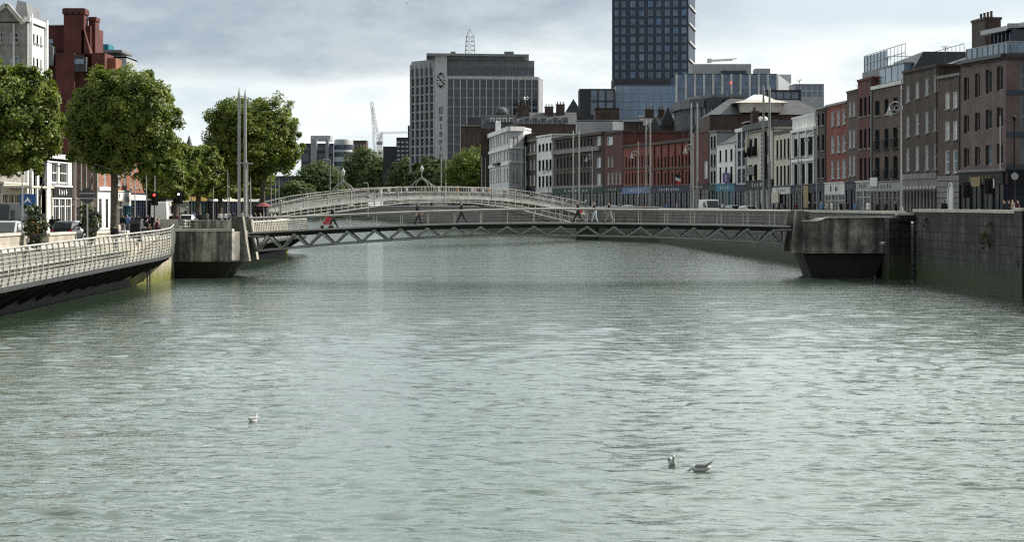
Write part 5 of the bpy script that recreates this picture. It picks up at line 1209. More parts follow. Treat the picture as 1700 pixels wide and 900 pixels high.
for p in (114.5, 124, 133.5): mb = MB(); mb.box(X(p, D2) - .14, X(p, D2) + .14, y0 - .165, y0 - .12, Z(24.5, D2), Z(20.5, D2)); mb.build('flue_opening', M['black'], ch)
mb = MB(); mb.box(X(145, D2), X(156, D2), D2 + 1, D2 + 4, ZL, Z(33, D2)); mb.box(X(144.4, D2), X(157.5, D2), D2 + .85, D2 + 4.1, Z(33, D2) + .003, Z(26.5, D2)); mb.build('chimney_stack', M['brick_dkred'], t)
mb = MB(); mb.box(X(154, D2), X(176, D2), D2 - 1, D2 + 6, ZL, Z(88, D2)); mb.box(X(98, D2), X(129, D2), D2 - 2.5, D2 - .05, ZL, Z(89, D2)); mb.build('lower_wall', M['brick_dkred'], t)
mb = MB(); mb.box(X(176, D2), X(190, D2), D2 + 1, D2 + 6, ZL, Z(95, D2)); mb.build('lower_wall', M['brick_orange'], t)
mb = MB(); mb.hexa([(X(78, D2), D2 - 3, Z(110, D2)), (X(95, D2), D2 - 3, Z(110, D2)), (X(95, D2), D2 - .02, Z(110, D2)), (X(78, D2), D2 - .02, Z(110, D2)), (X(78, D2), D2 - 3, Z(70, D2)), (X(95, D2), D2 - 3, Z(79, D2)), (X(95, D2), D2 - .02, Z(79, D2)), (X(78, D2), D2 - .02, Z(70, D2))]); mb.build('lean_to_roof', M['lead'], t)
mb = MB(); mb.hexa([(X(129, D2), D2 - 2.4, Z(120, D2)), (X(148, D2), D2 - 2.4, Z(120, D2)), (X(148, D2), D2 - 1.2, Z(120, D2)), (X(129, D2), D2 - 1.2, Z(120, D2)), (X(129, D2), D2 - 2.4, Z(91, D2)), (X(148, D2), D2 - 2.4, Z(96, D2)), (X(148, D2), D2 - 1.2, Z(96, D2)), (X(129, D2), D2 - 1.2, Z(91, D2))]); mb.build('slate_slope', M['slate'], t)
for (a, c_, ya, yb) in ((86, 95, 67, 74), (131, 146, 100, 108)): mb = MB(); mb.box(X(a, D2), X(c_, D2), D2 - 3.1, D2 - 3.02, Z(yb, D2), Z(ya, D2)); mb.build('window', M['glass_pale'], t)
b = block('small grey and turquoise penthouse roofs behind the red brick tower house', 158, 210, 92, 345, 'panel_grey', 10, group=GLB, z0=ZL); b.finish(True, .1); roof_box(b, 160, 178, 72, 85, 346, 351, 'teal', 'copper_box', 345); roof_box(b, 165, 204, 83, 87, 344, 354, 'lead', 'roof_edge', 345)
# ================================================================== trees
def crown(blobs, n, leaf, seed, flat=None):
    """leaf faces spread in clumps through and over a set of ellipsoids (cx,cy,cz,rx,ry,rz)"""
    g = np.random.default_rng(seed); V = []
    tot = sum(b[3] * b[4] + b[4] * b[5] + b[3] * b[5] for b in blobs)
    for (cx, cy, cz, rx, ry, rz) in blobs:
        m = int(n * (rx * ry + ry * rz + rx * rz) / tot); r_ = (rx * ry * rz) ** (1 / 3)
        nc = max(8, int(16 * r_))
        d = g.normal(size=(nc, 3)); d /= np.linalg.norm(d, axis=1)[:, None]
        rad = .45 + .62 * g.random(nc) ** .6
        cc = d * rad[:, None]; cs = g.uniform(.12, .27, nc)
        pick = g.integers(0, nc, m); o = g.normal(size=(m, 3)); o /= np.linalg.norm(o, axis=1)[:, None]
        o *= (g.random(m) ** .45)[:, None] * cs[pick][:, None]
        o[:, 2] *= .75
        q_ = cc[pick] + o; far = g.random(m) < .30; dd = g.normal(size=(m, 3)); dd /= np.linalg.norm(dd, axis=1)[:, None]
        dd *= (.62 + .30 * g.random(m) + .10 * np.sin(5 * dd[:, 0] + 4 * dd[:, 2] + seed) + .08 * np.sin(11 * dd[:, 0] - 9 * dd[:, 2] + seed))[:, None]; q_[far] = dd[far]
        p = q_ * np.array([rx, ry, rz]) + np.array([cx, cy, cz])
        V.append((p, p - np.array([cx, cy, cz])))
    p = np.concatenate([a for a, _ in V]); outd = np.concatenate([b for _, b in V])
    if flat is not None:
        k = p[:, 2] > flat + g.normal(0, .25, len(p)); p, outd = p[k], outd[k]
    m = len(p); outd = outd / (np.linalg.norm(outd, axis=1)[:, None] + 1e-6)
    nrm = outd * .95 + np.array([0, 0, .35]) + g.normal(0, .5, (m, 3)); nrm /= np.linalg.norm(nrm, axis=1)[:, None]
    a = np.cross(nrm, g.normal(size=(m, 3))); a /= np.linalg.norm(a, axis=1)[:, None]; b = np.cross(nrm, a)
    s = leaf * g.uniform(.6, 1.25, m)[:, None]
    v = np.stack([p - a * s * .5, p - b * s * .38 + nrm * s * .1, p + a * s * .62, p + b * s * .38 + nrm * s * .1], 1).reshape(-1, 3)
    return v, np.arange(m * 4).reshape(m, 4)
def tree(label, base, trunk_h, tr, blobs, n, leaf, lm, seed, group, flat=None, limbs=6, name='plane_tree', cat='tree', lean=(0, 0)):
    t = thing(name, label, cat, base, 0, group); g = random.Random(seed); bx, by, bz = base
    top = Vector((bx + lean[0], by + lean[1], bz + trunk_h)); mb = MB()
    pts = [Vector(base), Vector(base).lerp(top, .08), Vector(base).lerp(top, .5) + Vector((g.uniform(-.1, .1), 0, 0)), top]
    mb.path(pts, [tr * 1.45, tr * 1.05, tr * .9, tr * .8], 10); tk = mb.build('trunk', M['bark'], t)
    for i in range(limbs):
        bl = blobs[i % len(blobs)]; a = 6.283 * i / limbs + g.uniform(-.4, .4)
        e = Vector((bl[0] + math.cos(a) * bl[3] * .6, bl[1] + math.sin(a) * bl[4] * .6, bl[2] + g.uniform(-.1, .5) * bl[5]))
        m1 = top.lerp(e, .4) + Vector((0, 0, .4)); mb = MB(); mb.path([top - Vector((0, 0, .3)), m1, e], [tr * .55, tr * .32, tr * .1], 7)
        m2 = m1.lerp(e, .4) + Vector((g.uniform(-1, 1), g.uniform(-1, 1), 1.0)); mb.path([m1, m2], [tr * .25, tr * .08], 6); mb.build('limb', M['bark'], tk)
    v, q = crown(blobs, n, leaf, seed, flat); mesh_np('crown', v, q, lm, t)
    return t
GT = 'plane trees along the left quay'
def bl(px0, px1, y0, y1, d, ry=None):
    rx = (px1 - px0) / 2 * d / FPX; rz = (y1 - y0) / 2 * d / FPX
    return (X((px0 + px1) / 2, d), d, Z((y0 + y1) / 2, d), rx, ry or rx, rz)
d = 187
tree('big leafy plane tree cut off by the left picture edge', (X(-22, d), d, ZL), 6.0, .3, [bl(-95, 72, 92, 262, d), bl(10, 104, 118, 285, d), bl(-60, 88, 160, 296, d), bl(-130, -20, 100, 280, d), bl(20, 88, 108, 200, d)], 80000, .235, LEAF_A, 11, GT, flat=Z(290, d))
d = 203
tree('full round plane tree with a bare trunk in front of the brick houses', (X(190, d), d, ZL), 5.0, .33, [bl(112, 235, 108, 262, d), bl(160, 288, 104, 262, d), bl(106, 200, 150, 282, d), bl(185, 298, 140, 285, d), bl(150, 262, 170, 300, d), bl(215, 296, 122, 215, d)], 92000, .235, LEAF_A, 12, GT, flat=Z(292, d))
d = 330
tree('tall oval plane tree behind the twin steel masts', (X(436, d), d, ZL), 5.2, .4, [bl(334, 440, 168, 290, d), bl(395, 498, 160, 285, d), bl(350, 470, 158, 260, d), bl(345, 480, 205, 300, d), bl(420, 500, 190, 290, d)], 76000, .30, LEAF_A, 13, GT, flat=Z(302, d))
for i, (px0, px1, y0, d, lab) in enumerate(((262, 322, 236, 300, 'plane tree with pale leaf tips in the gap left of the tall oval tree'), (300, 360, 243, 321, 'shadowy plane tree tucked against the left side of the tall oval tree'), (240, 300, 262, 288, 'lower dark plane tree behind the tall thin street poles'), (330, 400, 262, 350, 'dark plane tree under the tall oval tree beside the quay road'), (370, 450, 270, 385, 'farthest dark plane tree of the left quay row'))):
    tree(lab, (X((px0 + px1) / 2, d), d, ZL), 5, .35, [bl(px0 - 12, px1 - 6, y0 + 6, 322, d), bl(px0 + 10, px1 + 12, y0, 318, d), bl(px0 - 4, px1 + 6, y0 + 34, 330, d), bl(px0 + 8, px1 - 8, y0 - 4, 270, d)], 30000, .31, LEAF_A, 20 + i, GT)
GF = 'trees beyond the white arched bridge'
for i, (px0, px1, y0, y1, d, lm, lab) in enumerate((
        (488, 566, 268, 335, 1130, LEAF_B, 'round dark tree in front of the far office cluster'),
        (572, 636, 243, 322, 1200, LEAF_B, 'tallest dark tree left of the tower crane'),
        (606, 674, 261, 322, 1080, LEAF_B, 'broad dark tree below the stepped brick buildings'),
        (650, 712, 261, 322, 960, LEAF_B, 'dark spreading tree at the foot of the office slab corner'),
        (684, 748, 262, 322, 860, LEAF_B, 'mid green tree under the clock column'),
        (722, 784, 264, 322, 790, LEAF_B, 'smaller green tree between the clock column and the lightest tree'),
        (748, 826, 246, 322, 730, LEAF_A, 'light yellow green tree in front of the white stucco building'),
        (545, 598, 288, 332, 1225, LEAF_B, 'low bushy tree behind the left lantern of the arched bridge'),
        (462, 520, 300, 340, 1000, LEAF_B, 'low dark tree right of the tall oval plane tree'))):
    tree(lab, (X((px0 + px1) / 2, d), d, ZR), 7, .45, [bl(px0 - 6, px1 - 6, y0 + 6, y1, d, 6), bl(px0 + 8, px1 + 6, y0 + 4, y1 - 4, d, 6), bl(px0 + 6, px1 - 10, y0, y1 - 20, d, 7), bl(px0 - 10, px1 + 10, y0 + 18, y1 + 4, d, 5)], 21000, .72 if d > 800 else .5, lm, 40 + i, GF, name='tree')

# ================================================================== poles, masts, lamps
def mast(label, px, ytop, d, r=.12, group=None, zb=ZL, cross=None, loc=None):
    t = thing('mast', label, 'mast', (X(px, d), d, zb), 0, group)
    mb = MB(); x, y = X(px, d), d; zt = Z(ytop, d)
    mb.tube((x, y, zb), (x, y, zt), r, r * .8, 10); mb.build('pole', M['steel'], t)
    mb = MB(); mb.lathe([(r * 1.8, 0), (r * 1.8, .5), (r * 1.1, .7)], (x, y, zb), 10); mb.build('base', M['steel'], t)
    mb = MB(); mb.lathe([(r * .9, 0), (r * .5, .3), (.01, .7)], (x, y, zt), 8); mb.build('finial', M['steel'], t)
    return t
GM = 'tall steel masts beside the river'
t = mast('left mast of the tall twin steel masts beside the left bridge landing', 397, 158, 222, .14, GM); mb = MB(); mb.bar((X(392, 222), 222, Z(270.5, 222)), (X(403, 222), 222, Z(270.5, 222)), .25, .14); mb.build('cross_arm', M['steel'], t)
t = mast('right mast of the tall twin steel masts beside the left bridge landing', 407, 161, 222, .14, GM); mb = MB(); mb.bar((X(404, 222), 222, Z(271, 222)), (X(420, 222), 222, Z(271, 222)), .25, .14); mb.build('cross_arm', M['steel'], t)
for px, y, d, lab in ((1267.5, 150, 300, 'left one of the twin masts in front of the pale stone lantern'), (1277.5, 150, 300, 'right one of the twin masts in front of the pale stone lantern'), (1147.5, 177, 375, 'left one of the twin masts before the dark red corner wall'), (1157.5, 177, 375, 'right one of the twin masts before the dark red corner wall'), (1072.5, 203, 430, 'left one of the twin masts before the Victorian brick range'), (1079.5, 203, 430, 'right one of the twin masts before the Victorian brick range'), (951.5, 222, 490, 'left one of the twin masts before the brick warehouse'), (961, 222, 490, 'right one of the twin masts before the brick warehouse'), (866, 246, 610, 'left one of the twin masts beside the white stucco building'), (872.5, 246, 610, 'right one of the twin masts beside the white stucco building'), (800, 262, 690, 'left one of the faint twin masts before the lightest tree'), (806, 264, 690, 'right one of the faint twin masts before the lightest tree'), (732.5, 262, 770, 'left one of the faint twin masts under the clock column'), (740, 262, 770, 'right one of the faint twin masts under the clock column')):
    mast(lab, px, y, d, .15 if d < 450 else .19, GM, ZR)
for px, y, d, lab in ((1312, 262, 330, 'slim pole left of the huge windowed white front'), (1325, 250, 330, 'slim pole carrying a flat lamp before the huge windowed front')):
    mast(lab, px, y, d, .07, 'slim poles on the right quay', ZR)
for px, y, d, lab in ((243, 268, 260, 'thin pole left of the traffic lights'), (257, 262, 265, 'taller thin pole behind the red traffic light'), (224, 300, 250, 'short pole among the people by the left trees'), (378, 290, 300, 'thin pole left of the twin masts'), (381, 287, 330, 'twin thin pole close to the masts'), (411, 278, 260, 'pole just right of the twin masts'), (416, 305, 245, 'short pole right of the twin masts'), (450, 296, 330, 'thin post left of the arched bridge entrance'), (457, 300, 330, 'thin post nearest the arched bridge entrance'), (463, 302, 340, 'last thin post beside the arched bridge entrance'), (354, 318, 300, 'leaning short post on the left quay'), (318, 312, 320, 'short white post beyond the parked car'), (567, 292, 1000, 'thin far lamp column right of the office cluster'), (561, 284, 1000, 'tall far lamp column by the office cluster')):
    mast(lab, px, y, d, .06 if d < 500 else .14, 'thin poles on the left quay', ZL)
def deco_lamp(label, px, ytop, d, s=.82, zb=ZR, name='street_lamp', group='decorative lamp posts with scrolled arms'):
    x = X(px, d); t = thing(name, label, 'street lamp', (x, d, zb), 0, group); zt = Z(ytop, d)
    mb = MB(); mb.path([(x, d, zb), (x, d, zb + 1.4), (x, d, zt)], [.14, .1, .06], 8); mb.lathe([(.24, 0), (.24, .4), (.15, .6), (.18, 1.1), (.1, 1.4)], (x, d, zb), 8); mb.build('pole', M['steel'], t)
    mb = MB(); mb.lathe([(.05, 0), (.1, .15), (.01, .6)], (x, d, zt), 6); mb.build('finial', M['steel'], t)
    mb = MB(); r = .62 * s; zc = zt - 2.6 * s + r
    pts = [(x - r + math.cos(a) * r * 1.15, d, zc + math.sin(a) * r * 1.2) for a in np.linspace(-.2, math.pi, 10)]; mb.path(pts, .07, 6)
    ring = [(x - r * .75 + math.cos(a) * r * .5, d, zc + .05 + math.sin(a) * r * .5) for a in np.linspace(0, 2 * math.pi, 11)]; mb.path(ring, .05, 6)
    mb.bar((x, d, zc - .1), (x - r * 1.7, d, zc - .1), .06, .08); mb.build('scroll_arm', M['steel'], t)
    mb = MB(); p = pts[-1]; mb.lathe([(.36 * s, -.75), (.33 * s, -.6), (.16 * s, -.3), (.06, 0)], (p[0], p[1], p[2] + .15), 10); mb.build('bell_lamp', M['steel'], t)
    return t
for px, y, d, lab in ((1496, 150, 236, 'nearest scrolled lamp post against the sooty brick house'), (1356, 200, 285, 'scrolled lamp post before the dark narrow brick house'), (1150.5, 228, 368, 'scrolled lamp post close to the twin masts by the dark red wall'), (1059.5, 240, 430, 'scrolled lamp post in front of the blue shopfront'), (983, 248, 490, 'scrolled lamp post in front of the brick warehouse'), (911, 272, 590, 'farthest scrolled lamp post by the white fronted house')):
    deco_lamp(lab, px, y, d)
t = thing('street_lamp', 'black slender lamp post before the corner block at the right edge', 'street lamp', (X(1684, 222), 222, ZR)); x = X(1684, 222)
mb = MB(); mb.path([(x, 222, ZR), (x, 222, ZR + 1.2), (x, 222, Z(200, 222))], [.14, .1, .07], 8); mb.build('pole', M['black'], t); mb = MB(); mb.lathe([(.08, 0), (.18, .1), (.18, .35), (.05, .45)], (x, 222, Z(200, 222)), 8); mb.build('lamp_head', M['black'], t)
mb = MB(); mb.tube((x, 221.75, Z(292.5, 222)), (x, 221.85, Z(292.5, 222)), .3, n=14); mb.build('round_sign', M['greyrender'], t)
t = thing('street_lamp', 'modern flat lamp with a long level arm before the white and grey front', 'street lamp', (X(1349, 300), 300, ZR)); x = X(1331, 300)
mb = MB(); mb.tube((x, 300, ZR), (x, 300, Z(258, 300)), .08, .05, 8); mb.build('pole', M['steel'], t); mb = MB(); mb.bar((X(1311, 300), 300, Z(264, 300)), (X(1347, 300), 300, Z(261.5, 300)), .12, .1); mb.build('arm', M['steel'], t); mb = MB(); mb.bar((X(1308, 300), 300, Z(264.5, 300)), (X(1318, 300), 300, Z(264, 300)), .35, .14); mb.build('lamp_head', M['steel'], t)
for px, y, px2, d, lab in ((548, 264, 536, 700, 'curved modern lamp right of the tall oval tree'), (611, 303, 603, 600, 'small modern lamp over the crown approach of the arched bridge'), (364, 291, 372, 420, 'curved lamp under the tall oval tree')):
    x, x2, zt = X(px, d), X(px2, d), Z(y, d); t = thing('street_lamp', lab, 'street lamp', (x, d, ZL), 0, 'modern curved lamps'); mb = MB(); mb.tube((x, d, ZL), (x, d, zt - .3), .13, .09, 8); mb.build('pole', M['steel'], t)
    mb = MB(); mb.path([(x, d, zt - .3), (x * .6 + x2 * .4, d, zt), (x2, d, zt - .15)], .1, 6); mb.build('lamp_arm', M['steel'], t)

# ================================================================== traffic lights, signs and street furniture
def signal(label, px, ytop, d, lit, zb=ZL, group='traffic lights', hood=True):
    x, zt = X(px, d), Z(ytop, d); t = thing('traffic_light', label, 'traffic light', (x, d, zb), 0, group)
    mb = MB(); mb.tube((x, d, zb), (x, d, zt - 1.0), .07, n=8); mb.build('post', M['steel_dk'], t)
    mb = MB(); mb.box(x - .24, x + .24, d - .16, d + .12, zt - 1.15, zt); mb.box(x - .34, x + .34, d + .122, d + .15, zt - 1.25, zt + .1); h = mb.build('signal_head', M['black'], t)
    for k in range(3):
        z = zt - .22 - k * .36; mb = MB(); mb.tube((x, d - .17, z), (x, d - .2, z), .14, n=12); mb.build('lens', M['redlamp'] if lit == k else M['black'], h)
        mb = MB(); mb.tube((x, d - .2, z + .02), (x, d - .36, z + .02), .16, .15, 10, cap=False); mb.build('visor', M['black'], h)
    return t
signal('traffic light showing red left of the white van', 256.5, 320, 262, 0)
signal('second red traffic light just above the white van roof', 266, 319, 300, 0)
signal('unlit traffic light on a white bracket right of the white van', 292, 319, 290, 9)
t = signal('traffic light with a bright backplate next to the unlit one', 298, 319, 285, 9); mb = MB(); p = (X(297, 285), 284.7, Z(322.5, 285)); mb.ball(p, .12, 8, 5); mb.build('bright_lens', M['whitelamp'], t)
t = signal('black traffic light with white frame before the corner block', 1642, 298, 226, 9, ZR); mb = MB(); x = X(1642, 226); mb.path([(x - .1, 226.2, Z(297, 226)), (x + .42, 226.2, Z(298, 226)), (x + .42, 226.2, Z(312, 226))], .04, 5); mb.build('white_frame', M['white'], t)
signal('traffic light on the right quay before the narrow arched doorway house', 1606, 305, 232, 9, ZR)
def planter(label, px, d, z0, z1, seed):
    x = X(px, d); t = thing('flower_planter', label, 'planter', (x, d, ZL), 0, 'leafy planters on the left quay'); mb = MB()
    mb.tube((x, d, ZL), (x, d, z1 - .4), .08, n=8); mb.build('post', M['steel_dk'], t)
    mb = MB(); mb.lathe([(.2, 0), (.55, .35), (.6, .45)], (x, d, z0 + .5), 10); mb.build('basket', M['steel_dk'], t); mb = MB(); mb.lathe([(.2, 0), (.5, .3), (.52, .4)], (x, d, (z0 + z1) / 2 + .3), 10); mb.build('basket', M['steel_dk'], t)
    h = z1 - z0
    v, q = crown([(x, d, z0 + h * .18, .45, .5, h * .2), (x, d, z0 + h * .5, .85, .8, h * .26), (x - .2, d, z0 + h * .82, .5, .5, h * .16)], 2600, .16, seed); mesh_np('foliage', v, q, LEAF_C, t); return t
planter('wide leafy planter tower behind the gap in the parapet, near the blue sign', 60, 150, 3.2, 5.9, 3)
planter('leafy planter tower below the round sign back', 151, 172, 3.3, 5.9, 4)
def plate_sign(label, px, d, ysign, r, m, zb=ZL, round_=True, w_=None, h=None, extra=None, lean=0):
    x, z = X(px, d), Z(ysign, d); t = thing('road_sign', label, 'sign', (x, d, zb), 0, 'road signs'); mb = MB(); mb.tube((x + lean, d, zb), (x + lean * .3, d, z + .4), .05, n=8); mb.build('post', M['steel'], t)
    mb = MB()
    if round_: mb.tube((x, d - .08, z), (x, d - .05, z), r, n=20)
    else: mb.box(x - w_, x + w_, d - .1, d - .06, z - h, z + h)
    mb.build('sign_plate', M[m], t)
    if extra: extra(t, x, d, z)
    return t
def back_ribs(t, x, d, z):
    mb = MB(); mb.box(x - .5, x + .5, d - .12, d - .085, z + .12, z + .2); mb.box(x - .5, x + .5, d - .12, d - .085, z - .2, z - .12); mb.build('bracket', M['steel'], t)
plate_sign('round grey back of a traffic sign above the planter tower', 145, 170, 325, .5, 'steel_dk', extra=back_ribs)
def blue_marks(t, x, d, z):
    mb = MB(); mb.add([(x - .25, d - .105, z - .2), (x, d - .105, z + .18), (x + .25, d - .105, z - .2), (x, d - .105, z - .05)], [(0, 1, 3), (3, 1, 2)][::1]); mb.build('white_arrow', M['white'], t)
    mb = MB(); mb.box(x - .45, x + .45, d - .1, d - .06, z - 1.0, z - .62); mb.box(x - .45, x + .45, d - .1, d - .06, z - 1.5, z - 1.1); mb.build('lower_plates', M['greyrender'], t)
plate_sign('blue parking sign with a white arrow and two grey plates beside the planter', 46.5, 160, 332, .5, 'blue', round_=False, w_=.5, h=.36, extra=blue_marks)
mast('pale slender pole just right of the grey car', 37, 313, 152, .06, 'thin poles on the left quay', ZL)
for px, y0, px1, y1, d, lab in ((66, 335, 76, 268, 165, 'thin leaning pole behind the first planter tower'), (148, 330, 157, 272, 180, 'thin leaning pole above the round sign back')):
    t = thing('leaning_pole', lab, 'pole', (X(px, d), d, ZL), 0, 'leaning poles by the planters'); mb = MB(); mb.path([(X(px - 3, d), d, ZL), P(px, y0, d), P(px1, y1, d)], .05, 6); mb.build('pole', M['steel_dk'], t); mb = MB(); mb.bar(P(px1, y1, d), P(px1 + 26, y1 + 9, d), .05, .06); mb.build('arm', M['steel_dk'], t)
t = thing('litter_bin', 'orange litter bin behind the low wall below the first planter', 'bin', P(55, 396, 156)); x, y, z = P(55, 396, 156); mb = MB(); mb.lathe([(.3, 0), (.33, .15), (.33, .75), (.28, .95), (.12, 1.05)], (x, y, z), 14); mb.build('bin_body', M['orange'], t); mb = MB(); mb.tube((x, y - .34, z + .8), (x, y - .3, z + .8), .16, n=10); mb.build('slot', M['black'], t)
t = thing('utility_box', 'black street cabinet beside the tree trunk at the boardwalk end', 'cabinet', P(225, 390, 190)); x, y, z = P(225, 390, 190); mb = MB(); mb.box(x - .38, x + .38, y - .3, y + .3, ZL, z + 1.0); mb.box(x - .42, x + .42, y - .34, y + .34, z + 1.003, z + 1.08); mb.build('cabinet_body', M['panel_dk'], t); mb = MB(); mb.box(x - .3, x + .3, y - .33, y - .305, z + .2, z + .8); mb.build('door', M['black'], t)
t = thing('railing', 'short dark railing on the left landing in front of the parked car', 'railing', (X(305, 214), 214, 3.7)); mb = MB()
for k, px in enumerate(range(304, 352, 9)): mb.box(X(px, 214) - .04, X(px, 214) + .04, 213.9, 214, 3.6, Z(367, 214))
for y in (369, 374, 379): mb.box(X(304, 214), X(349, 214), 213.92, 213.98, Z(y, 214) - .03, Z(y, 214) + .03)
mb.build('bars', M['steel_dk'], t)
t = thing('low_wall', 'low grey concrete wall behind the stained left landing', 'wall', (X(290, 219), 219, 3.2)); mb = MB(); mb.box(X(266, 219), X(308, 219), 218.8, 219.2, 3.1, Z(364, 219)); mb.build('stonework', M['concrete'], t)
t = thing('parasol', 'faded dark red cafe parasol on a white pole by the arched bridge end', 'parasol', (X(438, 300), 300, ZL)); x = X(438, 300); mb = MB(); mb.lathe([(.85, 0), (.5, .25), (.05, .45)], (x, 300, Z(338, 300) - .3), 10); mb.build('canopy', M['darkred'], t); mb = MB(); mb.tube((x, 300, ZL), (x, 300, Z(338, 300)), .04, n=6); mb.build('pole', M['white'], t)
t = thing('kiosk', 'small dark kiosk with flat roof beside the arched bridge end', 'kiosk', (X(430, 325), 325, ZL)); mb = MB(); mb.box(X(421, 325), X(444, 325), 324, 327, ZL, ZL + 2.4); mb.build('body', M['panel_dk'], t); mb = MB(); mb.box(X(419, 325), X(446, 325), 323.5, 327.5, ZL + 2.403, ZL + 2.6); mb.build('roof', M['brick_dk'], t); mb = MB(); mb.box(X(424, 325), X(440, 325), 323.94, 323.995, ZL + 1.0, ZL + 2.0); mb.build('counter_opening', M['black'], t)
# flag over the pub fronts
t = thing('flag', 'striped flag hanging from a slanted pole over the dark pub fronts', 'flag', P(1122, 300, 445)); mb = MB(); mb.bar(P(1126, 308, 445), P(1120, 284, 445), .08, .08); mb.build('pole', M['steel'], t)
for k, m_ in enumerate(('green_dk', 'offwhite', 'red')):
    mb = MB(); a, b_ = 285 + k * 5.5, 285 + (k + 1) * 5.5; mb.hexa([P(1120 + k * 1.2, b_ + 3, 444.9), P(1130, b_ + 6, 444.6), P(1130, b_ + 6, 444.65), P(1120 + k * 1.2, b_ + 3, 444.95), P(1120 + k * 1.2, a + 3, 444.9), P(1130, a + 6, 444.6), P(1130, a + 6, 444.65), P(1120 + k * 1.2, a + 3, 444.95)]); mb.build('stripe', M[m_], t)

t = thing('wall_plant', 'clump of weeds growing out of the tall granite wall', 'plant', (32.0, 176.5, 3.6))
v, q = crown([(31.85, 176.5, 3.9, .25, 1.6, .9), (31.85, 179, 3.3, .2, .8, .6)], 520, .13, 77); mesh_np('foliage', v, q, LEAF_D, t)
t = thing('wall_plant', 'small tuft of weeds high on the wall by the drain pipe', 'plant', (31.2, 199, 4.2))
v, q = crown([(31.1, 199, 4.3, .2, .7, .45)], 170, .12, 78); mesh_np('foliage', v, q, LEAF_D, t)
# ================================================================== vehicles
def paint(name, c, rough=.3): return mat(name, c, rough, .04, 1.0, 0, .5)
PAINT = dict(white=paint('white car paint', (.7, .7, .7)), silver=paint('silver car paint', (.36, .38, .4)), grey=paint('grey blue car paint', (.16, .19, .22)), black=paint('black car paint', (.015, .015, .018)), red=paint('red car paint', (.35, .02, .02)), green=paint('green bus paint', (.12, .2, .05)), dark=paint('dark van paint', (.03, .035, .04)))
M['tail'] = mat('red tail lamp', (.4, .02, .02), .3, 0, 1); M['lampglass'] = mat('clear lamp glass', (.6, .6, .6), .15, 0, 1)
def loft(mb, secs, mi=0):
    n = len(secs[0]); b = [p for s in secs for p in s]
    fs = [(k * n + i, k * n + (i + 1) % n, (k + 1) * n + (i + 1) % n, (k + 1) * n + i) for k in range(len(secs) - 1) for i in range(n)]
    mb.add(b, fs + [tuple(range(n - 1, -1, -1)), tuple(range((len(secs) - 1) * n, len(secs) * n))], mi)
def ring(x, w, z0, z1, top=.9):
    return [(x, -w * .92, z0), (x, w * .92, z0), (x, w, z0 + .12), (x, w, z0 + (z1 - z0) * .6), (x, w * top, z1 - .03), (x, w * top * .85, z1), (x, -w * top * .85, z1), (x, -w * top, z1 - .03), (x, -w, z0 + (z1 - z0) * .6), (x, -w, z0 + .12)]
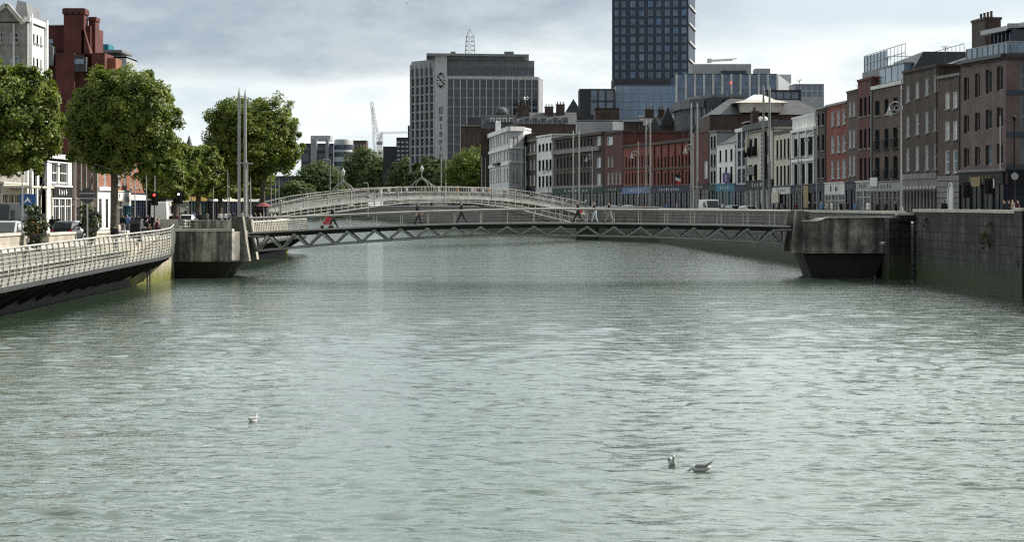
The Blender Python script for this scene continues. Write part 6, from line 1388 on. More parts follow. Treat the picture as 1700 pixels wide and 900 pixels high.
def vehicle(label, loc, rz, col, kind='car', L_=4.3, W=1.8, H=1.5, group=None, cat='car', second=None):
    t = thing('parked_car' if kind == 'car' else kind, label, cat, (0, 0, 0), 0, group); w = W / 2; a = L_ / 2
    gz = .22
    mb = MB()
    if kind == 'car':
        belt = H * .6
        loft(mb, [ring(x * a, w * k, gz + e, z * H) for x, k, e, z in ((-1, .82, .12, .5), (-.96, .92, .05, .58), (-.7, .99, 0, .62), (.1, 1, 0, .6), (.55, .98, 0, .56), (.88, .9, .02, .48), (1, .78, .12, .38))])
        cab = [ring(x * a, w * k, belt - .12, z * H, .82) for x, k, z in ((-.86, .88, .66), (-.6, .9, .96), (-.2, .9, 1.0), (.12, .89, .97), (.48, .86, .6))]
        loft(mb, cab); mb.build('body', PAINT[col], t)
        g = MB()
        g.hexa([(-.885 * a, -w * .7, belt + .08), (-.885 * a, w * .7, belt + .08), (-.8 * a, w * .7, belt + .08), (-.8 * a, -w * .7, belt + .08), (-.665 * a, -w * .64, H * .93), (-.665 * a, w * .64, H * .93), (-.6 * a, w * .64, H * .9), (-.6 * a, -w * .64, H * .9)]); g.build('rear_window', M['glass'], t)
        g = MB(); g.hexa([(.44 * a, -w * .74, belt + .03), (.52 * a, -w * .74, belt + .03), (.52 * a, w * .74, belt + .03), (.44 * a, w * .74, belt + .03), (.1 * a, -w * .66, H * .93), (.165 * a, -w * .66, H * .94), (.165 * a, w * .66, H * .94), (.1 * a, w * .66, H * .93)]); g.build('windscreen', M['glass'], t)
        for s in (-1, 1):
            g = MB(); y0, y1 = s * w * .915, s * w * .79
            g.hexa([(-.62 * a, y0 - .01, belt + .05), (.36 * a, y0 - .01, belt + .05), (.36 * a, y0 + .01 * s, belt + .05), (-.62 * a, y0 + .01 * s, belt + .05), (-.5 * a, y1 - .01, H * .92), (.1 * a, y1 - .01, H * .92), (.1 * a, y1 + .012 * s, H * .92), (-.5 * a, y1 + .012 * s, H * .92)]); g.build('side_window', M['glass'], t)
            g = MB(); g.ball((.3 * a, s * (w + .1), belt + .1), (.09, .13, .09), 8, 5); g.build('wing_mirror', PAINT[col], t)
    else:
        bus = kind == 'bus'; hood = .78 if not bus else .98
        loft(mb, [ring(x * a, w * k, gz + .08, z * H, .93) for x, k, z in ((-1, .96, .95), (-.97, .99, 1), (.45 if not bus else .9, .99, 1), (.56 if not bus else .95, .98, .97))] + [ring(.8 * a if not bus else .985 * a, w * .97, gz + .08, (.5 if not bus else .95) * H, .9), ring(a, w * .85, gz + .15, (.4 if not bus else .9) * H, .9)]); mb.build('body', PAINT[col], t)
        g = MB(); g.hexa([(.795 * a, -w * .82, H * .52), (.83 * a, -w * .82, H * .52), (.83 * a, w * .82, H * .52), (.795 * a, w * .82, H * .52), (.57 * a, -w * .78, H * .92), (.605 * a, -w * .78, H * .92), (.605 * a, w * .78, H * .92), (.57 * a, w * .78, H * .92)] if not bus else [(.96 * a, -w * .86, H * .35), (1.01 * a, -w * .86, H * .35), (1.01 * a, w * .86, H * .35), (.96 * a, w * .86, H * .35), (.94 * a, -w * .84, H * .85), (.99 * a, -w * .84, H * .85), (.99 * a, w * .84, H * .85), (.94 * a, w * .84, H * .85)]); g.build('windscreen', M['glass'], t)
        for s in (-1, 1):
            g = MB(); g.box((.1 if not bus else -.9) * a, .5 * a if not bus else .9 * a, s * w - .012, s * w + .012, H * .55, H * .84); g.build('side_window', M['glass'], t)
            g = MB(); g.box(-a - .02, -a + .01, s * w * .45 - w * .36, s * w * .45 + w * .36, H * (.55 if bus else .15), H * .86); g.build('rear_window' if bus else 'rear_door', M['glass'] if (bus or second == 'windows') else PAINT[second or col], t)
            g = MB(); g.box(.62 * a, .66 * a, s * (w + .02) - .1, s * (w + .02) + .1, H * .5, H * .62); g.build('wing_mirror', M['black'], t)
    if second and kind == 'car': mb = MB(); mb.box(-a * .99 - .01, -a * .97, -w * .8, w * .8, gz + .12, H * .38); mb.build('bumper', PAINT[second], t)
    r = .33 if kind == 'car' else .36
    for x in (-.62 * a, .6 * a):
        for s in (-1, 1):
            mb = MB(); mb.tube((x, s * (w - .2), r), (x, s * (w + .015), r), r, n=16); wh = mb.build('wheel', M['tyre'], t)
            mb = MB(); mb.tube((x, s * (w + .012), r), (x, s * (w + .03), r), r * .62, n=12); mb.build('rim', M['rim'], wh)
    hz = H * (.47 if kind == 'car' else .3 if kind != 'bus' else .2)
    for s in (-1, 1):
        mb = MB(); mb.box(a * .9, a * .985, s * w * .62 - .16, s * w * .62 + .16, hz - .13, hz); mb.build('headlight', M['lampglass'], t)
        mb = MB(); mb.box(-a * 1.005, -a * .97, s * w * .74 - .1, s * w * .74 + .1, hz - .02, hz + .2); mb.build('tail_light', M['tail'], t)
    mb = MB(); mb.box(-a * 1.01 - .01, -a * .99, -.26, .26, hz - .28, hz - .16); mb.build('number_plate', M['white'], t)
    t.location = loc; t.rotation_euler = (0, 0, R(rz)); return t
def vat(px, d, z=ZL): return (X(px, d), d, z)
vehicle('pale grey blue car with large windscreen behind the parapet at the left edge', vat(9, 155), -90, 'silver', 'car', 4.4, 1.9, 1.72, 'cars on the left quay')
vehicle('tall dark van behind the grey car at the left edge', vat(2, 176), -90, 'dark', 'van', 5.2, 1.9, 2.75, None, 'van')
vehicle('black car with white rear flank parked beside the white shop', vat(112, 190), 88, 'black', 'car', 4.3, 1.75, 1.5, 'cars on the left quay', second='black')
vehicle('white car parked just beyond the black car and half hidden by a planter', vat(126, 199), 86, 'white', 'car', 4.3, 1.75, 1.45, 'cars on the left quay')
vehicle('tall white van seen from behind under the red traffic lights', vat(269, 285), 90, 'white', 'van', 5.4, 1.75, 3.0, None, 'van', second='white')
vehicle('pale car with red tail lights driving away beside the white van', vat(312, 300), 90, 'white', 'car', 4.3, 1.75, 1.55, 'cars on the left quay', second='black')
vehicle('green topped bus half hidden behind the white van', vat(287, 326), 90, 'green', 'bus', 9, 2.3, 3.1, None, 'bus')
vehicle('white van with dark windscreen on the right quay above the bridge rail', vat(1178, 376, ZR), -80, 'white', 'van', 5.2, 2.0, 2.3, None, 'van')
vehicle('silver car on the right quay next to the white car', vat(1219, 378, ZR), -65, 'silver', 'car', 4.2, 1.8, 1.5, 'cars on the right quay')
vehicle('white car on the right quay between the silver car and the twin masts', vat(1243, 376, ZR), -60, 'white', 'car', 4.3, 1.8, 1.45, 'cars on the right quay')
vehicle('white car in front of the blue shopfront on the right quay', vat(1046, 448, ZR), -55, 'white', 'car', 4.2, 1.8, 1.5, 'cars on the right quay')
vehicle('beige car before the green shopfront left of the white one', vat(1018, 460, ZR), -45, 'silver', 'car', 4.2, 1.8, 1.5, 'cars on the right quay')
# bicycle / motorcycle
def bicycle(label, loc, rz, m):
    t = thing('bicycle', label, 'bicycle', (0, 0, 0)); 
    for x in (-.52, .52):
        mb = MB(); mb.path([(x + math.cos(a) * .34, 0, .34 + math.sin(a) * .34) for a in np.linspace(0, 2 * math.pi, 17)], .025, 5); [mb.tube((x, 0, .34), (x + math.cos(a) * .33, 0, .34 + math.sin(a) * .33), .006, n=3) for a in np.linspace(0, 5.6, 9)]; mb.build('wheel', M['tyre'], t)
    mb = MB()
    for p, q in (((-.52, 0, .34), (-.1, 0, .3)), ((-.1, 0, .3), (.36, 0, .78)), ((-.1, 0, .3), (-.2, 0, .85)), ((-.2, 0, .78), (.36, 0, .8)), ((-.52, 0, .34), (-.2, 0, .78)), ((.52, 0, .34), (.34, 0, 1.0))): mb.tube(p, q, .04, n=6)
    mb.build('frame', M[m], t); mb = MB(); mb.ball((-.22, 0, .9), (.14, .08, .04), 8, 5); mb.build('saddle', M['black'], t); mb = MB(); mb.path([(.3, -.28, 1.05), (.36, 0, 1.02), (.3, .28, 1.05)], .03, 5); mb.build('handlebar', M['steel'], t)
    t.location = loc; t.rotation_euler = (0, 0, R(rz)); return t
bicycle('white bicycle propped above the tall granite wall on the right', vat(1620, 228, ZR + .13), 15, 'white')
# ================================================================== people
def figure_mesh(pose):
    """one continuous skinned body, walking direction +x; returns (mesh, region index per face)"""
    V, E, RAD, REG = [], [], [], []
    def add(p, r, parent=None, reg=0):
        V.append(Vector(p)); RAD.append(r if isinstance(r, tuple) else (r, r))
        if parent is not None: E.append((parent, len(V) - 1)); REG.append(reg)
        return len(V) - 1
    sit = pose.get('sit', False); hipz = .94 if not sit else .52
    st = pose.get('stride', 0.0); arm = pose.get('arm', .2); lean = pose.get('lean', .03)
    pel = add((0, 0, hipz), (.155, .115)); ab = add((lean * .4, 0, hipz + .17), (.135, .1), pel, 1); ch = add((lean, 0, hipz + .38), (.165, .115), ab, 1)
    nb = add((lean * 1.2, 0, hipz + .53), (.06, .06), ch, 1); nk = add((lean * 1.5 + .01, 0, hipz + .59), (.052, .052), nb, 3)
    hd_ = add((lean * 1.7 + .02, 0, hipz + .68), (.085, .09), nk, 3); tp = add((lean * 1.7 + .01, 0, hipz + .77), (.068, .07), hd_, 4)
    ns = add((lean * 1.7 + .135, 0, hipz + .665), (.016, .016), hd_, 3)
    for s in (-1, 1):
        sh = add((lean, s * .18, hipz + .47), (.062, .062), ch, 1)
        a = arm * s * (1 if not pose.get('push') else 0)
        if pose.get('push'): el = (lean + .12, s * .21, hipz + .24); wr = (lean + .36, s * .2, hipz + .18)
        elif sit: el = (lean + .02, s * .24, hipz + .2); wr = (lean + .26, s * .16, hipz + .12)
        elif pose.get('phone') and s == 1: el = (lean + .05, s * .22, hipz + .2); wr = (lean + .22, s * .1, hipz + .36)
        else: el = (lean + math.sin(a) * .28, s * .23, hipz + .47 - math.cos(a) * .28); wr = (el[0] + math.sin(a + .25) * .25, s * .24, el[2] - math.cos(a + .25) * .25)
        e = add(el, (.046, .046), sh, 1); w_ = add(wr, (.032, .032), e, 1); d = (Vector(wr) - Vector(el)).normalized()
        pm = add(Vector(wr) + d * .06, (.036, .02), w_, 3); side = Vector((1, 0, 0)) if abs(d.x) < .7 else Vector((0, 0, 1))
        for k in range(4):
            o = side * (k - 1.5) * .021; f1 = add(Vector(wr) + d * .11 + o, (.0095, .0095), pm, 3); add(Vector(wr) + d * (.15 + .012 * (k in (1, 2))) + o + Vector((0, -s * .012, 0)), (.008, .008), f1, 3)
        th = add(Vector(wr) + d * .06 + side * .045, (.011, .011), pm, 3); add(Vector(wr) + d * .1 + side * .058, (.009, .009), th, 3)
        hip = add((0, s * .09, hipz - .06), (.098, .098), pel, 2)
        L1, L2 = .43, .42
        if sit: kn = (.42, s * .12, hipz - .04); an = (.44, s * .12, .08)
        else:
            g = st * s; kn = (math.sin(g + .12) * L1, s * .1, hipz - .06 - math.cos(g + .12) * L1); bend = .05 if g > 0 else .45 * abs(st) * 1.6
            an = (kn[0] + math.sin(g - bend) * L2, s * .1, max(.075, kn[2] - math.cos(g - bend) * L2))
        k_ = add(kn, (.066, .066), hip, 2); a_ = add(an, (.045, .045), k_, 2); add((an[0] + .15, an[1], max(.04, an[2] - .05)), (.04, .035), a_, 5)
    RAD[:] = [(a * 1.34, b * 1.36) if a > .043 and i not in (4, 5, 6) else (a, b) for i, (a, b) in enumerate(RAD)]
    me = bpy.data.meshes.new('figure'); me.from_pydata(V, E, []); ob = bpy.data.objects.new('figure', me); COL.objects.link(ob)
    sk = ob.modifiers.new('s', 'SKIN'); sk.use_smooth_shade = True
    for i, v in enumerate(me.skin_vertices[0].data): v.radius = RAD[i]; v.use_root = (i == 0)
    sb = ob.modifiers.new('u', 'SUBSURF'); sb.levels = 1; sb.render_levels = 1
    dg = bpy.context.evaluated_depsgraph_get(); ev = ob.evaluated_get(dg); out = bpy.data.meshes.new_from_object(ev)
    bpy.data.objects.remove(ob, do_unlink=True); bpy.data.meshes.remove(me)
    segs = [(V[a], V[b]) for a, b in E]; reg = []
    A = np.array([a for a, _ in segs]); B = np.array([b for _, b in segs]); AB = B - A; LL = (AB ** 2).sum(1)
    for p in out.polygons:
        c = np.array(p.center); t_ = np.clip(((c - A) * AB).sum(1) / LL, 0, 1); dd = ((A + AB * t_[:, None] - c) ** 2).sum(1); r_ = REG[int(dd.argmin())]
        if r_ == 3 and p.center.z > hipz + .6 and (p.center.x < lean * 1.7 - .01 or p.center.z > hipz + .735): r_ = 4
        reg.append({1: 0, 2: 1, 3: 2, 4: 3, 5: 4}[r_])
    out.polygons.foreach_set('material_index', reg)
    return out
POSES = dict(walk=figure_mesh(dict(stride=.42, arm=.35)), stroll=figure_mesh(dict(stride=.24, arm=.2)), stand=figure_mesh(dict(stride=.04, arm=.08)), phone=figure_mesh(dict(stride=.05, phone=True)), sit=figure_mesh(dict(sit=True, lean=.08)), push=figure_mesh(dict(stride=.35, push=True, lean=.08)))
CL = {}
def cloth(c):
    if c not in CL: CL[c] = mat('cloth ' + '-'.join('%02d' % int(x * 100) for x in c), c, .85, .1, 6)
    return CL[c]
BK, NV, WH, GY, JN, RD, OR, BL_, PK, MR, BG = (.007, .007, .008), (.008, .009, .018), (.72, .72, .7), (.2, .2, .21), (.07, .1, .17), (.4, .03, .04), (.55, .25, .06), (.12, .22, .42), (.6, .42, .45), (.1, .015, .03), (.42, .36, .28)
HB, HD, HL_ = (.02, .014, .01), (.06, .035, .02), (.35, .24, .11)
def person(label, loc, rz, pose, top, leg, hair=HB, h=1.0, group=None, shoe=BK):
    me = POSES[pose].copy(); idx = [p.material_index for p in POSES[pose].polygons]; me.materials.clear()
    for m in (cloth(top), cloth(leg), M['skin'], cloth(hair), cloth(shoe)): me.materials.append(m)
    me.polygons.foreach_set('material_index', idx); me.update()
    o = bpy.data.objects.new('person', me); COL.objects.link(o); o.location = loc; o.rotation_euler = (0, 0, R(rz)); o.scale = (h * 1.05, h * 1.05, h * 1.05)
    return tag(o, label, 'person', group)
def bag(label, loc, m, s=1.0, name='backpack'):
    t = thing(name, label, 'bag', loc); x, y, z = loc; mb = MB(); mb.ball((x, y, z), (.14 * s, .17 * s, .24 * s), 10, 7); mb.build('pouch', m, t); mb = MB(); mb.path([(x + .1 * s, y - .1, z + .2 * s), (x + .16 * s, y - .1, z), (x + .1 * s, y - .1, z - .18 * s)], .02, 5); mb.path([(x + .1 * s, y + .1, z + .2 * s), (x + .16 * s, y + .1, z), (x + .1 * s, y + .1, z - .18 * s)], .02, 5); mb.build('strap', M['black'], t); return t
# on the steel footbridge
GP = 'people on the steel footbridge'; dm = 213.0
def fb(px, d=dm): x = X(px, d); return (x, d, zd(x) - .03)
person('person in black pushing a red pushchair towards the left landing', fb(554), 180, 'push', BK, BK, group=GP)
person('person in navy jacket and trousers walking left of the bridge middle', fb(693.5), -20, 'stroll', BK, NV, HD, 1.02, group=GP)
person('person all in black striding left near the bridge middle', fb(767), 180, 'walk', BK, NV, group=GP)
person('person in black with a red shoulder bag striding ahead of two others', fb(960), 180, 'walk', BK, BK, HD, group=GP)
person('person in black jacket and pale blue jeans in the middle of the right trio', fb(987.5), 170, 'stroll', BK, (.35, .42, .5), HB, group=GP)
person('person in black top and grey trousers striding last in the right trio', fb(1012), 180, 'walk', BK, GY, HB, .98, group=GP)
bx = fb(964.5); bag('small red bag carried by the striding person on the bridge', (bx[0], 212.7, bx[2] + .98), M['red'], .8, 'shoulder_bag')
t = thing('pushchair', 'red pushchair with a grey frame rolling on the steel footbridge', 'pushchair', fb(543.5)); x, y, z = fb(543.5)
mb = MB(); mb.hexa([(x - .28, y - .24, z + .35), (x + .22, y - .24, z + .35), (x + .22, y + .24, z + .35), (x - .28, y + .24, z + .35), (x - .36, y - .22, z + .55), (x + .32, y - .22, z + .9), (x + .32, y + .22, z + .9), (x - .36, y + .22, z + .55)]); mb.build('seat', M['red'], t)
mb = MB(); mb.ball((x + .12, y, z + .88), (.3, .26, .26), 10, 6); mb.build('hood', M['red'], t)
mb = MB(); [mb.path([(x - .45, y + s, z + .15), (x + .1, y + s, z + .5), (x + .5, y + s, z + 1.0)], .022, 5) for s in (-.25, .25)]; [mb.path([(x + .35, y + s, z + .15), (x, y + s, z + .5)], .022, 5) for s in (-.25, .25)]; mb.build('frame', M['steel'], t)
for wx in (-.45, .35):
    for s in (-.27, .27): mb = MB(); mb.tube((x + wx, y + s - .02, z + .14), (x + wx, y + s + .02, z + .14), .14, n=12); mb.build('wheel', M['tyre'], t)
# on the white arched bridge
GA = 'people crossing the white arched footbridge'
def ab_(px, off): p = H3(px, dkP, off); return (p.x, p.y, p.z - .02)
for px, off, rz, po, tp_, lg, hr, lab in (
        (606, 2.6, 10, 'stroll', BK, JN, HB, 'person in black between the left lantern and a white shirted walker'),
        (621, 1.2, 190, 'walk', GY, BK, HD, 'person in grey top climbing the left slope of the arched bridge'),
        (645, 1.4, 190, 'stroll', WH, WH, HD, 'person dressed all in white left of the bridge crown'),
        (651, 2.9, 10, 'stand', BK, BK, HB, 'person in black just behind the all white figure'),
        (663, 2.0, 20, 'walk', WH, BK, HB, 'person in white top and black trousers near the crown'),
        (672, 1.1, 200, 'stroll', NV, JN, HB, 'person in navy between two white tops near the crown'),
        (679.5, 2.4, 10, 'stand', BG, BK, HL_, 'fair haired person in beige near the crown'),
        (687, 1.3, 190, 'walk', WH, JN, HD, 'person in white top and jeans just left of the middle lantern'),
        (699, 2.6, 0, 'phone', BK, GY, HB, 'person in black at the rail left of the middle lantern'),
        (731, 1.0, 170, 'stroll', GY, JN, HD, 'person in grey just right of the middle lantern'),
        (743, 1.6, 180, 'stand', WH, BG, HB, 'person in white shirt and beige trousers right of the middle lantern'),
        (757, 2.7, 0, 'walk', BK, BK, HB, 'person in black between the white and the orange tops'),
        (772, 1.4, 180, 'stroll', OR, BG, HL_, 'person in orange top on the right half of the arched bridge'),
        (786, 2.4, 0, 'walk', NV, BK, HB, 'person in navy right of the orange top'),
        (800, 1.3, 180, 'stand', PK, JN, HD, 'person in pink right of the twin masts on the arched bridge'),
        (806, 2.6, 0, 'stroll', WH, JN, HD, 'person in white beside the pink top'),
        (812.5, 1.2, 170, 'walk', WH, BK, HB, 'person in white with black trousers right of the pink top'),
        (826, 1.6, 180, 'stroll', OR, JN, HD, 'person in orange and jeans above the lattice on the right'),
        (835, 2.8, 0, 'stand', BK, BK, HB, 'person in black next to the orange and jeans figure'),
        (847, 1.2, 180, 'stroll', GY, BK, HD, 'person in grey where the right slope begins'),
        (858, 2.3, 0, 'walk', BK, JN, HB, 'person in black and jeans on the right slope'),
        (867, 1.2, 180, 'stroll', MR, BK, HB, 'person in maroon on the right slope'),
        (880, 2.1, 0, 'walk', BL_, BK, HD, 'person in blue on the right slope'),
        (893, 1.3, 180, 'stand', BK, GY, HB, 'person in black and grey lower on the right slope'),
        (906, 2.5, 0, 'stroll', BK, BK, HD, 'dark dressed person lower right slope behind the rail'),
        (930, 1.4, 180, 'stroll', WH, BG, HD, 'person in white near the right foot of the arched bridge')):
    person(lab, ab_(px, off), rz + 33, po, tp_, lg, hr, group=GA, h=1.08)
# right quay
GRQ = 'people on the right quay'
for px, d, rz, po, tp_, lg, hr, lab in (
        (1344, 262, 200, 'stand', BK, BK, HB, 'person in black at the right end of the bridge rail'),
        (1352, 268, 20, 'stroll', NV, BK, HD, 'person in navy beside the black clad one at the bridge end'),
        (1364, 258, 200, 'stroll', BL_, JN, HD, 'person in light blue top above the right landing'),
        (1373, 262, 20, 'stroll', BG, JN, HL_, 'fair person in beige between the blue and white tops'),
        (1381, 258, 190, 'stand', WH, BK, HD, 'person in white top with dark straps above the right landing'),
        (1397, 262, 170, 'phone', BK, BK, HL_, 'blond person in black above the right landing'),
        (1406, 268, 10, 'stand', BK, NV, HB, 'dark figure beside the blond person'),
        (1441, 242, 200, 'stand', WH, GY, HB, 'person in loose white shirt alone above the landing wall'),
        (1471, 244, 20, 'stroll', NV, BK, HB, 'person in navy above the stepped wall block'),
        (1487, 246, 190, 'stroll', BK, BK, HD, 'person in black by the nearest scrolled lamp post'),
        (1568, 240, 90, 'stand', BK, BK, HB, 'dark figure before the narrow arched doorway'),
        (1668, 221, 200, 'stand', NV, BK, HD, 'person in navy above the tall wall near the right edge'),
        (1676, 224, 180, 'stand', BK, BK, HB, 'person in black in the middle of the right edge group'),
        (1682, 221, 190, 'stand', BG, NV, HL_, 'fair haired person in beige in the right edge group'),
        (1691, 225, 170, 'stand', MR, BK, HD, 'person in maroon at the end of the right edge group')):
    person(lab, (X(px, d), d, ZR + .13), rz, po, tp_, lg, hr, group=GRQ, h=1.02)
for px, d, rz, po, tp_, lg, hr, lab in (
        (985, 470, 200, 'stand', WH, JN, HD, 'person in white by the green shop sign of the brick warehouse'),
        (997, 468, 20, 'stroll', BK, BK, HB, 'person in black by the green shop sign of the brick warehouse'),
        (1029, 452, 190, 'stroll', GY, BK, HD, 'person in grey between the two cars before the blue shopfront'),
        (1066, 436, 10, 'walk', RD, JN, HB, 'person in red walking right of the blue shopfront'),
        (1092, 425, 200, 'stand', BK, NV, HD, 'person in black under the striped flag'),
        (1106, 420, 20, 'stroll', BL_, BK, HB, 'person in light blue left of the striped flag pole'),
        (1124, 418, 190, 'stand', PK, BK, HL_, 'person in pink below the striped flag'),
        (1140, 412, 10, 'stroll', BK, BK, HB, 'dark figure left of the twin masts by the dark red wall'),
        (1200, 400, 200, 'stroll', WH, BK, HB, 'person in white before the turquoise shop'),
        (1262, 360, 15, 'stand', BK, JN, HD, 'person in black jacket before the pub with the ladder sign'),
        (1290, 345, 190, 'stroll', BG, BK, HB, 'person in beige before the cream house shop'),
        (1302, 340, 20, 'stroll', BK, GY, HD, 'person in black and grey before the cream house shop'),
        (1322, 330, 200, 'stand', MR, JN, HB, 'person in maroon near the flat modern lamp'),
        (1420, 268, 15, 'stroll', BL_, BK, HD, 'person in blue before the very dark red house'),
        (1456, 262, 190, 'stand', BK, BK, HB, 'person in black by the painted shopfront with a pale banner')):
    person(lab, (X(px, d), d, ZR + .02), rz, po, tp_, lg, hr, group=GRQ, h=1.04)
GLQ = 'people on the left quay'
for px, d, rz, po, tp_, lg, hr, z, lab in (
        (87, 205, 80, 'stand', BK, BK, HB, ZL, 'person in black left of the white shop doorway'),
        (96, 208, 60, 'stroll', BK, GY, HL_, ZL, 'person with fair hair and black coat before the white shop'),
        (190, 182, 90, 'stand', BK, GY, HB, 2.6, 'dark back of a person standing low on the boardwalk ramp'),
        (204, 232, 80, 'stand', BK, (.3, .29, .27), HB, ZL, 'person in black jacket and pale trousers by the orange brick shop'),
        (212, 235, 250, 'stand', BL_, JN, HB, ZL, 'person in blue denim beside the black jacket'),
        (218, 236, 100, 'stand', NV, BK, HB, ZL, 'person in navy by the turquoise hoarding'),
        (229, 232, 90, 'stroll', BK, JN, HD, ZL, 'person in black and jeans right of the tree trunk'),
        (245, 240, 90, 'stroll', NV, BK, HD, ZL, 'person in navy by the thin tall poles'),
        (252, 243, 270, 'stroll', BK, BK, HL_, ZL, 'fair person in black near the red traffic light'),
        (232, 203, 30, 'sit', GY, BK, HD, 3.34, 'person in grey sitting beside the black cabinet'),
        (241, 204, 40, 'sit', NV, BK, HB, 3.34, 'person in navy cap sitting on the stone ledge'),
        (259, 205, 20, 'sit', MR, BK, HB, 3.34, 'person in maroon sitting at the end of the stone ledge'),
        (285, 262, 90, 'stand', BK, BK, WH, ZL, 'person in black wearing a white helmet beside the van'),
        (293, 266, 90, 'stroll', MR, JN, HD, ZL, 'person in dark red between the helmet and the car'),
        (332, 300, 100, 'stroll', BK, BK, HB, ZL, 'person in black crossing the sunlit road'),
        (365, 315, 80, 'stroll', WH, BK, HD, ZL, 'person in white top and black trousers left of the masts'),
        (374, 318, 90, 'stroll', WH, BK, HB, ZL, 'second white topped person close to the masts'),
        (380, 320, 270, 'stand', GY, BK, HB, ZL, 'person in grey behind the white topped pair'),
        (417, 312, 180, 'stand', BL_, JN, HB, ZL, 'person in pale blue just right of the twin masts'),
        (447, 338, 0, 'stroll', BK, BK, HB, ZL, 'person in black at the foot of the arched bridge'),
        (454, 340, 180, 'stroll', NV, JN, HD, ZL, 'person in navy and jeans at the foot of the arched bridge'),
        (343, 322, 90, 'stand', GY, JN, HD, ZL, 'person in grey beside the leaning short post'),
        (388, 300, 80, 'stroll', NV, BK, HB, ZL, 'person in navy just left of the twin masts'),
        (402, 330, 90, 'stand', WH, JN, HL_, ZL, 'person in white glimpsed between the twin masts'),
        (425, 306, 170, 'stroll', BK, GY, HD, ZL, 'person in black by the dark kiosk'),
        (433, 316, 190, 'stand', BG, BK, HB, ZL, 'person in beige under the dark red parasol'),
        (275, 330, 90, 'stroll', BK, BK, HB, ZL, 'dark figure past the white van roof'),
        (321, 340, 90, 'walk', BL_, BK, HD, ZL, 'person in blue on the road past the pale car'),
        (461, 346, 0, 'stand', BK, BK, HD, ZL, 'dark figure closest to the white end post')):
    person(lab, (X(px, d), d, z), rz, po, tp_, lg, hr, group=GLQ)

# ================================================================== gulls
def gull_swim(label, loc, rz, tail=0.0, dive=False, s=1.0):
    t = thing('gull', label, 'gull', loc, R(rz), 'gulls on the water'); o = Vector(loc)
    def b(name, mb, m):
        ob = mb.build(name, m); ob.parent = t; return ob
    secs = []
    for x, w_, z0, z1 in ((-.24, .012, .07, .09), (-.17, .05, .02, .12), (-.06, .09, -.04, .15), (.06, .095, -.05, .15), (.14, .07, -.04, .14), (.18, .045, .02, .17 if not dive else .12), (.20, .036, .08 if not dive else .02, .21 if not dive else .1), (.22, .034, .13 if not dive else 0, .235 if not dive else .07), (.255, .03, .16 if not dive else -.02, .23 if not dive else .05), (.275, .012, .18 if not dive else -.02, .2 if not dive else .01)):
        c = (z0 + z1) / 2; hh = (z1 - z0) / 2; secs.append([(x * s, w_ * math.cos(a) * s, (c + hh * math.sin(a)) * s) for a in np.linspace(0, 2 * math.pi, 11)[:-1]])
    mb = MB(); loft(mb, secs); mb.smooth = [True] * len(mb.smooth); b('body', mb, M['gullwhite'])
    for sd_ in (-1, 1):
        mb = MB(); ws = [[(x * s, (y_ + w_ * math.cos(a)) * sd_ * s, (z + hh * math.sin(a)) * s) for a in np.linspace(0, 2 * math.pi, 9)[:-1]] for x, y_, w_, z, hh in ((.12, .06, .02, .1, .04), (.04, .075, .028, .11, .05), (-.1, .06, .025, .11, .045), (-.22, .03, .014, .11 + tail * .4, .02), (-.32, .012, .006, .12 + tail, .008))]; loft(mb, ws); mb.smooth = [True] * len(mb.smooth); b('wing', mb, M['gullgrey'])
    mb = MB(); z = .185 if not dive else 0
    mb.add([(.265 * s, -.012 * s, z * s), (.265 * s, .012 * s, z * s), (.265 * s, 0, (z + .018) * s), (.33 * s, 0, (z - .006) * s)], [(0, 1, 3), (1, 2, 3), (2, 0, 3), (2, 1, 0)]); b('beak', mb, M['gold'])
    for sd_ in (-1, 1): mb = MB(); mb.ball((.235 * s, sd_ * .031 * s, (z + .02) * s), .007 * s, 6, 4); b('eye', mb, M['black'])
    return t
def water_at(px, py): d = FPX * EYE / (py - HOR); return (X(px, d), d, .02)
gull_swim('white gull floating alone on the left half of the river', water_at(420, 702), 65, .02, s=.84)
gull_swim('white headed gull facing away, next to the grey winged gull', water_at(1115, 772), -80, .0, s=.9)
gull_swim('gull with grey wings and raised dark tail dipping its head', water_at(1163, 784), 178, .16, True, s=1.0)
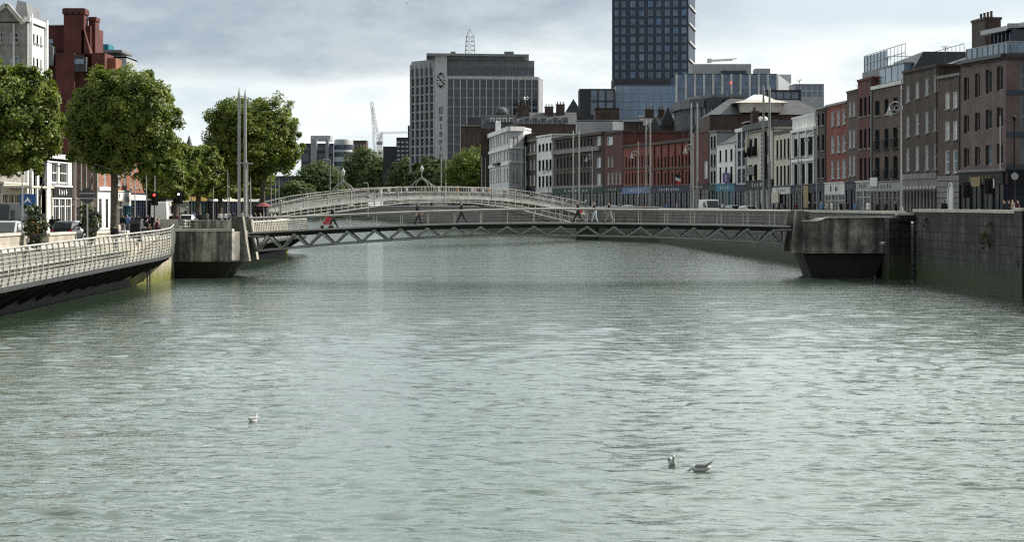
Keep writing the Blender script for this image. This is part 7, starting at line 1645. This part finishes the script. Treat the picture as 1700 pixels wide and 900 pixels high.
def gull_fly(label, loc, rz, s=1.0, up=.25):
    t = thing('gull', label, 'gull', loc, R(rz), 'gulls in flight')
    def b(name, mb, m): ob = mb.build(name, m); ob.parent = t
    secs = [[(x * s, w_ * math.cos(a) * s, w_ * .9 * math.sin(a) * s) for a in np.linspace(0, 2 * math.pi, 9)[:-1]] for x, w_ in ((-.24, .015), (-.1, .05), (.05, .065), (.15, .045), (.19, .04), (.23, .03), (.25, .012))]
    mb = MB(); loft(mb, secs); mb.smooth = [True] * len(mb.smooth); b('body', mb, M['gullwhite'])
    for sd_ in (-1, 1):
        ws = []
        for x0, x1, y, z in ((.1, -.08, .04, .02), (.13, -.05, .25, up * .75), (.08, -.05, .42, up), (-.06, -.12, .62, up * .55)): ws.append([(x0 * s, y * sd_ * s, (z + .008) * s), (x1 * s, y * sd_ * s, (z + .004) * s), (x1 * s, y * sd_ * s, (z - .006) * s), (x0 * s, y * sd_ * s, (z - .012) * s)])
        mb = MB(); loft(mb, ws); b('wing', mb, M['gullwhite'])
    mb = MB(); mb.add([(-.22 * s, -.02 * s, 0), (-.22 * s, .02 * s, 0), (-.34 * s, .05 * s, .005), (-.34 * s, -.05 * s, .005), (-.22 * s, 0, .015)], [(0, 1, 2, 3), (4, 1, 0), (4, 2, 1), (4, 3, 2), (4, 0, 3)]); b('tail', mb, M['gullwhite'])
    mb = MB(); mb.add([(.24 * s, -.01, 0), (.24 * s, .01, 0), (.24 * s, 0, .014), (.3 * s, 0, 0)], [(0, 1, 3), (1, 2, 3), (2, 0, 3)]); b('beak', mb, M['gold'])
    return t
gull_fly('white gull gliding in front of the dark trees on the left', P(363, 292, 230), 95, .85, .3)
gull_fly('white gull flying low beside the right wall near the landing', P(1465, 405, 205), 10, .85, .18)
gull_fly('small white gull flying before the grey office slab', P(873, 165, 380), 200, 1.3, .3)
gull_fly('tiny white gull high in the sky at the top', P(676, 5, 300), 150, .7, .25)

# ================================================================== drainpipes, aerials and roof clutter
rr = random.Random(5)
for o in [o for o in COL.objects if o.get('group') == G]:
    w_ = next((c for c in o.children if c.name.startswith('wall')), None)
    if w_ is None or rr.random() < .25: continue
    zs = [v.co.z for v in w_.data.vertices]; zt = max(zs); f = None
    base = LOC[o.name]; vs = [Vector((v.co.x + base.x, v.co.y + base.y)) for v in w_.data.vertices]
    a = Vector((base.x, base.y)); near_ = min(vs, key=lambda v: v.y)
    f = Fac(a, near_)
    if f.len < 2: continue
    mb = MB(); u = f.len - .25; mb.tube(f.pt(u, ZR + 4.4, .1), f.pt(u, base.z + zt - .3, .1), .07, n=6); mb.build('downpipe', M['steel_dk' if rr.random() < .6 else 'greyrender'], o)
    mb = MB(); p = Vector(f.pt(f.len * rr.uniform(.3, .7), base.z + zt - .2, -rr.uniform(2, 5))); h_ = rr.uniform(1.6, 3.2)
    mb.tube(p, p + Vector((0, 0, h_)), .035, n=5)
    for k in range(4): mb.bar(p + Vector((-.5 + .1 * k, 0, h_ - .12 * k)), p + Vector((.5 - .1 * k, 0, h_ - .12 * k)), .03, .03)
    mb.build('aerial', M['steel_dk'], o)
